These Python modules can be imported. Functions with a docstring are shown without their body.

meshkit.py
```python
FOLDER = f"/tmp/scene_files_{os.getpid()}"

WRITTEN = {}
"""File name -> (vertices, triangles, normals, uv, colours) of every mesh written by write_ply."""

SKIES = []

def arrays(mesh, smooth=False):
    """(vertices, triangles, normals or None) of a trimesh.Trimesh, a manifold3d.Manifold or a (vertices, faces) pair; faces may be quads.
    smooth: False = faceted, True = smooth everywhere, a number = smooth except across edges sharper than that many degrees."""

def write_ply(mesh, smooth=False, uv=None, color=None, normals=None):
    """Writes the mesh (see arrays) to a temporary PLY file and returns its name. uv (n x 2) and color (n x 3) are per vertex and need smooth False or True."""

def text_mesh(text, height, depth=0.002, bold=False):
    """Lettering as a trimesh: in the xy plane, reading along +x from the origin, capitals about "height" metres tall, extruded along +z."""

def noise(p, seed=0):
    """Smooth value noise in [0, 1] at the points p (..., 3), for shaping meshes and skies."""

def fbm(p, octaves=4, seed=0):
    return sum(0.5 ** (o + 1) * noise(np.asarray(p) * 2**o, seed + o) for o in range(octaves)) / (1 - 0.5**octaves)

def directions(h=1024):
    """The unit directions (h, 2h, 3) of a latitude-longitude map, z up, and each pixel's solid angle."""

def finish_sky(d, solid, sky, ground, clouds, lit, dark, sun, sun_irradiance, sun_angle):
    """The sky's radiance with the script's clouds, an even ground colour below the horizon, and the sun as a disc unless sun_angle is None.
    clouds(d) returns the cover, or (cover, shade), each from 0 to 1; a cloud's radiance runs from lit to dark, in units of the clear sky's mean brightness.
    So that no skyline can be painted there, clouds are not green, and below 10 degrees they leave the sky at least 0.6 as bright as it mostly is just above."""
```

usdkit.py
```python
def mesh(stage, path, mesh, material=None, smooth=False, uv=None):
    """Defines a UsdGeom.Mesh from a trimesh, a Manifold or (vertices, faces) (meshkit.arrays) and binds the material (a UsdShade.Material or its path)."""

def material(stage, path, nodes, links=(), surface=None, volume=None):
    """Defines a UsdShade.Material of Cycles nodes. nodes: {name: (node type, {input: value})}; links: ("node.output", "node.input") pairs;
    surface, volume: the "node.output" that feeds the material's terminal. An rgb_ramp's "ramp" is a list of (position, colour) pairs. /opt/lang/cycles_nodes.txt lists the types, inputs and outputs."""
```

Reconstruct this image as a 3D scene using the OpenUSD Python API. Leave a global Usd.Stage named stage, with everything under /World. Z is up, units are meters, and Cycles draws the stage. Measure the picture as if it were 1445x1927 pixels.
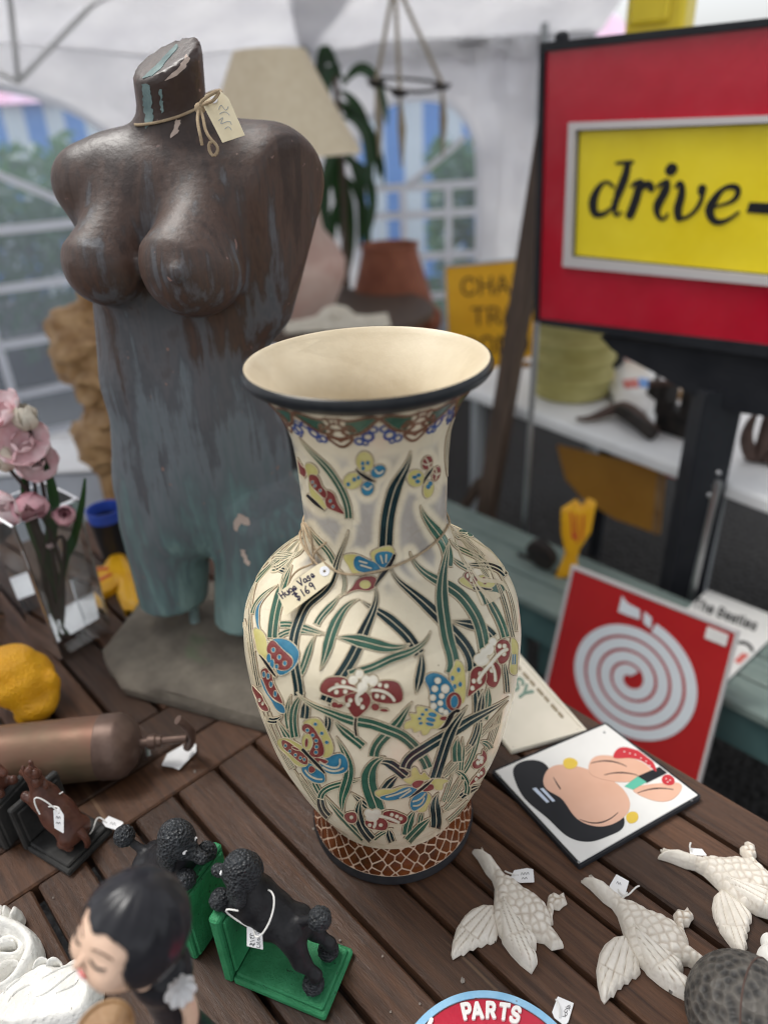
import math, random
import numpy as np, trimesh, shapely, usdkit, meshkit
from shapely.geometry import Polygon, LineString, Point, box as sbox, MultiPolygon
from shapely.ops import unary_union
from shapely import affinity
from scipy.spatial import Delaunay
from scipy.interpolate import PchipInterpolator, CubicSpline
from scipy.ndimage import distance_transform_edt, gaussian_filter, map_coordinates
from pxr import Usd, UsdGeom, UsdLux, UsdShade, Gf, Sdf, Vt

stage = Usd.Stage.CreateInMemory()
UsdGeom.SetStageUpAxis(stage, 'Z'); UsdGeom.SetStageMetersPerUnit(stage, 1.0)
stage.DefinePrim('/World', 'Xform')
rng = np.random.default_rng(7); random.seed(7)

# ---------------------------------------------------------------- camera, sky, sun, exposure
W, H, FPX = 1445.0, 1927.0, 1335.35          # the photograph's pixels, its focal length in them
PITCH, ROLL = -0.503966, -0.0516128
CAM = np.array([0.0, 0.0, 1.52])
_c, _s, _cr, _sr = math.cos(PITCH), math.sin(PITCH), math.cos(ROLL), math.sin(ROLL)
FW = np.array([0, _c, _s]); _up = np.array([0, -_s, _c]); _rt = np.array([1.0, 0, 0])
RT, UPV = _rt * _cr + _up * _sr, _up * _cr - _rt * _sr
cam = UsdGeom.Camera.Define(stage, '/World/camera')
cam.AddTransformOp().Set(Gf.Matrix4d(*RT, 0, *UPV, 0, *(-FW), 0, *CAM, 1))
cam.CreateHorizontalApertureAttr(26.0); cam.CreateVerticalApertureAttr(26.0 * H / W)
cam.CreateFocalLengthAttr(26.0 * FPX / W); cam.CreateClippingRangeAttr(Gf.Vec2f(0.05, 400))
cam.CreateFStopAttr(2.0); cam.CreateFocusDistanceAttr(0.74)
cam.CreateExposureAttr(0.62)
SUN_EL, SUN_AZ = math.radians(60), math.radians(305)     # azimuth of the direction towards the sun, from +y towards +x
usdkit.material(stage, '/World/Looks/sky_dome', {
    's': ('sky_texture', {'sky_type': 'single_scattering', 'sun_disc': False, 'sun_elevation': SUN_EL, 'sun_rotation': SUN_AZ, 'aerosol_density': 3.0, 'air_density': 1.0}),
    'h': ('hsv', {'saturation': 0.16, 'value': 1.35}), 'b': ('background_shader', {'strength': 0.115})},
    [('s.color', 'h.color'), ('h.color', 'b.color')], surface='b.background')
dome = UsdLux.DomeLight.Define(stage, '/World/sky')
UsdShade.MaterialBindingAPI.Apply(dome.GetPrim()).Bind(UsdShade.Material.Get(stage, '/World/Looks/sky_dome'))
dome.GetPrim().SetCustomDataByKey('kind', 'structure')
sun = UsdLux.DistantLight.Define(stage, '/World/sun')
sun.CreateIntensityAttr(0.4); sun.CreateAngleAttr(20.0); sun.CreateNormalizeAttr(True); sun.CreateColorAttr(Gf.Vec3f(1, 0.97, 0.92))
_d = np.array([math.sin(SUN_AZ) * math.cos(SUN_EL), math.cos(SUN_AZ) * math.cos(SUN_EL), math.sin(SUN_EL)])
_x = np.cross([0, 0, 1.0], _d); _x /= np.linalg.norm(_x); _y = np.cross(_d, _x)
sun.AddTransformOp().Set(Gf.Matrix4d(*_x, 0, *_y, 0, *_d, 0, 0, 0, 5, 1))

# ---------------------------------------------------------------- from the photograph's pixels to places
def ray(x, y):
    x, y = np.asarray(x, float), np.asarray(y, float)
    return FW + RT * ((x - W / 2) / FPX)[..., None] - UPV * ((y - H / 2) / FPX)[..., None]
def onz(x, y, z):
    d = ray(x, y); return CAM + d * ((z - CAM[2]) / d[..., 2])[..., None]
def at(x, y, Y):
    d = ray(x, y); return CAM + d * (Y / d[..., 1])[..., None]
def onplane(p, P0, n):
    d = ray(p[:, 0], p[:, 1]); return CAM + d * (((P0 - CAM) @ n) / (d @ n))[:, None]
T = 0.75                                              # table top
DU, DN = np.array([.669, -.743, 0]), np.array([.743, .669, 0])   # along the table's slats, across them
DU /= np.linalg.norm(DU); DN /= np.linalg.norm(DN)
def onn(x, y, n0):
    d = ray(x, y); return CAM + d * ((n0 - CAM @ DN) / (d @ DN))[..., None]

# ---------------------------------------------------------------- prims
NAMES = {}
def numbered(parent, name):
    k = NAMES.get((parent, name), -1) + 1; NAMES[(parent, name)] = k
    return f'{parent}/{name}' + (f'_{k:03d}' if k else '')
class Th:
    def __init__(s, path, base, R): s.path, s.base, s.R = path, base, R
def tag(prim, label=None, cat=None, group=None, kind=None):
    for k, v in (('label', label), ('category', cat), ('group', group), ('kind', kind)):
        if v: prim.SetCustomDataByKey(k, v)
def thing(name, label, cat, base=(0, 0, 0), rotz=0.0, group=None, kind=None):
    path = numbered('/World', name); x = UsdGeom.Xform.Define(stage, path)
    x.AddTranslateOp().Set(Gf.Vec3d(*map(float, base))); x.AddRotateZOp().Set(math.degrees(rotz))
    tag(x.GetPrim(), label, cat, group, kind)
    c, s = math.cos(rotz), math.sin(rotz)
    return Th(path, np.array(base, float), np.array([[c, -s, 0], [s, c, 0], [0, 0, 1]]))
def arr(mesh):
    if hasattr(mesh, 'to_mesh') or isinstance(mesh, (tuple, list)): v, f, _ = meshkit.arrays(mesh); return v, f
    return np.array(mesh.vertices), np.array(mesh.faces)
def part(par, name, mesh, mat, smooth=30, local=False, label=None, kind=None, attr=None, uv=None):
    """A part of a thing (or a sub-part of a part); the mesh is given in world coordinates unless local."""
    v, f = arr(mesh)
    if not local: v = (v - par.base) @ par.R
    u, inv = np.unique(f, return_inverse=True); v, f = v[u], inv.reshape(-1, 3)
    if attr is not None: attr = np.asarray(attr)[u]
    if getattr(mesh, 'metadata', {}).get('split') and smooth: smooth = True
    path = numbered(par.path, name)
    m = usdkit.mesh(stage, path, trimesh.Trimesh(v, f, process=False), MAT[mat] if isinstance(mat, str) else mat, smooth if attr is None else True)
    if attr is not None: UsdGeom.PrimvarsAPI(m).CreatePrimvar('wash_shade', Sdf.ValueTypeNames.FloatArray, 'vertex').Set(Vt.FloatArray.FromNumpy(np.asarray(attr, np.float32)))  # the vase neck's grey wash, and the shade painted into the goose grooves
    tag(m.GetPrim(), label=label, kind=kind)
    return Th(path, par.base, par.R)
def solo(name, mesh, mat, label=None, cat=None, group=None, kind=None, smooth=30):
    """A thing that is one mesh."""
    v, f = arr(mesh); base = np.array([(v[:, 0].min() + v[:, 0].max()) / 2, (v[:, 1].min() + v[:, 1].max()) / 2, v[:, 2].min()])
    if kind == 'structure': base = np.zeros(3)
    path = numbered('/World', name)
    m = usdkit.mesh(stage, path, trimesh.Trimesh(v - base, f, process=False), MAT[mat], smooth)
    m.AddTranslateOp().Set(Gf.Vec3d(*map(float, base))); tag(m.GetPrim(), label, cat, group, kind)
    return Th(path, base, np.eye(3))
def copy_of(src, name, label, base, rotz=0.0, scale=1.0, group=None):
    path = numbered('/World', name); x = UsdGeom.Xform.Define(stage, path); p = x.GetPrim()
    p.GetReferences().AddInternalReference(src.path); p.SetInstanceable(True)
    op = x.AddTransformOp(opSuffix='place'); op.Set(Gf.Matrix4d(scale * math.cos(rotz), scale * math.sin(rotz), 0, 0, -scale * math.sin(rotz), scale * math.cos(rotz), 0, 0, 0, 0, scale, 0, *map(float, base), 1))
    x.SetXformOpOrder([op])
    tag(p, label, group=group)
    return p

# ---------------------------------------------------------------- shapes
cat = trimesh.util.concatenate
def TM(v, f): return trimesh.Trimesh(np.asarray(v, float), np.asarray(f, int), process=False)
def bx(lo, hi, bev=0.0):
    lo, hi = np.array(lo, float), np.array(hi, float)
    if bev <= 0: m = trimesh.creation.box(hi - lo); m.apply_translation((lo + hi) / 2); return m
    pts = []
    for sx in (0, 1):
        for sy in (0, 1):
            for sz in (0, 1):
                c = np.where([sx, sy, sz], hi, lo); sg = np.where([sx, sy, sz], -1, 1)
                for k in range(3):
                    o = sg * bev; o = o.astype(float); o[k] = 0; pts.append(c + o)
    return trimesh.convex.convex_hull(np.array(pts))
def rot_box(c, size, axes, bev=0.0):
    """Box with centre c, size along the three unit axes (rows)."""
    s = np.array(size) / 2; m = bx(-s, s, bev); m.vertices = m.vertices @ np.array(axes) + np.array(c); return m
def bar(a, b, w, t, up=(0, 0, 1), bev=0.0):
    a, b = np.array(a, float), np.array(b, float); d = b - a; L = np.linalg.norm(d); d /= L
    x = np.cross(np.array(up, float), d); x /= np.linalg.norm(x); y = np.cross(d, x)
    return rot_box((a + b) / 2, (w, t, L), [x, y, d], bev)
def tube(pts, r, n=10, closed=False, caps=True):
    p = np.array(pts, float); N = len(p); r = np.broadcast_to(r, (N,)) if np.ndim(r) == 0 else np.asarray(r)
    t = np.gradient(p, axis=0) if not closed else np.roll(p, -1, 0) - np.roll(p, 1, 0)
    t /= np.maximum(np.linalg.norm(t, axis=1, keepdims=True), 1e-12)
    u = np.cross(t[0], [0, 0, 1.0]); u = u if np.linalg.norm(u) > 1e-3 else np.cross(t[0], [1.0, 0, 0]); u /= np.linalg.norm(u)
    us = []
    for k in range(N):
        u = u - t[k] * (u @ t[k]); u /= np.linalg.norm(u); us.append(u)
    us = np.array(us); ws = np.cross(t, us); a = np.arange(n) * 2 * np.pi / n
    v = (p[:, None] + r[:, None, None] * (us[:, None] * np.cos(a)[None, :, None] + ws[:, None] * np.sin(a)[None, :, None])).reshape(-1, 3)
    f = []
    for k in range(N if closed else N - 1):
        k2 = (k + 1) % N
        for j in range(n):
            j2 = (j + 1) % n; a0, a1, b0, b1 = k * n + j, k * n + j2, k2 * n + j, k2 * n + j2
            f += [(a0, a1, b1), (a0, b1, b0)]
    if not closed and caps:
        v = np.vstack([v, p[0], p[-1]]); c0, c1 = len(v) - 2, len(v) - 1
        for j in range(n):
            j2 = (j + 1) % n; f += [(c0, j2, j), (c1, (N - 1) * n + j, (N - 1) * n + j2)]
    return TM(v, f)
def spl(pts, n=40):
    p = np.array(pts, float); d = np.r_[0, np.cumsum(np.linalg.norm(np.diff(p, axis=0), axis=1))]
    return CubicSpline(d, p)(np.linspace(0, d[-1], n)) if len(p) > 2 else np.linspace(p[0], p[-1], n)
def lathe(prof, n=48, c=(0, 0, 0), closed=True):
    """prof: (r, z) points, bottom to top on the outside; r = 0 ends close it."""
    pr = np.array(prof, float); a = np.arange(n) * 2 * np.pi / n
    v = np.stack([pr[:, None, 0] * np.cos(a), pr[:, None, 0] * np.sin(a), np.repeat(pr[:, None, 1], n, 1)], -1).reshape(-1, 3) + np.array(c, float)
    k, j = np.meshgrid(np.arange(len(pr) - 1), np.arange(n), indexing='ij'); j2 = (j + 1) % n
    a0, a1, b0, b1 = k * n + j, k * n + j2, (k + 1) * n + j, (k + 1) * n + j2
    f = np.concatenate([np.stack([a0, a1, b1], -1).reshape(-1, 3), np.stack([a0, b1, b0], -1).reshape(-1, 3)])
    return TM(v, f)
def polys(g):
    if g.is_empty: return []
    return [q for q in (g.geoms if hasattr(g, 'geoms') else [g]) if q.geom_type == 'Polygon' and q.area > 1e-9]
def ring_pts(r, step):
    c = np.array(r.coords)[:-1]
    if step is None: return c
    out = []
    for a, b in zip(c, np.roll(c, -1, 0)):
        k = max(1, int(np.ceil(np.linalg.norm(b - a) / step))); out += [a + (b - a) * t for t in np.arange(k) / k]
    return np.array(out)
def flat_tri(poly, step=None):
    """Triangulates a polygon in the plane; step also fills it with interior points."""
    if step is None:
        v, f = trimesh.creation.triangulate_polygon(poly, engine='earcut'); return np.array(v)[:, :2], np.array(f)
    pts = [ring_pts(r, step) for r in [poly.exterior, *poly.interiors]]
    x0, y0, x1, y1 = poly.bounds
    gx, gy = np.meshgrid(np.arange(x0, x1, step), np.arange(y0, y1, step * .87)); gx = gx + (np.arange(gx.shape[0]) % 2)[:, None] * step / 2
    g = np.stack([gx.ravel(), gy.ravel()], 1)
    inner = poly.buffer(-step * .45)
    if not inner.is_empty:
        g = g[shapely.contains_xy(inner, g[:, 0], g[:, 1])]; pts.append(g)
    p = np.unique(np.round(np.vstack(pts), 5), axis=0)
    if len(p) < 3: return np.zeros((0, 2)), np.zeros((0, 3), int)
    if len(p) == 3: return p, np.array([[0, 1, 2]])
    t = Delaunay(p, qhull_options='QJ').simplices; c = p[t].mean(1)
    return p, t[shapely.contains_xy(poly.buffer(1e-6), c[:, 0], c[:, 1])]
def slab(mapper, geom, h1, h0=0.0, step=None, dome=0.0, domew=3.0, back=False):
    """A polygon of the plane laid on a surface: mapper(p) -> (points, normals); it rises from h0 to h1 with a skirt; dome lifts its middle."""
    out = []
    for poly in polys(geom):
        v, f = flat_tri(poly, step)
        if len(f) == 0: continue
        P, N = mapper(v); h = np.full(len(v), h1)
        if dome: 
            dd = shapely.distance(shapely.points(v), poly.boundary); h = h + dome * np.sin(np.clip(dd / domew, 0, 1) * np.pi / 2)
        top = P + N * h[:, None]; bot = P + N * h0
        fn = np.cross(top[f[:, 1]] - top[f[:, 0]], top[f[:, 2]] - top[f[:, 0]])
        flip = (fn * N[f[:, 0]]).sum(1) < 0; f = np.where(flip[:, None], f[:, ::-1], f)
        e = np.concatenate([f[:, [0, 1]], f[:, [1, 2]], f[:, [2, 0]]]); key = {tuple(q) for q in e.tolist()}
        sk = [q for q in e.tolist() if (q[1], q[0]) not in key]; n = len(v)
        F = f.tolist()
        for a, b in sk: F += [(2 * n + b, 2 * n + a, n + a), (2 * n + b, n + a, n + b)]
        if back: F += (f[:, ::-1] + 3 * n).tolist()
        out.append(TM(np.vstack([top, bot, top] + ([bot] if back else [])), F))
    if not out: return None
    m = cat(out); m.metadata['split'] = True; return m
def plane_map(P0, n):
    n = np.array(n, float) / np.linalg.norm(n); P0 = np.array(P0, float)
    return lambda p: (onplane(np.asarray(p, float), P0, n), np.broadcast_to(n, (len(p), 3)))
def frame_map(o, ex, ey):
    ex, ey, o = np.array(ex, float), np.array(ey, float), np.array(o, float); n = np.cross(ex, ey); n /= np.linalg.norm(n)
    return lambda p: (o + np.asarray(p)[:, :1] * ex + np.asarray(p)[:, 1:2] * ey, np.broadcast_to(n, (len(p), 3)))
def stroke(pts, w, smooth=True, n=24):
    """A brush stroke as a polygon; w is one width or one per point."""
    p = spl(pts, n) if smooth and len(pts) > 2 else np.array(pts, float)
    if np.ndim(w) == 0: return LineString(p).buffer(w / 2, quad_segs=4)
    ww = np.interp(np.linspace(0, 1, len(p)), np.linspace(0, 1, len(w)), w)
    d = [Point(*q).buffer(max(k, 1e-6) / 2, quad_segs=4) for q, k in zip(p, ww)]
    return unary_union([a.union(b).convex_hull for a, b in zip(d[:-1], d[1:])])

# ---------------------------------------------------------------- sculpting with distance fields
def nets(fn, lo, hi, h):
    """Surface nets of a distance function on a grid of spacing h."""
    lo, hi = np.array(lo, float), np.array(hi, float); n = np.ceil((hi - lo) / h).astype(int) + 1
    ax = [lo[k] + h * np.arange(n[k]) for k in range(3)]
    v = np.empty(n, np.float32)
    for i in range(0, n[0], 16):
        g = np.stack(np.meshgrid(ax[0][i:i + 16], ax[1], ax[2], indexing='ij'), -1).astype(np.float32)
        v[i:i + 16] = fn(g.reshape(-1, 3)).reshape(g.shape[:3])
    s = v < 0
    m = n - 1; cs = [np.s_[a:m[0] + a, b:m[1] + b, c:m[2] + c] for a in (0, 1) for b in (0, 1) for c in (0, 1)]
    cnt = sum(s[q].astype(np.int8) for q in cs); act = (cnt > 0) & (cnt < 8)
    idx = np.full(m, -1, np.int64); idx[act] = np.arange(act.sum()); I = np.argwhere(act)
    cv = np.stack([v[tuple((I + [a, b, c]).T)] for a in (0, 1) for b in (0, 1) for c in (0, 1)], 1)
    acc = np.zeros((len(I), 3)); k = np.zeros(len(I)); C8 = np.array([[a, b, c] for a in (0, 1) for b in (0, 1) for c in (0, 1)], float)
    for a in range(8):
        for b in range(a + 1, 8):
            if np.abs(C8[a] - C8[b]).sum() != 1: continue
            x = (cv[:, a] < 0) != (cv[:, b] < 0); t = np.where(x, cv[:, a] / np.where(x, cv[:, a] - cv[:, b], 1), 0)
            acc += np.where(x[:, None], C8[a] + (C8[b] - C8[a]) * t[:, None], 0); k += x
    V = lo + h * (I + acc / k[:, None]); F = []
    for d in range(3):
        e1, e2 = [(1, 2), (2, 0), (0, 1)][d]; o1 = np.eye(3, dtype=int)[e1]; o2 = np.eye(3, dtype=int)[e2]
        sl = [slice(1, m[j]) if j != d else slice(0, m[j]) for j in range(3)]; sh = list(sl); sh[d] = slice(1, m[d] + 1)
        a, b = s[tuple(sl)], s[tuple(sh)]; E = np.argwhere(a != b) + [0 if j == d else 1 for j in range(3)]
        inside = s[tuple(E.T)]
        q = np.stack([idx[tuple((E - o1 - o2).T)], idx[tuple((E - o2).T)], idx[tuple(E.T)], idx[tuple((E - o1).T)]], 1)
        q = np.where(inside[:, None], q, q[:, ::-1]); q = q[(q >= 0).all(1)]; F += [q[:, [0, 1, 2]], q[:, [0, 2, 3]]]
    F = np.vstack(F)
    for _ in range(2):                                 # one or two Newton steps put the points on the surface
        e = h * .3; f0 = fn(V.astype(np.float32)); g = np.stack([(fn((V + np.eye(3)[j] * e).astype(np.float32)) - f0) / e for j in range(3)], 1)
        V = V - np.clip(f0 / np.maximum((g * g).sum(1), .2), -.5 * h, .5 * h)[:, None] * g
    return TM(V, F)
def cap(p, a, b, ra, rb):
    a, b = np.asarray(a, np.float32), np.asarray(b, np.float32); d = b - a
    t = np.clip(((p - a) @ d) / max(d @ d, 1e-12), 0, 1); return np.linalg.norm(p - a - t[:, None] * d, axis=1) - (ra + (rb - ra) * t)
def ell(p, c, r, R=None):
    q = p - np.asarray(c, np.float32); q = q @ np.asarray(R, np.float32).T if R is not None else q
    r = np.asarray(r, np.float32); k0 = np.linalg.norm(q / r, axis=1); k1 = np.linalg.norm(q / (r * r), axis=1); return k0 * (k0 - 1) / np.maximum(k1, 1e-9)
def smin(a, b, k):
    h = np.clip(.5 + .5 * (b - a) / k, 0, 1); return b + (a - b) * h - k * h * (1 - h)
def smax(a, b, k): return -smin(-a, -b, k)
def su(k, *ds):
    o = ds[0]
    for d in ds[1:]: o = smin(o, d, k)
    return o
def rotz(a): c, s = math.cos(a), math.sin(a); return np.array([[c, -s, 0], [s, c, 0], [0, 0, 1.0]])

# ---------------------------------------------------------------- materials
MAT = {}
def mk(name, nodes, links, surface): MAT[name] = usdkit.material(stage, '/World/Looks/' + name, nodes, links, surface=surface)
def paint(name, c, c2=None, rough=.5, rough2=None, scale=20, contrast=(.35, .65), stretch=(1, 1, 1), rot=0.0, bump=0.0, bscale=200, bdetail=3, metallic=0.0, coat=0.0, coat_rough=.08, spec=.36, sss=0.0, rand=0.0, detail=5, extra=None, voro=False, vmix=0.0, vcol=None, spots=None):
    """A principled surface: two colours mixed by noise, varied roughness, fine bump; spots = (scale, threshold, colour) for flecks."""
    n = {'tc': ('texture_coordinate', {}), 'mp': ('mapping', {'scale': stretch, 'rotation': (0, 0, rot)}),
         'no': ('noise_texture', {'scale': scale, 'detail': detail, 'roughness': .6}), 'rp': ('rgb_ramp', {'ramp': [(contrast[0], c), (contrast[1], c2 or c)]}),
         'p': ('principled_bsdf', {'metallic': metallic, 'roughness': rough, 'coat_weight': coat, 'coat_roughness': coat_rough, 'specular_ior_level': spec})}
    l = [('tc.object', 'mp.vector'), ('mp.vector', 'no.vector'), ('no.fac', 'rp.fac')]; col = 'rp.color'
    if vcol is not None:
        n['vo'] = ('voronoi_texture', {'scale': bscale, 'feature': 'f1'}); n['vr'] = ('rgb_ramp', {'ramp': [(.25, (0, 0, 0)), (.7, (1, 1, 1))]})
        n['vm'] = ('mix', {'color2': vcol, 'fac': 0}); n['vk'] = ('math', {'math_type': 'multiply', 'value2': vmix})
        l += [('mp.vector', 'vo.vector'), ('vo.distance', 'vr.fac'), ('vr.color', 'vk.value1'), ('vk.value', 'vm.fac'), (col, 'vm.color1')]; col = 'vm.color'
    if spots:
        n['sn'] = ('noise_texture', {'scale': spots[0], 'detail': 3, 'roughness': .55}); n['sr'] = ('rgb_ramp', {'ramp': [(spots[1], (0, 0, 0)), (spots[1] + .04, (1, 1, 1))]}); n['sm'] = ('mix', {'color2': spots[2]})
        l += [('mp.vector', 'sn.vector'), ('sn.fac', 'sr.fac'), ('sr.color', 'sm.fac'), (col, 'sm.color1')]; col = 'sm.color'
    if rand:
        n['oi'] = ('object_info', {}); n['rr'] = ('map_range', {'from_min': 0, 'from_max': 1, 'to_min': 1 - rand, 'to_max': 1 + rand}); n['hs'] = ('hsv', {})
        l += [('oi.random', 'rr.value'), ('rr.result', 'hs.value'), (col, 'hs.color')]; col = 'hs.color'
    l.append((col, 'p.base_color'))
    if rough2 is not None:
        n['rm'] = ('map_range', {'from_min': .3, 'from_max': .7, 'to_min': rough, 'to_max': rough2, 'clamp': True}); n['n2'] = ('noise_texture', {'scale': scale * 1.7, 'detail': 4})
        l += [('mp.vector', 'n2.vector'), ('n2.fac', 'rm.value'), ('rm.result', 'p.roughness')]
    if bump:
        n['bn'] = ('voronoi_texture', {'scale': bscale, 'feature': 'f1'}) if voro else ('noise_texture', {'scale': bscale, 'detail': bdetail, 'roughness': .6})
        n['bu'] = ('bump', {'strength': 1.0, 'distance': bump}); out = 'bn.distance' if voro else 'bn.fac'
        l += [('mp.vector', 'bn.vector'), (out, 'bu.height'), ('bu.normal', 'p.normal')]
        if coat: l.append(('bu.normal', 'p.coat_normal'))
    if sss: n['p'][1].update({'subsurface_weight': sss, 'subsurface_scale': .004})
    mk(name, n, l, 'p.BSDF')

# ---------------------------------------------------------------- surfaces
paint('slat_wood', (.026, .0115, .006), (.104, .047, .023), rough=.34, rough2=.60, spec=.36, scale=9, stretch=(1.2, 18, 18), contrast=(.28, .75), bump=.0010, bscale=80, rand=.42, detail=7, spots=(2.2, .69, (.13, .075, .042)))
paint('fleck', (.30, .27, .24), (.42, .38, .34), rough=.8, scale=90)
paint('dark_void', (.012, .011, .010), rough=.9)
paint('gravel', (.016, .016, .016), (.075, .072, .070), rough=.9, scale=70, bump=.02, bscale=60, voro=True, detail=8)
paint('cream_glaze', (.60, .52, .38), (.46, .375, .25), rough=.26, rough2=.5, scale=11, contrast=(.3, .72), bump=.00025, bscale=160, spots=(95, .765, (.16, .12, .08)))
paint('ridge_cream', (.60, .52, .37), (.50, .42, .28), rough=.45, scale=60)
paint('ridge_edge', (.11, .060, .032), (.19, .115, .065), rough=.6, scale=80)
paint('leaf_green', (.012, .048, .032), (.036, .098, .066), rough=.16, scale=45, contrast=(.3, .7), bump=.0003, bscale=90)
paint('leaf_dark', (.004, .011, .013), (.012, .030, .032), rough=.14, scale=45, bump=.0003, bscale=90, spec=.25)
paint('glaze_yellow', (.43, .38, .12), (.50, .45, .19), rough=.28, scale=60)
paint('glaze_blue', (.018, .115, .20), (.04, .18, .27), rough=.28, scale=70)
paint('glaze_red', (.13, .022, .022), (.19, .045, .040), rough=.28, scale=70)
paint('glaze_white', (.60, .56, .46), (.68, .64, .54), rough=.25, scale=70)
paint('glaze_black', (.006, .006, .007), (.012, .012, .014), rough=.22, scale=60, spec=.25)
paint('glaze_navy', (.03, .05, .16), (.05, .08, .22), rough=.2, scale=70)
paint('glaze_brown', (.10, .042, .022), (.16, .07, .04), rough=.22, scale=70)
paint('cell_brown', (.050, .014, .005), (.125, .036, .010), rough=.16, scale=38, contrast=(.35, .65))
paint('band_cream', (.58, .43, .32), (.50, .36, .26), rough=.35, scale=60, bump=.0004, bscale=120)
paint('black_rim', (.007, .008, .010), (.016, .018, .02), rough=.22, rough2=.34, scale=30, spec=.25)
paint('foot_black', (.010, .010, .012), (.02, .02, .022), rough=.5, scale=60, spec=.25)
# the vase's own cream with its greyish wash on the neck
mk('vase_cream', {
    'tc': ('texture_coordinate', {}), 'at': ('attribute', {'attribute': 'wash_shade'}), 'no': ('noise_texture', {'scale': 16, 'detail': 6, 'roughness': .65}),
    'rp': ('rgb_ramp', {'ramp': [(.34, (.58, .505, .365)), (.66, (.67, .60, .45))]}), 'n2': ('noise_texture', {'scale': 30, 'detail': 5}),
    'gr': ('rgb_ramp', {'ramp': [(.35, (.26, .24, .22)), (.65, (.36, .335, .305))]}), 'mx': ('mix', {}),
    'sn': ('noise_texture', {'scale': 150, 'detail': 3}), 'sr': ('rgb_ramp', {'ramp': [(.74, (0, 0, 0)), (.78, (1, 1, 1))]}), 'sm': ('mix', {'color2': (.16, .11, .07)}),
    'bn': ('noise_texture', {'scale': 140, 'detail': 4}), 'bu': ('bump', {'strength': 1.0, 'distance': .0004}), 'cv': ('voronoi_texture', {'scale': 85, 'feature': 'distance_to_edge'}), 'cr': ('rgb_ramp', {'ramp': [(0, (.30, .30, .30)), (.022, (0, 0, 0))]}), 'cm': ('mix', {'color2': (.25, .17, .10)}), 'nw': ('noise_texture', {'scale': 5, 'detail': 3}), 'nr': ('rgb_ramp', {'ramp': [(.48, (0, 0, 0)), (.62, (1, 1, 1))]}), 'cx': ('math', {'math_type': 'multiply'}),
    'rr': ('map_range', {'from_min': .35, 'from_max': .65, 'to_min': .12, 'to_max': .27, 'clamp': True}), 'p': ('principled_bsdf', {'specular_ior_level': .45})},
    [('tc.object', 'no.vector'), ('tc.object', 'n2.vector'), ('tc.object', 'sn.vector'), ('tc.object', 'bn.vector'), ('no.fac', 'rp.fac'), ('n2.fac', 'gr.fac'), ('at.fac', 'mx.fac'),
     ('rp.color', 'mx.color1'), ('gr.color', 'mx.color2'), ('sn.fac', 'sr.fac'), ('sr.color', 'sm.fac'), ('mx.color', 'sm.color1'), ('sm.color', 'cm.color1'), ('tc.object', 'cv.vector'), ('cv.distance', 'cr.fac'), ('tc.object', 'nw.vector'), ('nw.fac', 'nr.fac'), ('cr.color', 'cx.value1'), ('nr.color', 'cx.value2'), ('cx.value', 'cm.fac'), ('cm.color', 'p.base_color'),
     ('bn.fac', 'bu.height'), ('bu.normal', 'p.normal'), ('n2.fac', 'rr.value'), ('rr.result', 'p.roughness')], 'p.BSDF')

# ---------------------------------------------------------------- ground
g = TM([[-60, -40, 0], [60, -40, 0], [60, 80, 0], [-60, 80, 0]], [[0, 1, 2], [0, 2, 3]])
solo('ground', g, 'gravel', kind='structure', smooth=False)

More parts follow.
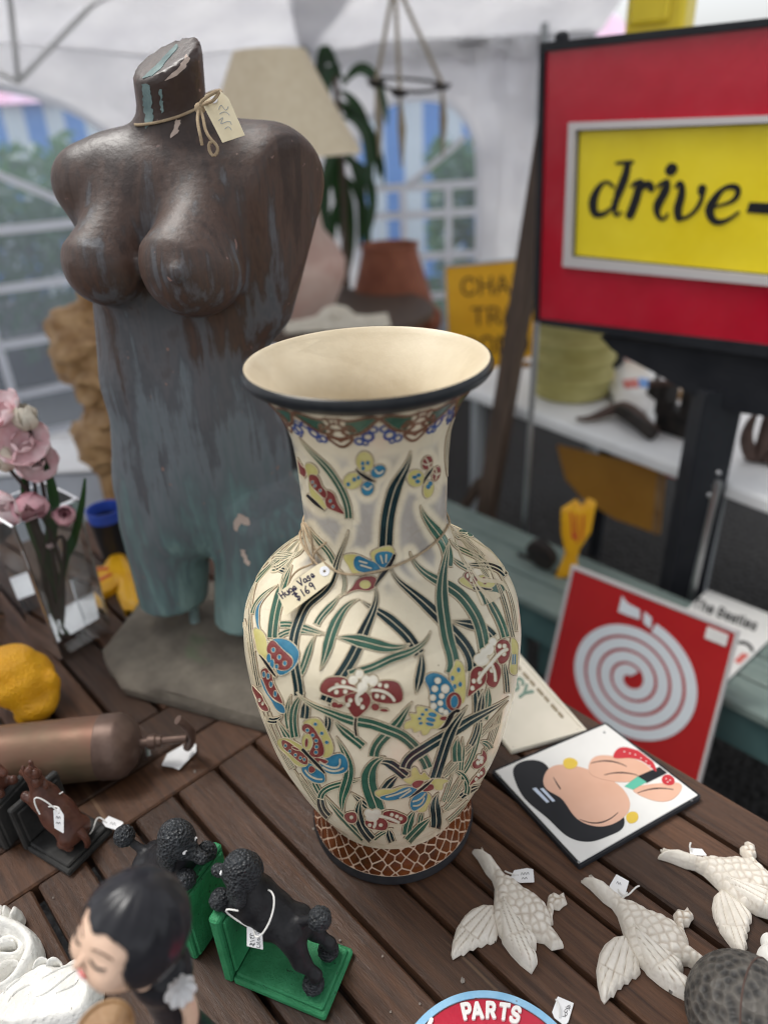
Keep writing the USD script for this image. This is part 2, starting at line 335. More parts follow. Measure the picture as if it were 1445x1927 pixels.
# ---------------------------------------------------------------- the slatted table
ang = math.atan2(DU[1], DU[0])
table = thing('slat_table', 'long dark brown slatted wooden outdoor table carrying the vase and the small goods', 'table', (0, 0, 0), ang)
U0, U1 = -1.515, .34                                   # along the slats
GAP, PIT, TH = .0072, .0618, .036
def tl(u0, u1, n0, n1, z0=T - TH, z1=T, bev=.0025): return bx((u0, n0, z0), (u1, n1, z1), bev)
edges = [.0313 + PIT * k for k in range(-3, 11)]      # the middles of the gaps, across the table
NA, NB = edges[0], .712
for k in range(len(edges) - 2 + 1):
    a = edges[k] + GAP / 2; b = (edges[k + 1] if k + 1 < len(edges) else .66) - GAP / 2
    j = rng.uniform(-.0012, .0012)
    part(table, 'slat', tl(-.683, U1, a, b, z0=T - TH + j, z1=T + j * .6), 'slat_wood', local=True)
    j = rng.uniform(-.0012, .0012)
    part(table, 'slat', tl(U0, -.838, a, b, z0=T - TH + j, z1=T + j * .6), 'slat_wood', local=True)
part(table, 'cross_board', tl(-.757, -.6845, NA, edges[-1] - .003), 'slat_wood', local=True)
part(table, 'cross_board', tl(-.8365, -.7595, NA, edges[-1] - .003), 'slat_wood', local=True)
part(table, 'edge_board', tl(U0, -.7585, edges[-1] + .003, NB, z0=T - .038), 'slat_wood', local=True)
part(table, 'edge_board', tl(-.7565, U1, edges[-1] + .003, NB, z0=T - .038), 'slat_wood', local=True)
part(table, 'edge_board', tl(U0, U1, NA - .06, NA - .003, z0=T - .038), 'slat_wood', local=True)
part(table, 'apron', bx((U0 + .03, NB - .05, T - .11), (U1 - .03, NB - .025, T - .04)), 'slat_wood', local=True)
part(table, 'apron', bx((U0 + .03, NA - .03, T - .11), (U1 - .03, NA - .005, T - .04)), 'slat_wood', local=True)
for uu in (-1.25, -1.0, -.45, -.1): part(table, 'bearer', bx((uu, NA - .004, T - .075), (uu + .05, NB - .052, T - .0365)), 'slat_wood', local=True)
for uu in (U0 + .06, -.79, U1 - .06):
    for nn in (NA + .0, NB - .09): part(table, 'leg', bx((uu - .035, nn, 0), (uu + .035, nn + .04, T - .04), .004), 'slat_wood', local=True)

for x, y, r in ((384, 1662, 5), (366, 1452, 2.5), (590, 1560, 2.2), (870, 1846, 5), (735, 1905, 2.2), (790, 1890, 2), (1180, 1850, 2.2), (560, 1480, 1.8), (640, 1770, 2), (720, 1800, 2.2), (100, 1690, 1.8), (1050, 1690, 1.6), (330, 1590, 1.6)):
    a = np.linspace(0, 2 * np.pi, 12)[:-1]; q = np.stack([x + r * np.cos(a) * rng.uniform(.6, 1.3, 11), y + r * 1.2 * np.sin(a) * rng.uniform(.6, 1.3, 11)], 1); c = onz(q[:, 0], q[:, 1], T + .0016); ctr = c.mean(0) + [0, 0, .0006]
    part(table, 'paint_fleck', TM(np.vstack([c, ctr]), [(i, 11, (i + 1) % 11) for i in range(11)] + [((i + 1) % 11, 11, i) for i in range(11)]), 'fleck', smooth=False)

# ---------------------------------------------------------------- the vase
VX, VY, VH = -.0082, .6049, .586
ZK = np.array([.050, .062, .09, .13, .17, .21, .25, .29, .33, .36, .385, .405, .43, .46, .49, .52, .545, .565, .586])
RK = np.array([.0885, .0935, .1063, .121, .1326, .1394, .1445, .1460, .1420, .1270, .0985, .0775, .0690, .0695, .0700, .0722, .0790, .0905, .1081])
RP = PchipInterpolator(ZK, RK); ZT = np.linspace(.05, VH, 1200); RTAB = RP(ZT); DRT = np.gradient(RTAB, ZT)
def rad(z): return np.interp(z, ZT, RTAB)
def vdist(q):
    z = q[..., 2] - T; D = np.hypot(q[..., 0] - VX, q[..., 1] - VY) - rad(z); return np.where((z < .045) | (z > VH + .002), 9, D)
def vase_map(p):
    """Where the rays through pixels p first meet the vase's outside, and the normals there."""
    p = np.asarray(p, float); P = np.empty((len(p), 3)); 
    for s in range(0, len(p), 4000):
        d = ray(p[s:s + 4000, 0], p[s:s + 4000, 1]); d /= np.linalg.norm(d, axis=1, keepdims=True)
        t = np.linspace(.42, 1.15, 90); q = CAM + d[:, None] * t[None, :, None]
        D = vdist(q); neg = D < 0; hit = neg.any(1); k = np.maximum(np.where(hit, neg.argmax(1), D.argmin(1)), 1)
        lo, hi = t[k - 1], np.where(hit, t[k], t[np.minimum(k + 1, 89)])
        for _ in range(9):
            if hit.all() or hit.any():
                mid = (lo + hi) / 2; f = vdist(CAM + d * mid[:, None]); lo = np.where(hit & (f >= 0), mid, lo); hi = np.where(hit & (f < 0), mid, hi)
            if not hit.all():
                m1, m2 = lo + (hi - lo) * .382, lo + (hi - lo) * .618; f1, f2 = vdist(CAM + d * m1[:, None]), vdist(CAM + d * m2[:, None])
                lo = np.where(~hit & (f1 > f2), m1, lo); hi = np.where(~hit & (f1 <= f2), m2, hi)
        P[s:s + 4000] = CAM + d * ((lo + hi) / 2)[:, None]
    z = np.clip(P[:, 2] - T, .05, VH); a = np.arctan2(P[:, 1] - VY, P[:, 0] - VX); r = rad(z)
    N = np.stack([np.cos(a), np.sin(a), -np.interp(z, ZT, DRT)], 1); N /= np.linalg.norm(N, axis=1, keepdims=True)
    return np.stack([VX + r * np.cos(a), VY + r * np.sin(a), T + z], 1), N
def vase_cyl(p):
    """(angle x radius 0.1, height) on the vase."""
    p = np.asarray(p, float); a = p[:, 0] / .1; z = p[:, 1]; r = rad(z)
    N = np.stack([np.cos(a), np.sin(a), -np.interp(z, ZT, DRT)], 1); N /= np.linalg.norm(N, axis=1, keepdims=True)
    return np.stack([VX + r * np.cos(a), VY + r * np.sin(a), T + z], 1), N
vase = thing('floor_vase', 'huge cream ceramic vase with black rim, painted irises, leaves and butterflies', 'vase', (VX, VY, T))

# traced decoration; each view is a magnified window of the photograph: (left, top, magnification)
VIEW = {'U': (430, 580, 2.535), 'A': (430, 1000, 4.817), 'B': (700, 1000, 4.817), 'C': (430, 1300, 4.817), 'D': (700, 1300, 4.817)}
def px(view, pts):
    x, y, s = VIEW[view]; return np.array(pts, float) / s + [x, y]
# leaves from the topmost down: view, colour (g green, d dark), half width, ends tapered (1 = first, 2 = both), midline from the tip
LEAVES = [
 ('D','d',46,1,[(862,138),(800,225),(720,350),(660,500),(612,650),(565,800)]), ('D','d',46,1,[(1235,58),(1080,165),(900,262),(760,352),(600,445),(440,545),(335,625),(300,700)]),
 ('C','g',44,1,[(625,15),(760,128),(940,205),(1120,268),(1300,302),(1440,352),(1560,402),(1670,492),(1740,575),(1805,700)]),
 ('A','g',46,2,[(1182,618),(1085,668),(1010,760),(950,880),(912,1000),(880,1120),(830,1255)]), ('B','g',54,1,[(690,105),(660,260),(640,400),(632,600),(655,800),(690,1000),(732,1160),(716,1290)]),
 ('B','g',36,1,[(530,908),(468,1012),(350,1092),(180,1152),(0,1235),(-110,1270),(-200,1300)]), ('A','g',52,2,[(1640,1022),(1430,1052),(1300,1022),(1150,985),(985,965)]),
 ('B','g',50,1,[(343,188),(400,300),(500,392),(640,472),(780,562),(890,690),(965,830),(1000,960),(1020,1080)]), ('B','d',42,1,[(725,812),(850,838),(985,872),(1090,955)]),
 ('B','d',27,1,[(835,310),(960,305),(1090,322),(1205,400)]), ('A','g',44,1,[(575,312),(520,440),(462,600),(420,780),(402,965)]),
 ('U','d',31,1,[(868,683),(845,760),(800,845),(773,930),(758,1010),(752,1085),(748,1150)]), ('A','d',42,1,[(1085,-5),(1040,130),(985,280),(940,430),(840,560),(720,660),(655,780),(612,900),(592,1000),(598,1200),(622,1330),(640,1490)]),
 ('A','d',52,1,[(1318,490),(1340,600),(1310,720),(1240,880),(1150,1085),(1030,1290),(940,1420),(880,1540)]), ('B','d',48,1,[(-98,628),(0,695),(120,770),(240,870),(330,962),(390,1050),(430,1110)]),
 ('B','d',40,2,[(440,1080),(448,1200),(425,1350),(400,1475)]), ('B','d',50,1,[(170,320),(215,420),(300,505),(420,605),(560,735),(700,880),(800,985),(872,1090),(908,1270)]),
 ('U','g',16,1,[(338,618),(400,690),(470,762),(520,832),(556,905),(574,1002)]), ('U','g',23,1,[(916,943),(955,1020),(1005,1085),(1040,1160),(1042,1230)]),
 ('A','g',24,1,[(740,-30),(830,100),(915,200),(960,305)]), ('A','g',15,2,[(1000,340),(1050,430),(1050,510),(1015,600)]), ('U','d',7,2,[(1078,520),(1050,600),(1040,700),(1044,800)]),
 ('B','g',20,1,[(705,75),(800,160),(910,212),(1010,275)]), ('B','d',10,1,[(800,60),(920,142),(1005,222)]), ('B','g',15,1,[(735,5),(800,55),(862,38)]), 
 ('A','g',14,1,[(670,55),(560,92),(450,170),(330,285),(225,410)]), ('A','g',13,1,[(690,140),(640,200),(560,232),(430,242)]), ('A','g',13,1,[(682,150),(620,208),(530,205),(420,205)]),
 ('A','d',23,1,[(375,262),(430,318),(545,365)]), ('A','g',18,1,[(445,488),(345,560),(262,650),(222,745)]), ('A','d',15,1,[(252,468),(215,600),(195,780),(212,1000),(240,1200),(275,1400)]),
 ('A','g',8,1,[(135,830),(188,980),(240,1085)]), ('A','d',9,1,[(150,800),(185,1000),(225,1240),(265,1390)]), ('A','g',28,1,[(1008,578),(925,680),(852,760),(800,845)]),
 ('A','g',27,1,[(890,935),(740,892),(600,852),(472,846)]), ('A','g',24,1,[(830,940),(680,905),(545,912),(455,955)]), ('A','g',30,1,[(790,945),(730,1080),(690,1200),(650,1290)]),
 ('B','g',20,1,[(712,232),(800,302),(905,355)]), ('B','g',36,1,[(1000,520),(1065,640),(1150,800),(1205,960)]), ('B','d',16,1,[(1085,365),(1130,470),(1182,600),(1232,780),(1272,960)]), ('B','d',12,1,[(1135,365),(1215,500),(1272,680),(1302,900)]),
 ('B','d',20,1,[(1185,1150),(1210,1300),(1222,1460)]), ('B','d',30,1,[(1000,1440),(985,1560),(960,1720)]), ('B','g',34,1,[(1045,1400),(1045,1520),(1010,1700)]),
 ('D','g',44,1,[(362,105),(282,220),(200,332),(80,452),(18,595)]), ('C','g',66,1,[(1420,600),(1300,690),(1270,800),(1300,940),(1350,1085)]), ('C','g',42,2,[(980,418),(1032,520),(1082,640),(1092,745),(1052,900),(1030,1050),(1050,1110)]),
 ('C','g',36,1,[(962,268),(1050,368),(1140,440),(1218,505)]), ('C','g',26,1,[(1218,792),(1080,832),(960,862),(872,905),(835,975)]), ('C','d',34,1,[(885,890),(840,960),(850,1060),(910,1140)]), ('C','d',40,1,[(1210,975),(1180,1060),(1190,1180),(1240,1280),(1300,1350)]),
 ('C','d',24,1,[(1115,925),(1200,1000),(1300,1085)]), ('C','g',34,1,[(690,20),(610,130),(588,260),(605,420)]), ('C','g',24,1,[(570,40),(538,170),(555,340)]), ('C','d',38,1,[(700,90),(700,170),(690,250)]), ('C','g',26,1,[(450,270),(560,450),(640,560)]),
 ('C','g',26,1,[(880,955),(985,1090),(1105,1222),(1225,1345)]), ('C','g',24,1,[(760,795),(830,925)]), ('C','g',10,1,[(690,735),(765,880),(855,1015)]), ('C','g',10,1,[(650,760),(745,910),(845,1050)]), ('C','g',9,1,[(600,720),(700,880),(800,1030)]),
 ('C','d',24,1,[(490,222),(430,268),(365,262)]), ('C','d',30,1,[(880,190),(905,280),(880,370)]), ('C','d',30,1,[(850,60),(900,70),(940,130)]), ('D','d',42,1,[(45,655),(160,662),(245,722),(312,775)]), ('D','d',38,1,[(240,760),(150,850),(80,960)]), 
 ('D','d',46,1,[(600,925),(570,1040),(580,1150),(572,1245)]), ('D','g',38,1,[(530,1150),(435,1240),(322,1360)]), ('D','g',38,1,[(385,1085),(340,1175),(312,1305)]), ('D','g',20,1,[(455,1090),(440,1150),(430,1200)]), ('D','d',30,1,[(150,1250),(165,1330),(180,1370)]),
 ('D','g',40,1,[(775,425),(765,520),(770,640)]), ('D','g',20,1,[(820,425),(812,600),(800,720)]), ('D','d',24,1,[(960,222),(932,400),(890,490)]), ('D','g',20,1,[(1010,60),(978,300),(900,600),(825,740)]), ('D','d',38,1,[(935,-60),(950,60),(955,220)]),
 ('D','d',13,1,[(1232,98),(1090,262),(900,482),(700,682),(640,765)]), ('D','g',13,1,[(1150,300),(980,420),(790,640),(650,780)]), ('D','g',14,1,[(740,718),(700,840),(640,1005)]), ('D','g',14,1,[(800,770),(745,880),(672,1000)]), ('D','g',14,1,[(830,810),(745,960),(652,1070)]),
 ('D','g',24,1,[(718,718),(815,768),(858,850),(850,935)]), ('D','d',26,1,[(1000,858),(905,890),(800,962)]), ('D','g',8,1,[(835,945),(725,1020),(640,1065)]), ('D','g',8,1,[(840,980),(740,1050),(650,1090)]), ('D','g',24,1,[(980,462),(1035,478),(1072,525)]),
 ('D','g',18,1,[(185,1248),(65,1305),(15,1345)]), ('D','g',16,1,[(860,1000),(780,1100),(690,1180)]), ('D','d',12,1,[(1120,220),(1050,480),(980,640)]), ('D','g',12,1,[(1180,150),(1130,330),(1080,480)]), ('C','g',9,1,[(380,200),(470,440),(600,700)]), ('C','d',9,1,[(300,180),(420,440),(560,700)]),
 ('C','d',10,1,[(345,190),(380,330),(470,520)]),
]
def P_(v, pts): return Polygon(px(v, pts)).buffer(0)
def smooth_poly(v, pts):
    p = px(v, pts); p = np.vstack([p, p[:1]]); d = np.r_[0, np.cumsum(np.linalg.norm(np.diff(p, axis=0), axis=1))]
    q = CubicSpline(d, p, bc_type='periodic')(np.linspace(0, d[-1], 6 * len(p)))[:-1]; return Polygon(q).buffer(0)
def E_(v, c, r, rot=0.0):
    x, y, s = VIEW[v]; q = affinity.rotate(affinity.scale(Point(0, 0).buffer(1, quad_segs=8), r[0] / s, r[1] / s), rot, origin=(0, 0))
    return affinity.translate(q, c[0] / s + x, c[1] / s + y)
def spots(v, pts, r): return unary_union([E_(v, p, r) for p in pts])
def leaf_parts(v, w, ends, pts):
    s = VIEW[v][2]; p = px(v, pts); n = 36; c = spl(p, n); t = np.linspace(0, 1, n)
    k = np.clip(t / .42, 0, 1) ** .75
    if ends == 2: k = k * np.clip((1 - t) / .3, 0, 1) ** .75
    ww = np.maximum(w / s * k, .05); d = np.gradient(c, axis=0); d /= np.linalg.norm(d, axis=1, keepdims=True); nn = np.stack([-d[:, 1], d[:, 0]], 1)
    whole = Polygon(np.vstack([c + nn * ww[:, None], (c - nn * ww[:, None])[::-1]])).buffer(0)
    g = np.minimum(.75, ww * .3)
    mid = Polygon(np.vstack([c + nn * g[:, None], (c - nn * g[:, None])[::-1]])).buffer(0)
    return whole.buffer(1.15, join_style=2, mitre_limit=2), whole.buffer(-.15).difference(mid)
# butterflies and irises: the name, the list of (part name, colour, outline), topmost first
FIG = []
def fig(name, parts): FIG.append((name, parts))
Y_, B_, R_, K_, W_ = 'glaze_yellow', 'glaze_blue', 'glaze_red', 'glaze_black', 'glaze_white'
fig('butterfly', [('body', K_, stroke(px('U', [(612, 772), (640, 795), (668, 812), (697, 826)]), [4, 7, 8, 3])), ('spot', B_, spots('U', [(640, 738), (664, 736), (642, 762), (600, 815), (572, 838), (620, 806)], (9, 11))),
    ('wing', Y_, E_('U', (650, 730), (40, 48), -8)), ('wing', Y_, E_('U', (592, 822), (44, 38), -25)), ('spot', W_, unary_union([stroke(px('U', [(700, 770), (715, 785), (735, 775)]), 2.5), stroke(px('U', [(645, 850), (662, 862), (682, 848)]), 2.5)])), ('wing', B_, E_('U', (714, 777), (38, 28), -35)), ('wing', B_, E_('U', (663, 858), (30, 36), 15))])
fig('butterfly', [('body', K_, stroke(px('U', [(972, 758), (955, 785), (935, 815), (928, 838)]), [2, 6, 6, 2])), ('spot', B_, unary_union([spots('U', [(905, 795), (900, 825), (885, 805)], (12, 10)), spots('U', [(950, 850), (960, 835)], (11, 12))])),
    ('spot', W_, unary_union([stroke(px('U', [(938, 715), (950, 735), (955, 760)]), 1.6), stroke(px('U', [(925, 738), (945, 745), (965, 735)]), 1.6), stroke(px('U', [(985, 765), (990, 790), (985, 815)]), 1.6), stroke(px('U', [(978, 785), (992, 795), (1003, 785)]), 1.6)])), ('wing', R_, E_('U', (946, 736), (24, 34), 20)), ('wing', R_, E_('U', (990, 788), (18, 36), 15)), ('wing', Y_, E_('U', (892, 810), (40, 40))), ('wing', Y_, E_('U', (952, 862), (24, 42), 12))])
fig('butterfly', [('body', K_, stroke(px('U', [(382, 895), (410, 922), (455, 960)]), [7, 8, 3])), ('spot', B_, spots('U', [(415, 846), (440, 868), (487, 918), (500, 945), (403, 828)], (6, 7))),
    ('wing', R_, smooth_poly('U', [(392, 792), (425, 800), (450, 850), (470, 880), (465, 905), (430, 880), (400, 850)])), ('wing', R_, smooth_poly('U', [(468, 868), (500, 880), (522, 930), (553, 980), (510, 968), (470, 945), (462, 905)])),
    ('wing', Y_, smooth_poly('U', [(372, 742), (400, 742), (425, 790), (395, 800), (400, 850), (450, 910), (465, 955), (440, 945), (395, 890), (385, 830), (378, 790)])), ('wing', R_, P_('U', [(330, 714), (352, 750), (378, 772), (366, 808), (344, 790), (336, 750)]))])
fig('butterfly', [('body', K_, stroke(px('U', [(790, 1178), (770, 1220), (735, 1270), (700, 1325)]), [6, 8, 8, 3])), ('spot', W_, unary_union([stroke(px('U', [(625, 1205), (660, 1215)]), 2), stroke(px('U', [(632, 1225), (680, 1240)]), 2), stroke(px('U', [(725, 1180), (735, 1215)]), 2), stroke(px('U', [(752, 1175), (750, 1210)]), 2)])),
    ('wing', B_, smooth_poly('U', [(612, 1180), (660, 1195), (715, 1225), (725, 1245), (660, 1262), (605, 1240), (598, 1205)])), ('wing', B_, smooth_poly('U', [(700, 1175), (745, 1158), (785, 1172), (750, 1235), (720, 1230)])),
    ('wing', Y_, smooth_poly('U', [(550, 1182), (600, 1172), (640, 1190), (660, 1262), (600, 1268), (570, 1225)])), ('wing', Y_, smooth_poly('U', [(680, 1165), (715, 1145), (780, 1140), (790, 1165), (740, 1240), (700, 1215)])),
    ('spot', Y_, E_('U', (652, 1318), (26, 20))), ('wing', R_, smooth_poly('U', [(553, 1368), (588, 1335), (610, 1300), (660, 1278), (705, 1290), (700, 1325), (665, 1348), (610, 1345)]))])
fig('butterfly', [('body', K_, stroke(px('A', [(288, 1122), (340, 1190), (390, 1260), (430, 1312)]), [3, 6, 7, 4])), ('spot', B_, unary_union([spots('A', [(412, 1075), (465, 1140), (515, 1195), (440, 1225)], (17, 22)), spots('A', [(370, 1150), (400, 1200)], (20, 42)), spots('A', [(325, 1295), (365, 1310), (390, 1385), (428, 1470)], (15, 28))])),
    ('wing', R_, smooth_poly('A', [(352, 1062), (400, 990), (470, 1045), (550, 1120), (588, 1175), (560, 1238), (480, 1258), (425, 1230), (380, 1150)])), ('wing', B_, smooth_poly('A', [(400, 985), (500, 975), (600, 1030), (642, 1095), (628, 1180), (560, 1265), (450, 1290), (440, 1250), (560, 1240), (590, 1170), (540, 1105)])),
    ('wing', R_, smooth_poly('A', [(310, 1250), (365, 1240), (405, 1330), (450, 1450), (490, 1560), (430, 1530), (370, 1470), (325, 1370)])), ('wing', B_, smooth_poly('A', [(298, 1330), (340, 1390), (385, 1490), (440, 1545), (488, 1565), (512, 1645), (470, 1640), (400, 1550), (330, 1440)])),
    ('wing', Y_, smooth_poly('A', [(245, 880), (300, 900), (340, 960), (358, 1060), (342, 1160), (280, 1110), (248, 1000)])), ('wing', B_, smooth_poly('A', [(372, 560), (300, 650), (278, 780), (292, 890), (370, 1005), (320, 960), (262, 860), (248, 780), (278, 660)]))])
fig('butterfly', [('body', K_, stroke(px('C', [(680, 535), (730, 590), (800, 660), (872, 742)]), [7, 6, 7, 4])), ('spot', B_, unary_union([spots('C', [(790, 300), (848, 383), (893, 465), (718, 355), (765, 400), (797, 450), (800, 505), (795, 555)], (17, 17)), spots('C', [(520, 495), (560, 545), (610, 580), (655, 605), (690, 620)], (13, 15))])),
    ('spot', R_, unary_union([E_('C', (710, 468), (14, 42), 5), E_('C', (610, 520), (38, 12), 25)])), ('wing', Y_, E_('C', (715, 462), (48, 74))), ('wing', R_, smooth_poly('C', [(668, 340), (692, 298), (750, 310), (812, 390), (862, 490), (858, 580), (800, 602), (735, 575), (765, 500), (745, 410)])),
    ('wing', Y_, smooth_poly('C', [(680, 288), (742, 252), (822, 256), (872, 325), (922, 420), (952, 520), (930, 582), (868, 602), (855, 480), (790, 370)])), ('wing', R_, smooth_poly('C', [(490, 448), (580, 482), (650, 540), (722, 612), (715, 662), (640, 640), (560, 570), (505, 520)])),
    ('wing', Y_, smooth_poly('C', [(448, 450), (500, 428), (600, 458), (690, 520), (722, 600), (718, 672), (640, 682), (555, 605), (478, 530)])), ('spot', W_, unary_union([stroke(px('C', [(830, 640), (900, 680), (990, 690), (1010, 620)]), 2), stroke(px('C', [(860, 690), (950, 725), (1040, 700)]), 2), stroke(px('C', [(700, 720), (760, 780), (850, 800)]), 2)])),
    ('spot', R_, unary_union([smooth_poly('C', [(780, 610), (860, 615), (905, 640), (860, 660)]), smooth_poly('C', [(745, 680), (790, 715), (740, 740)])])), ('wing', B_, smooth_poly('C', [(745, 602), (870, 612), (945, 582), (1022, 568), (1082, 640), (1072, 720), (1000, 752), (900, 742), (825, 682)])), ('wing', B_, smooth_poly('C', [(668, 692), (730, 652), (800, 702), (872, 762), (872, 820), (800, 832), (712, 782)]))])
fig('butterfly', [('body', K_, unary_union([stroke(px('D', [(762, 178), (720, 215), (690, 270), (600, 345)]), [5, 10, 9, 2]), E_('D', (770, 180), (26, 18))])), ('spot', W_, unary_union([spots('B', [(592, 1352), (566, 1425), (548, 1505), (555, 1580)], (28, 28)), spots('B', [(660, 1425)], (36, 40)), spots('B', [(628, 1490), (615, 1555), (625, 1620), (665, 1640)], (24, 24))])),
    ('spot', B_, E_('B', (742, 1542), (34, 58), 4)), ('wing', R_, E_('B', (738, 1540), (70, 84), 5)), ('wing', B_, smooth_poly('B', [(478, 1325), (515, 1290), (600, 1288), (680, 1340), (735, 1420), (745, 1560), (700, 1655), (600, 1645), (530, 1560), (512, 1420)])),
    ('spot', B_, unary_union([spots('B', [(780, 1255), (725, 1330), (795, 1385), (745, 1405)], (17, 24)), spots('D', [(490, 170), (455, 212), (430, 250), (440, 292)], (17, 14)), E_('D', (545, 215), (40, 22), 15), E_('D', (530, 258), (44, 20), 15), E_('D', (520, 300), (38, 16), 15)])), ('spot', R_, E_('D', (650, 248), (38, 20))),
    ('wing', Y_, smooth_poly('B', [(700, 1310), (735, 1230), (765, 1168), (805, 1190), (838, 1290), (846, 1430), (812, 1560), (750, 1480), (735, 1400)])), ('wing', Y_, smooth_poly('D', [(305, 282), (355, 255), (340, 205), (405, 205), (400, 150), (480, 148), (560, 180), (650, 232), (695, 240), (640, 295), (590, 340), (530, 345), (505, 385), (455, 395), (440, 360), (380, 375), (365, 340), (300, 345)]))])
fig('butterfly', [('body', K_, stroke(px('D', [(340, 965), (410, 915), (480, 860), (550, 798)]), [2, 6, 6, 2])), ('spot', W_, unary_union([stroke(px('D', [(130, 960), (220, 935), (340, 885)]), 1.6), stroke(px('D', [(250, 970), (300, 935), (350, 900)]), 1.6), stroke(px('D', [(370, 1000), (420, 985), (480, 930)]), 1.6), stroke(px('D', [(375, 1040), (430, 1030), (470, 970)]), 1.6)])),
    ('spot', R_, unary_union([smooth_poly('D', [(360, 850), (390, 815), (430, 808), (465, 815), (430, 868), (390, 880)]), smooth_poly('D', [(460, 905), (490, 860), (550, 850), (558, 880), (520, 905)])])), ('wing', B_, smooth_poly('D', [(72, 968), (180, 925), (330, 868), (405, 890), (350, 945), (220, 985), (120, 990)])), ('wing', B_, smooth_poly('D', [(358, 980), (410, 930), (490, 915), (485, 1000), (430, 1060), (375, 1085), (345, 1040)])),
    ('wing', Y_, smooth_poly('D', [(28, 920), (65, 895), (180, 890), (285, 862), (340, 865), (200, 925), (70, 965)])), ('wing', Y_, smooth_poly('D', [(288, 800), (350, 775), (355, 720), (385, 690), (412, 715), (445, 760), (470, 735), (500, 770), (525, 795), (460, 812), (360, 850)])), ('wing', Y_, smooth_poly('D', [(535, 822), (620, 795), (690, 818), (640, 850), (640, 880), (560, 885)])), ('wing', Y_, smooth_poly('D', [(495, 925), (532, 955), (505, 1040), (480, 1090), (415, 1092), (480, 1020)]))])
fig('butterfly', [('body', K_, stroke(px('B', [(930, 518), (1000, 525), (1080, 530)]), [8, 6, 2])), ('spot', W_, spots('B', [(862, 405), (892, 440), (905, 410)], (10, 20))), ('wing', R_, smooth_poly('B', [(830, 400), (862, 368), (920, 390), (952, 440), (930, 482), (868, 455)])), ('wing', Y_, smooth_poly('B', [(790, 440), (820, 420), (870, 462), (910, 520), (835, 492)])), ('spot', R_, spots('B', [(1010, 430), (1020, 470)], (14, 14))), ('wing', Y_, smooth_poly('B', [(955, 420), (1010, 402), (1050, 440), (1112, 460), (1090, 505), (1020, 512), (935, 505)]))])
fig('butterfly', [('spot', B_, unary_union([stroke(px('B', [(1272, 1120), (1268, 1200)]), 3), stroke(px('B', [(1292, 1120), (1290, 1200)]), 3)])), ('wing', Y_, smooth_poly('B', [(1268, 965), (1300, 990), (1318, 1090), (1312, 1200), (1290, 1300), (1262, 1290), (1258, 1150), (1255, 1040)]))])
fig('iris', [('frill', W_, unary_union([E_('A', (1185, 1292), (38, 40)), E_('A', (1130, 1345), (45, 42)), E_('A', (1245, 1345), (40, 42)), E_('A', (1310, 1352), (44, 50)), E_('A', (1215, 1410), (50, 48)), stroke(px('A', [(915, 1440), (1010, 1405), (1110, 1420), (1190, 1450)]), 5), stroke(px('A', [(1180, 1560), (1165, 1500), (1210, 1455)]), 7), stroke(px('A', [(1300, 1440), (1400, 1450), (1480, 1500), (1500, 1530)]), 5)])),
    ('spot', W_, unary_union([spots('A', [(1045, 1365), (985, 1395), (980, 1455), (1060, 1450), (1105, 1530), (1195, 1525), (1215, 1590), (1085, 1570), (1370, 1390), (1430, 1400), (1345, 1490), (1400, 1500)], (19, 19))])), ('petal', R_, smooth_poly('A', [(835, 1450), (882, 1340), (960, 1318), (1060, 1330), (1112, 1372), (1175, 1440), (1085, 1472), (1000, 1508), (900, 1485)])), ('petal', R_, smooth_poly('A', [(1300, 1452), (1370, 1360), (1440, 1350), (1530, 1370), (1575, 1450), (1568, 1535), (1480, 1560), (1380, 1552), (1305, 1520)])),
    ('petal', R_, smooth_poly('A', [(1062, 1482), (1140, 1445), (1228, 1445), (1285, 1500), (1272, 1590), (1220, 1645), (1160, 1685), (1090, 1612)])), ('petal', R_, unary_union([E_('A', (965, 1570), (30, 28)), E_('A', (1010, 1580), (34, 20), -20), E_('A', (1330, 1590), (38, 34), 20), E_('A', (1410, 1620), (38, 16), 5)])), ('stem', K_, stroke(px('C', [(1155, 250), (1150, 320), (1160, 400)]), 4.5))])
fig('iris', [('frill', W_, unary_union([E_('B', (960, 1150), (48, 36), -50), E_('B', (1010, 1110), (36, 50), 0), E_('B', (1060, 1070), (40, 52), 10), E_('B', (1090, 1000), (36, 36)), E_('B', (1000, 1180), (60, 36), -25), stroke(px('B', [(960, 1350), (1010, 1270), (1080, 1190), (1150, 1110), (1215, 1070)]), 6), stroke(px('B', [(1075, 1200), (1105, 1270), (1112, 1350)]), 5)])),
    ('spot', W_, spots('B', [(918, 1355), (905, 1420), (975, 1290), (970, 1360), (1150, 1040), (1195, 1040), (1190, 1110), (1080, 1260)], (18, 20))), ('petal', R_, smooth_poly('B', [(1118, 1030), (1170, 980), (1230, 1000), (1247, 1090), (1212, 1180), (1160, 1202), (1122, 1120)])), ('petal', R_, smooth_poly('B', [(900, 1260), (960, 1222), (1022, 1262), (1012, 1380), (940, 1442), (868, 1495), (880, 1380)])), ('petal', R_, smooth_poly('B', [(1040, 1250), (1100, 1178), (1152, 1222), (1152, 1340), (1100, 1415), (1040, 1385), (1022, 1310)]))])
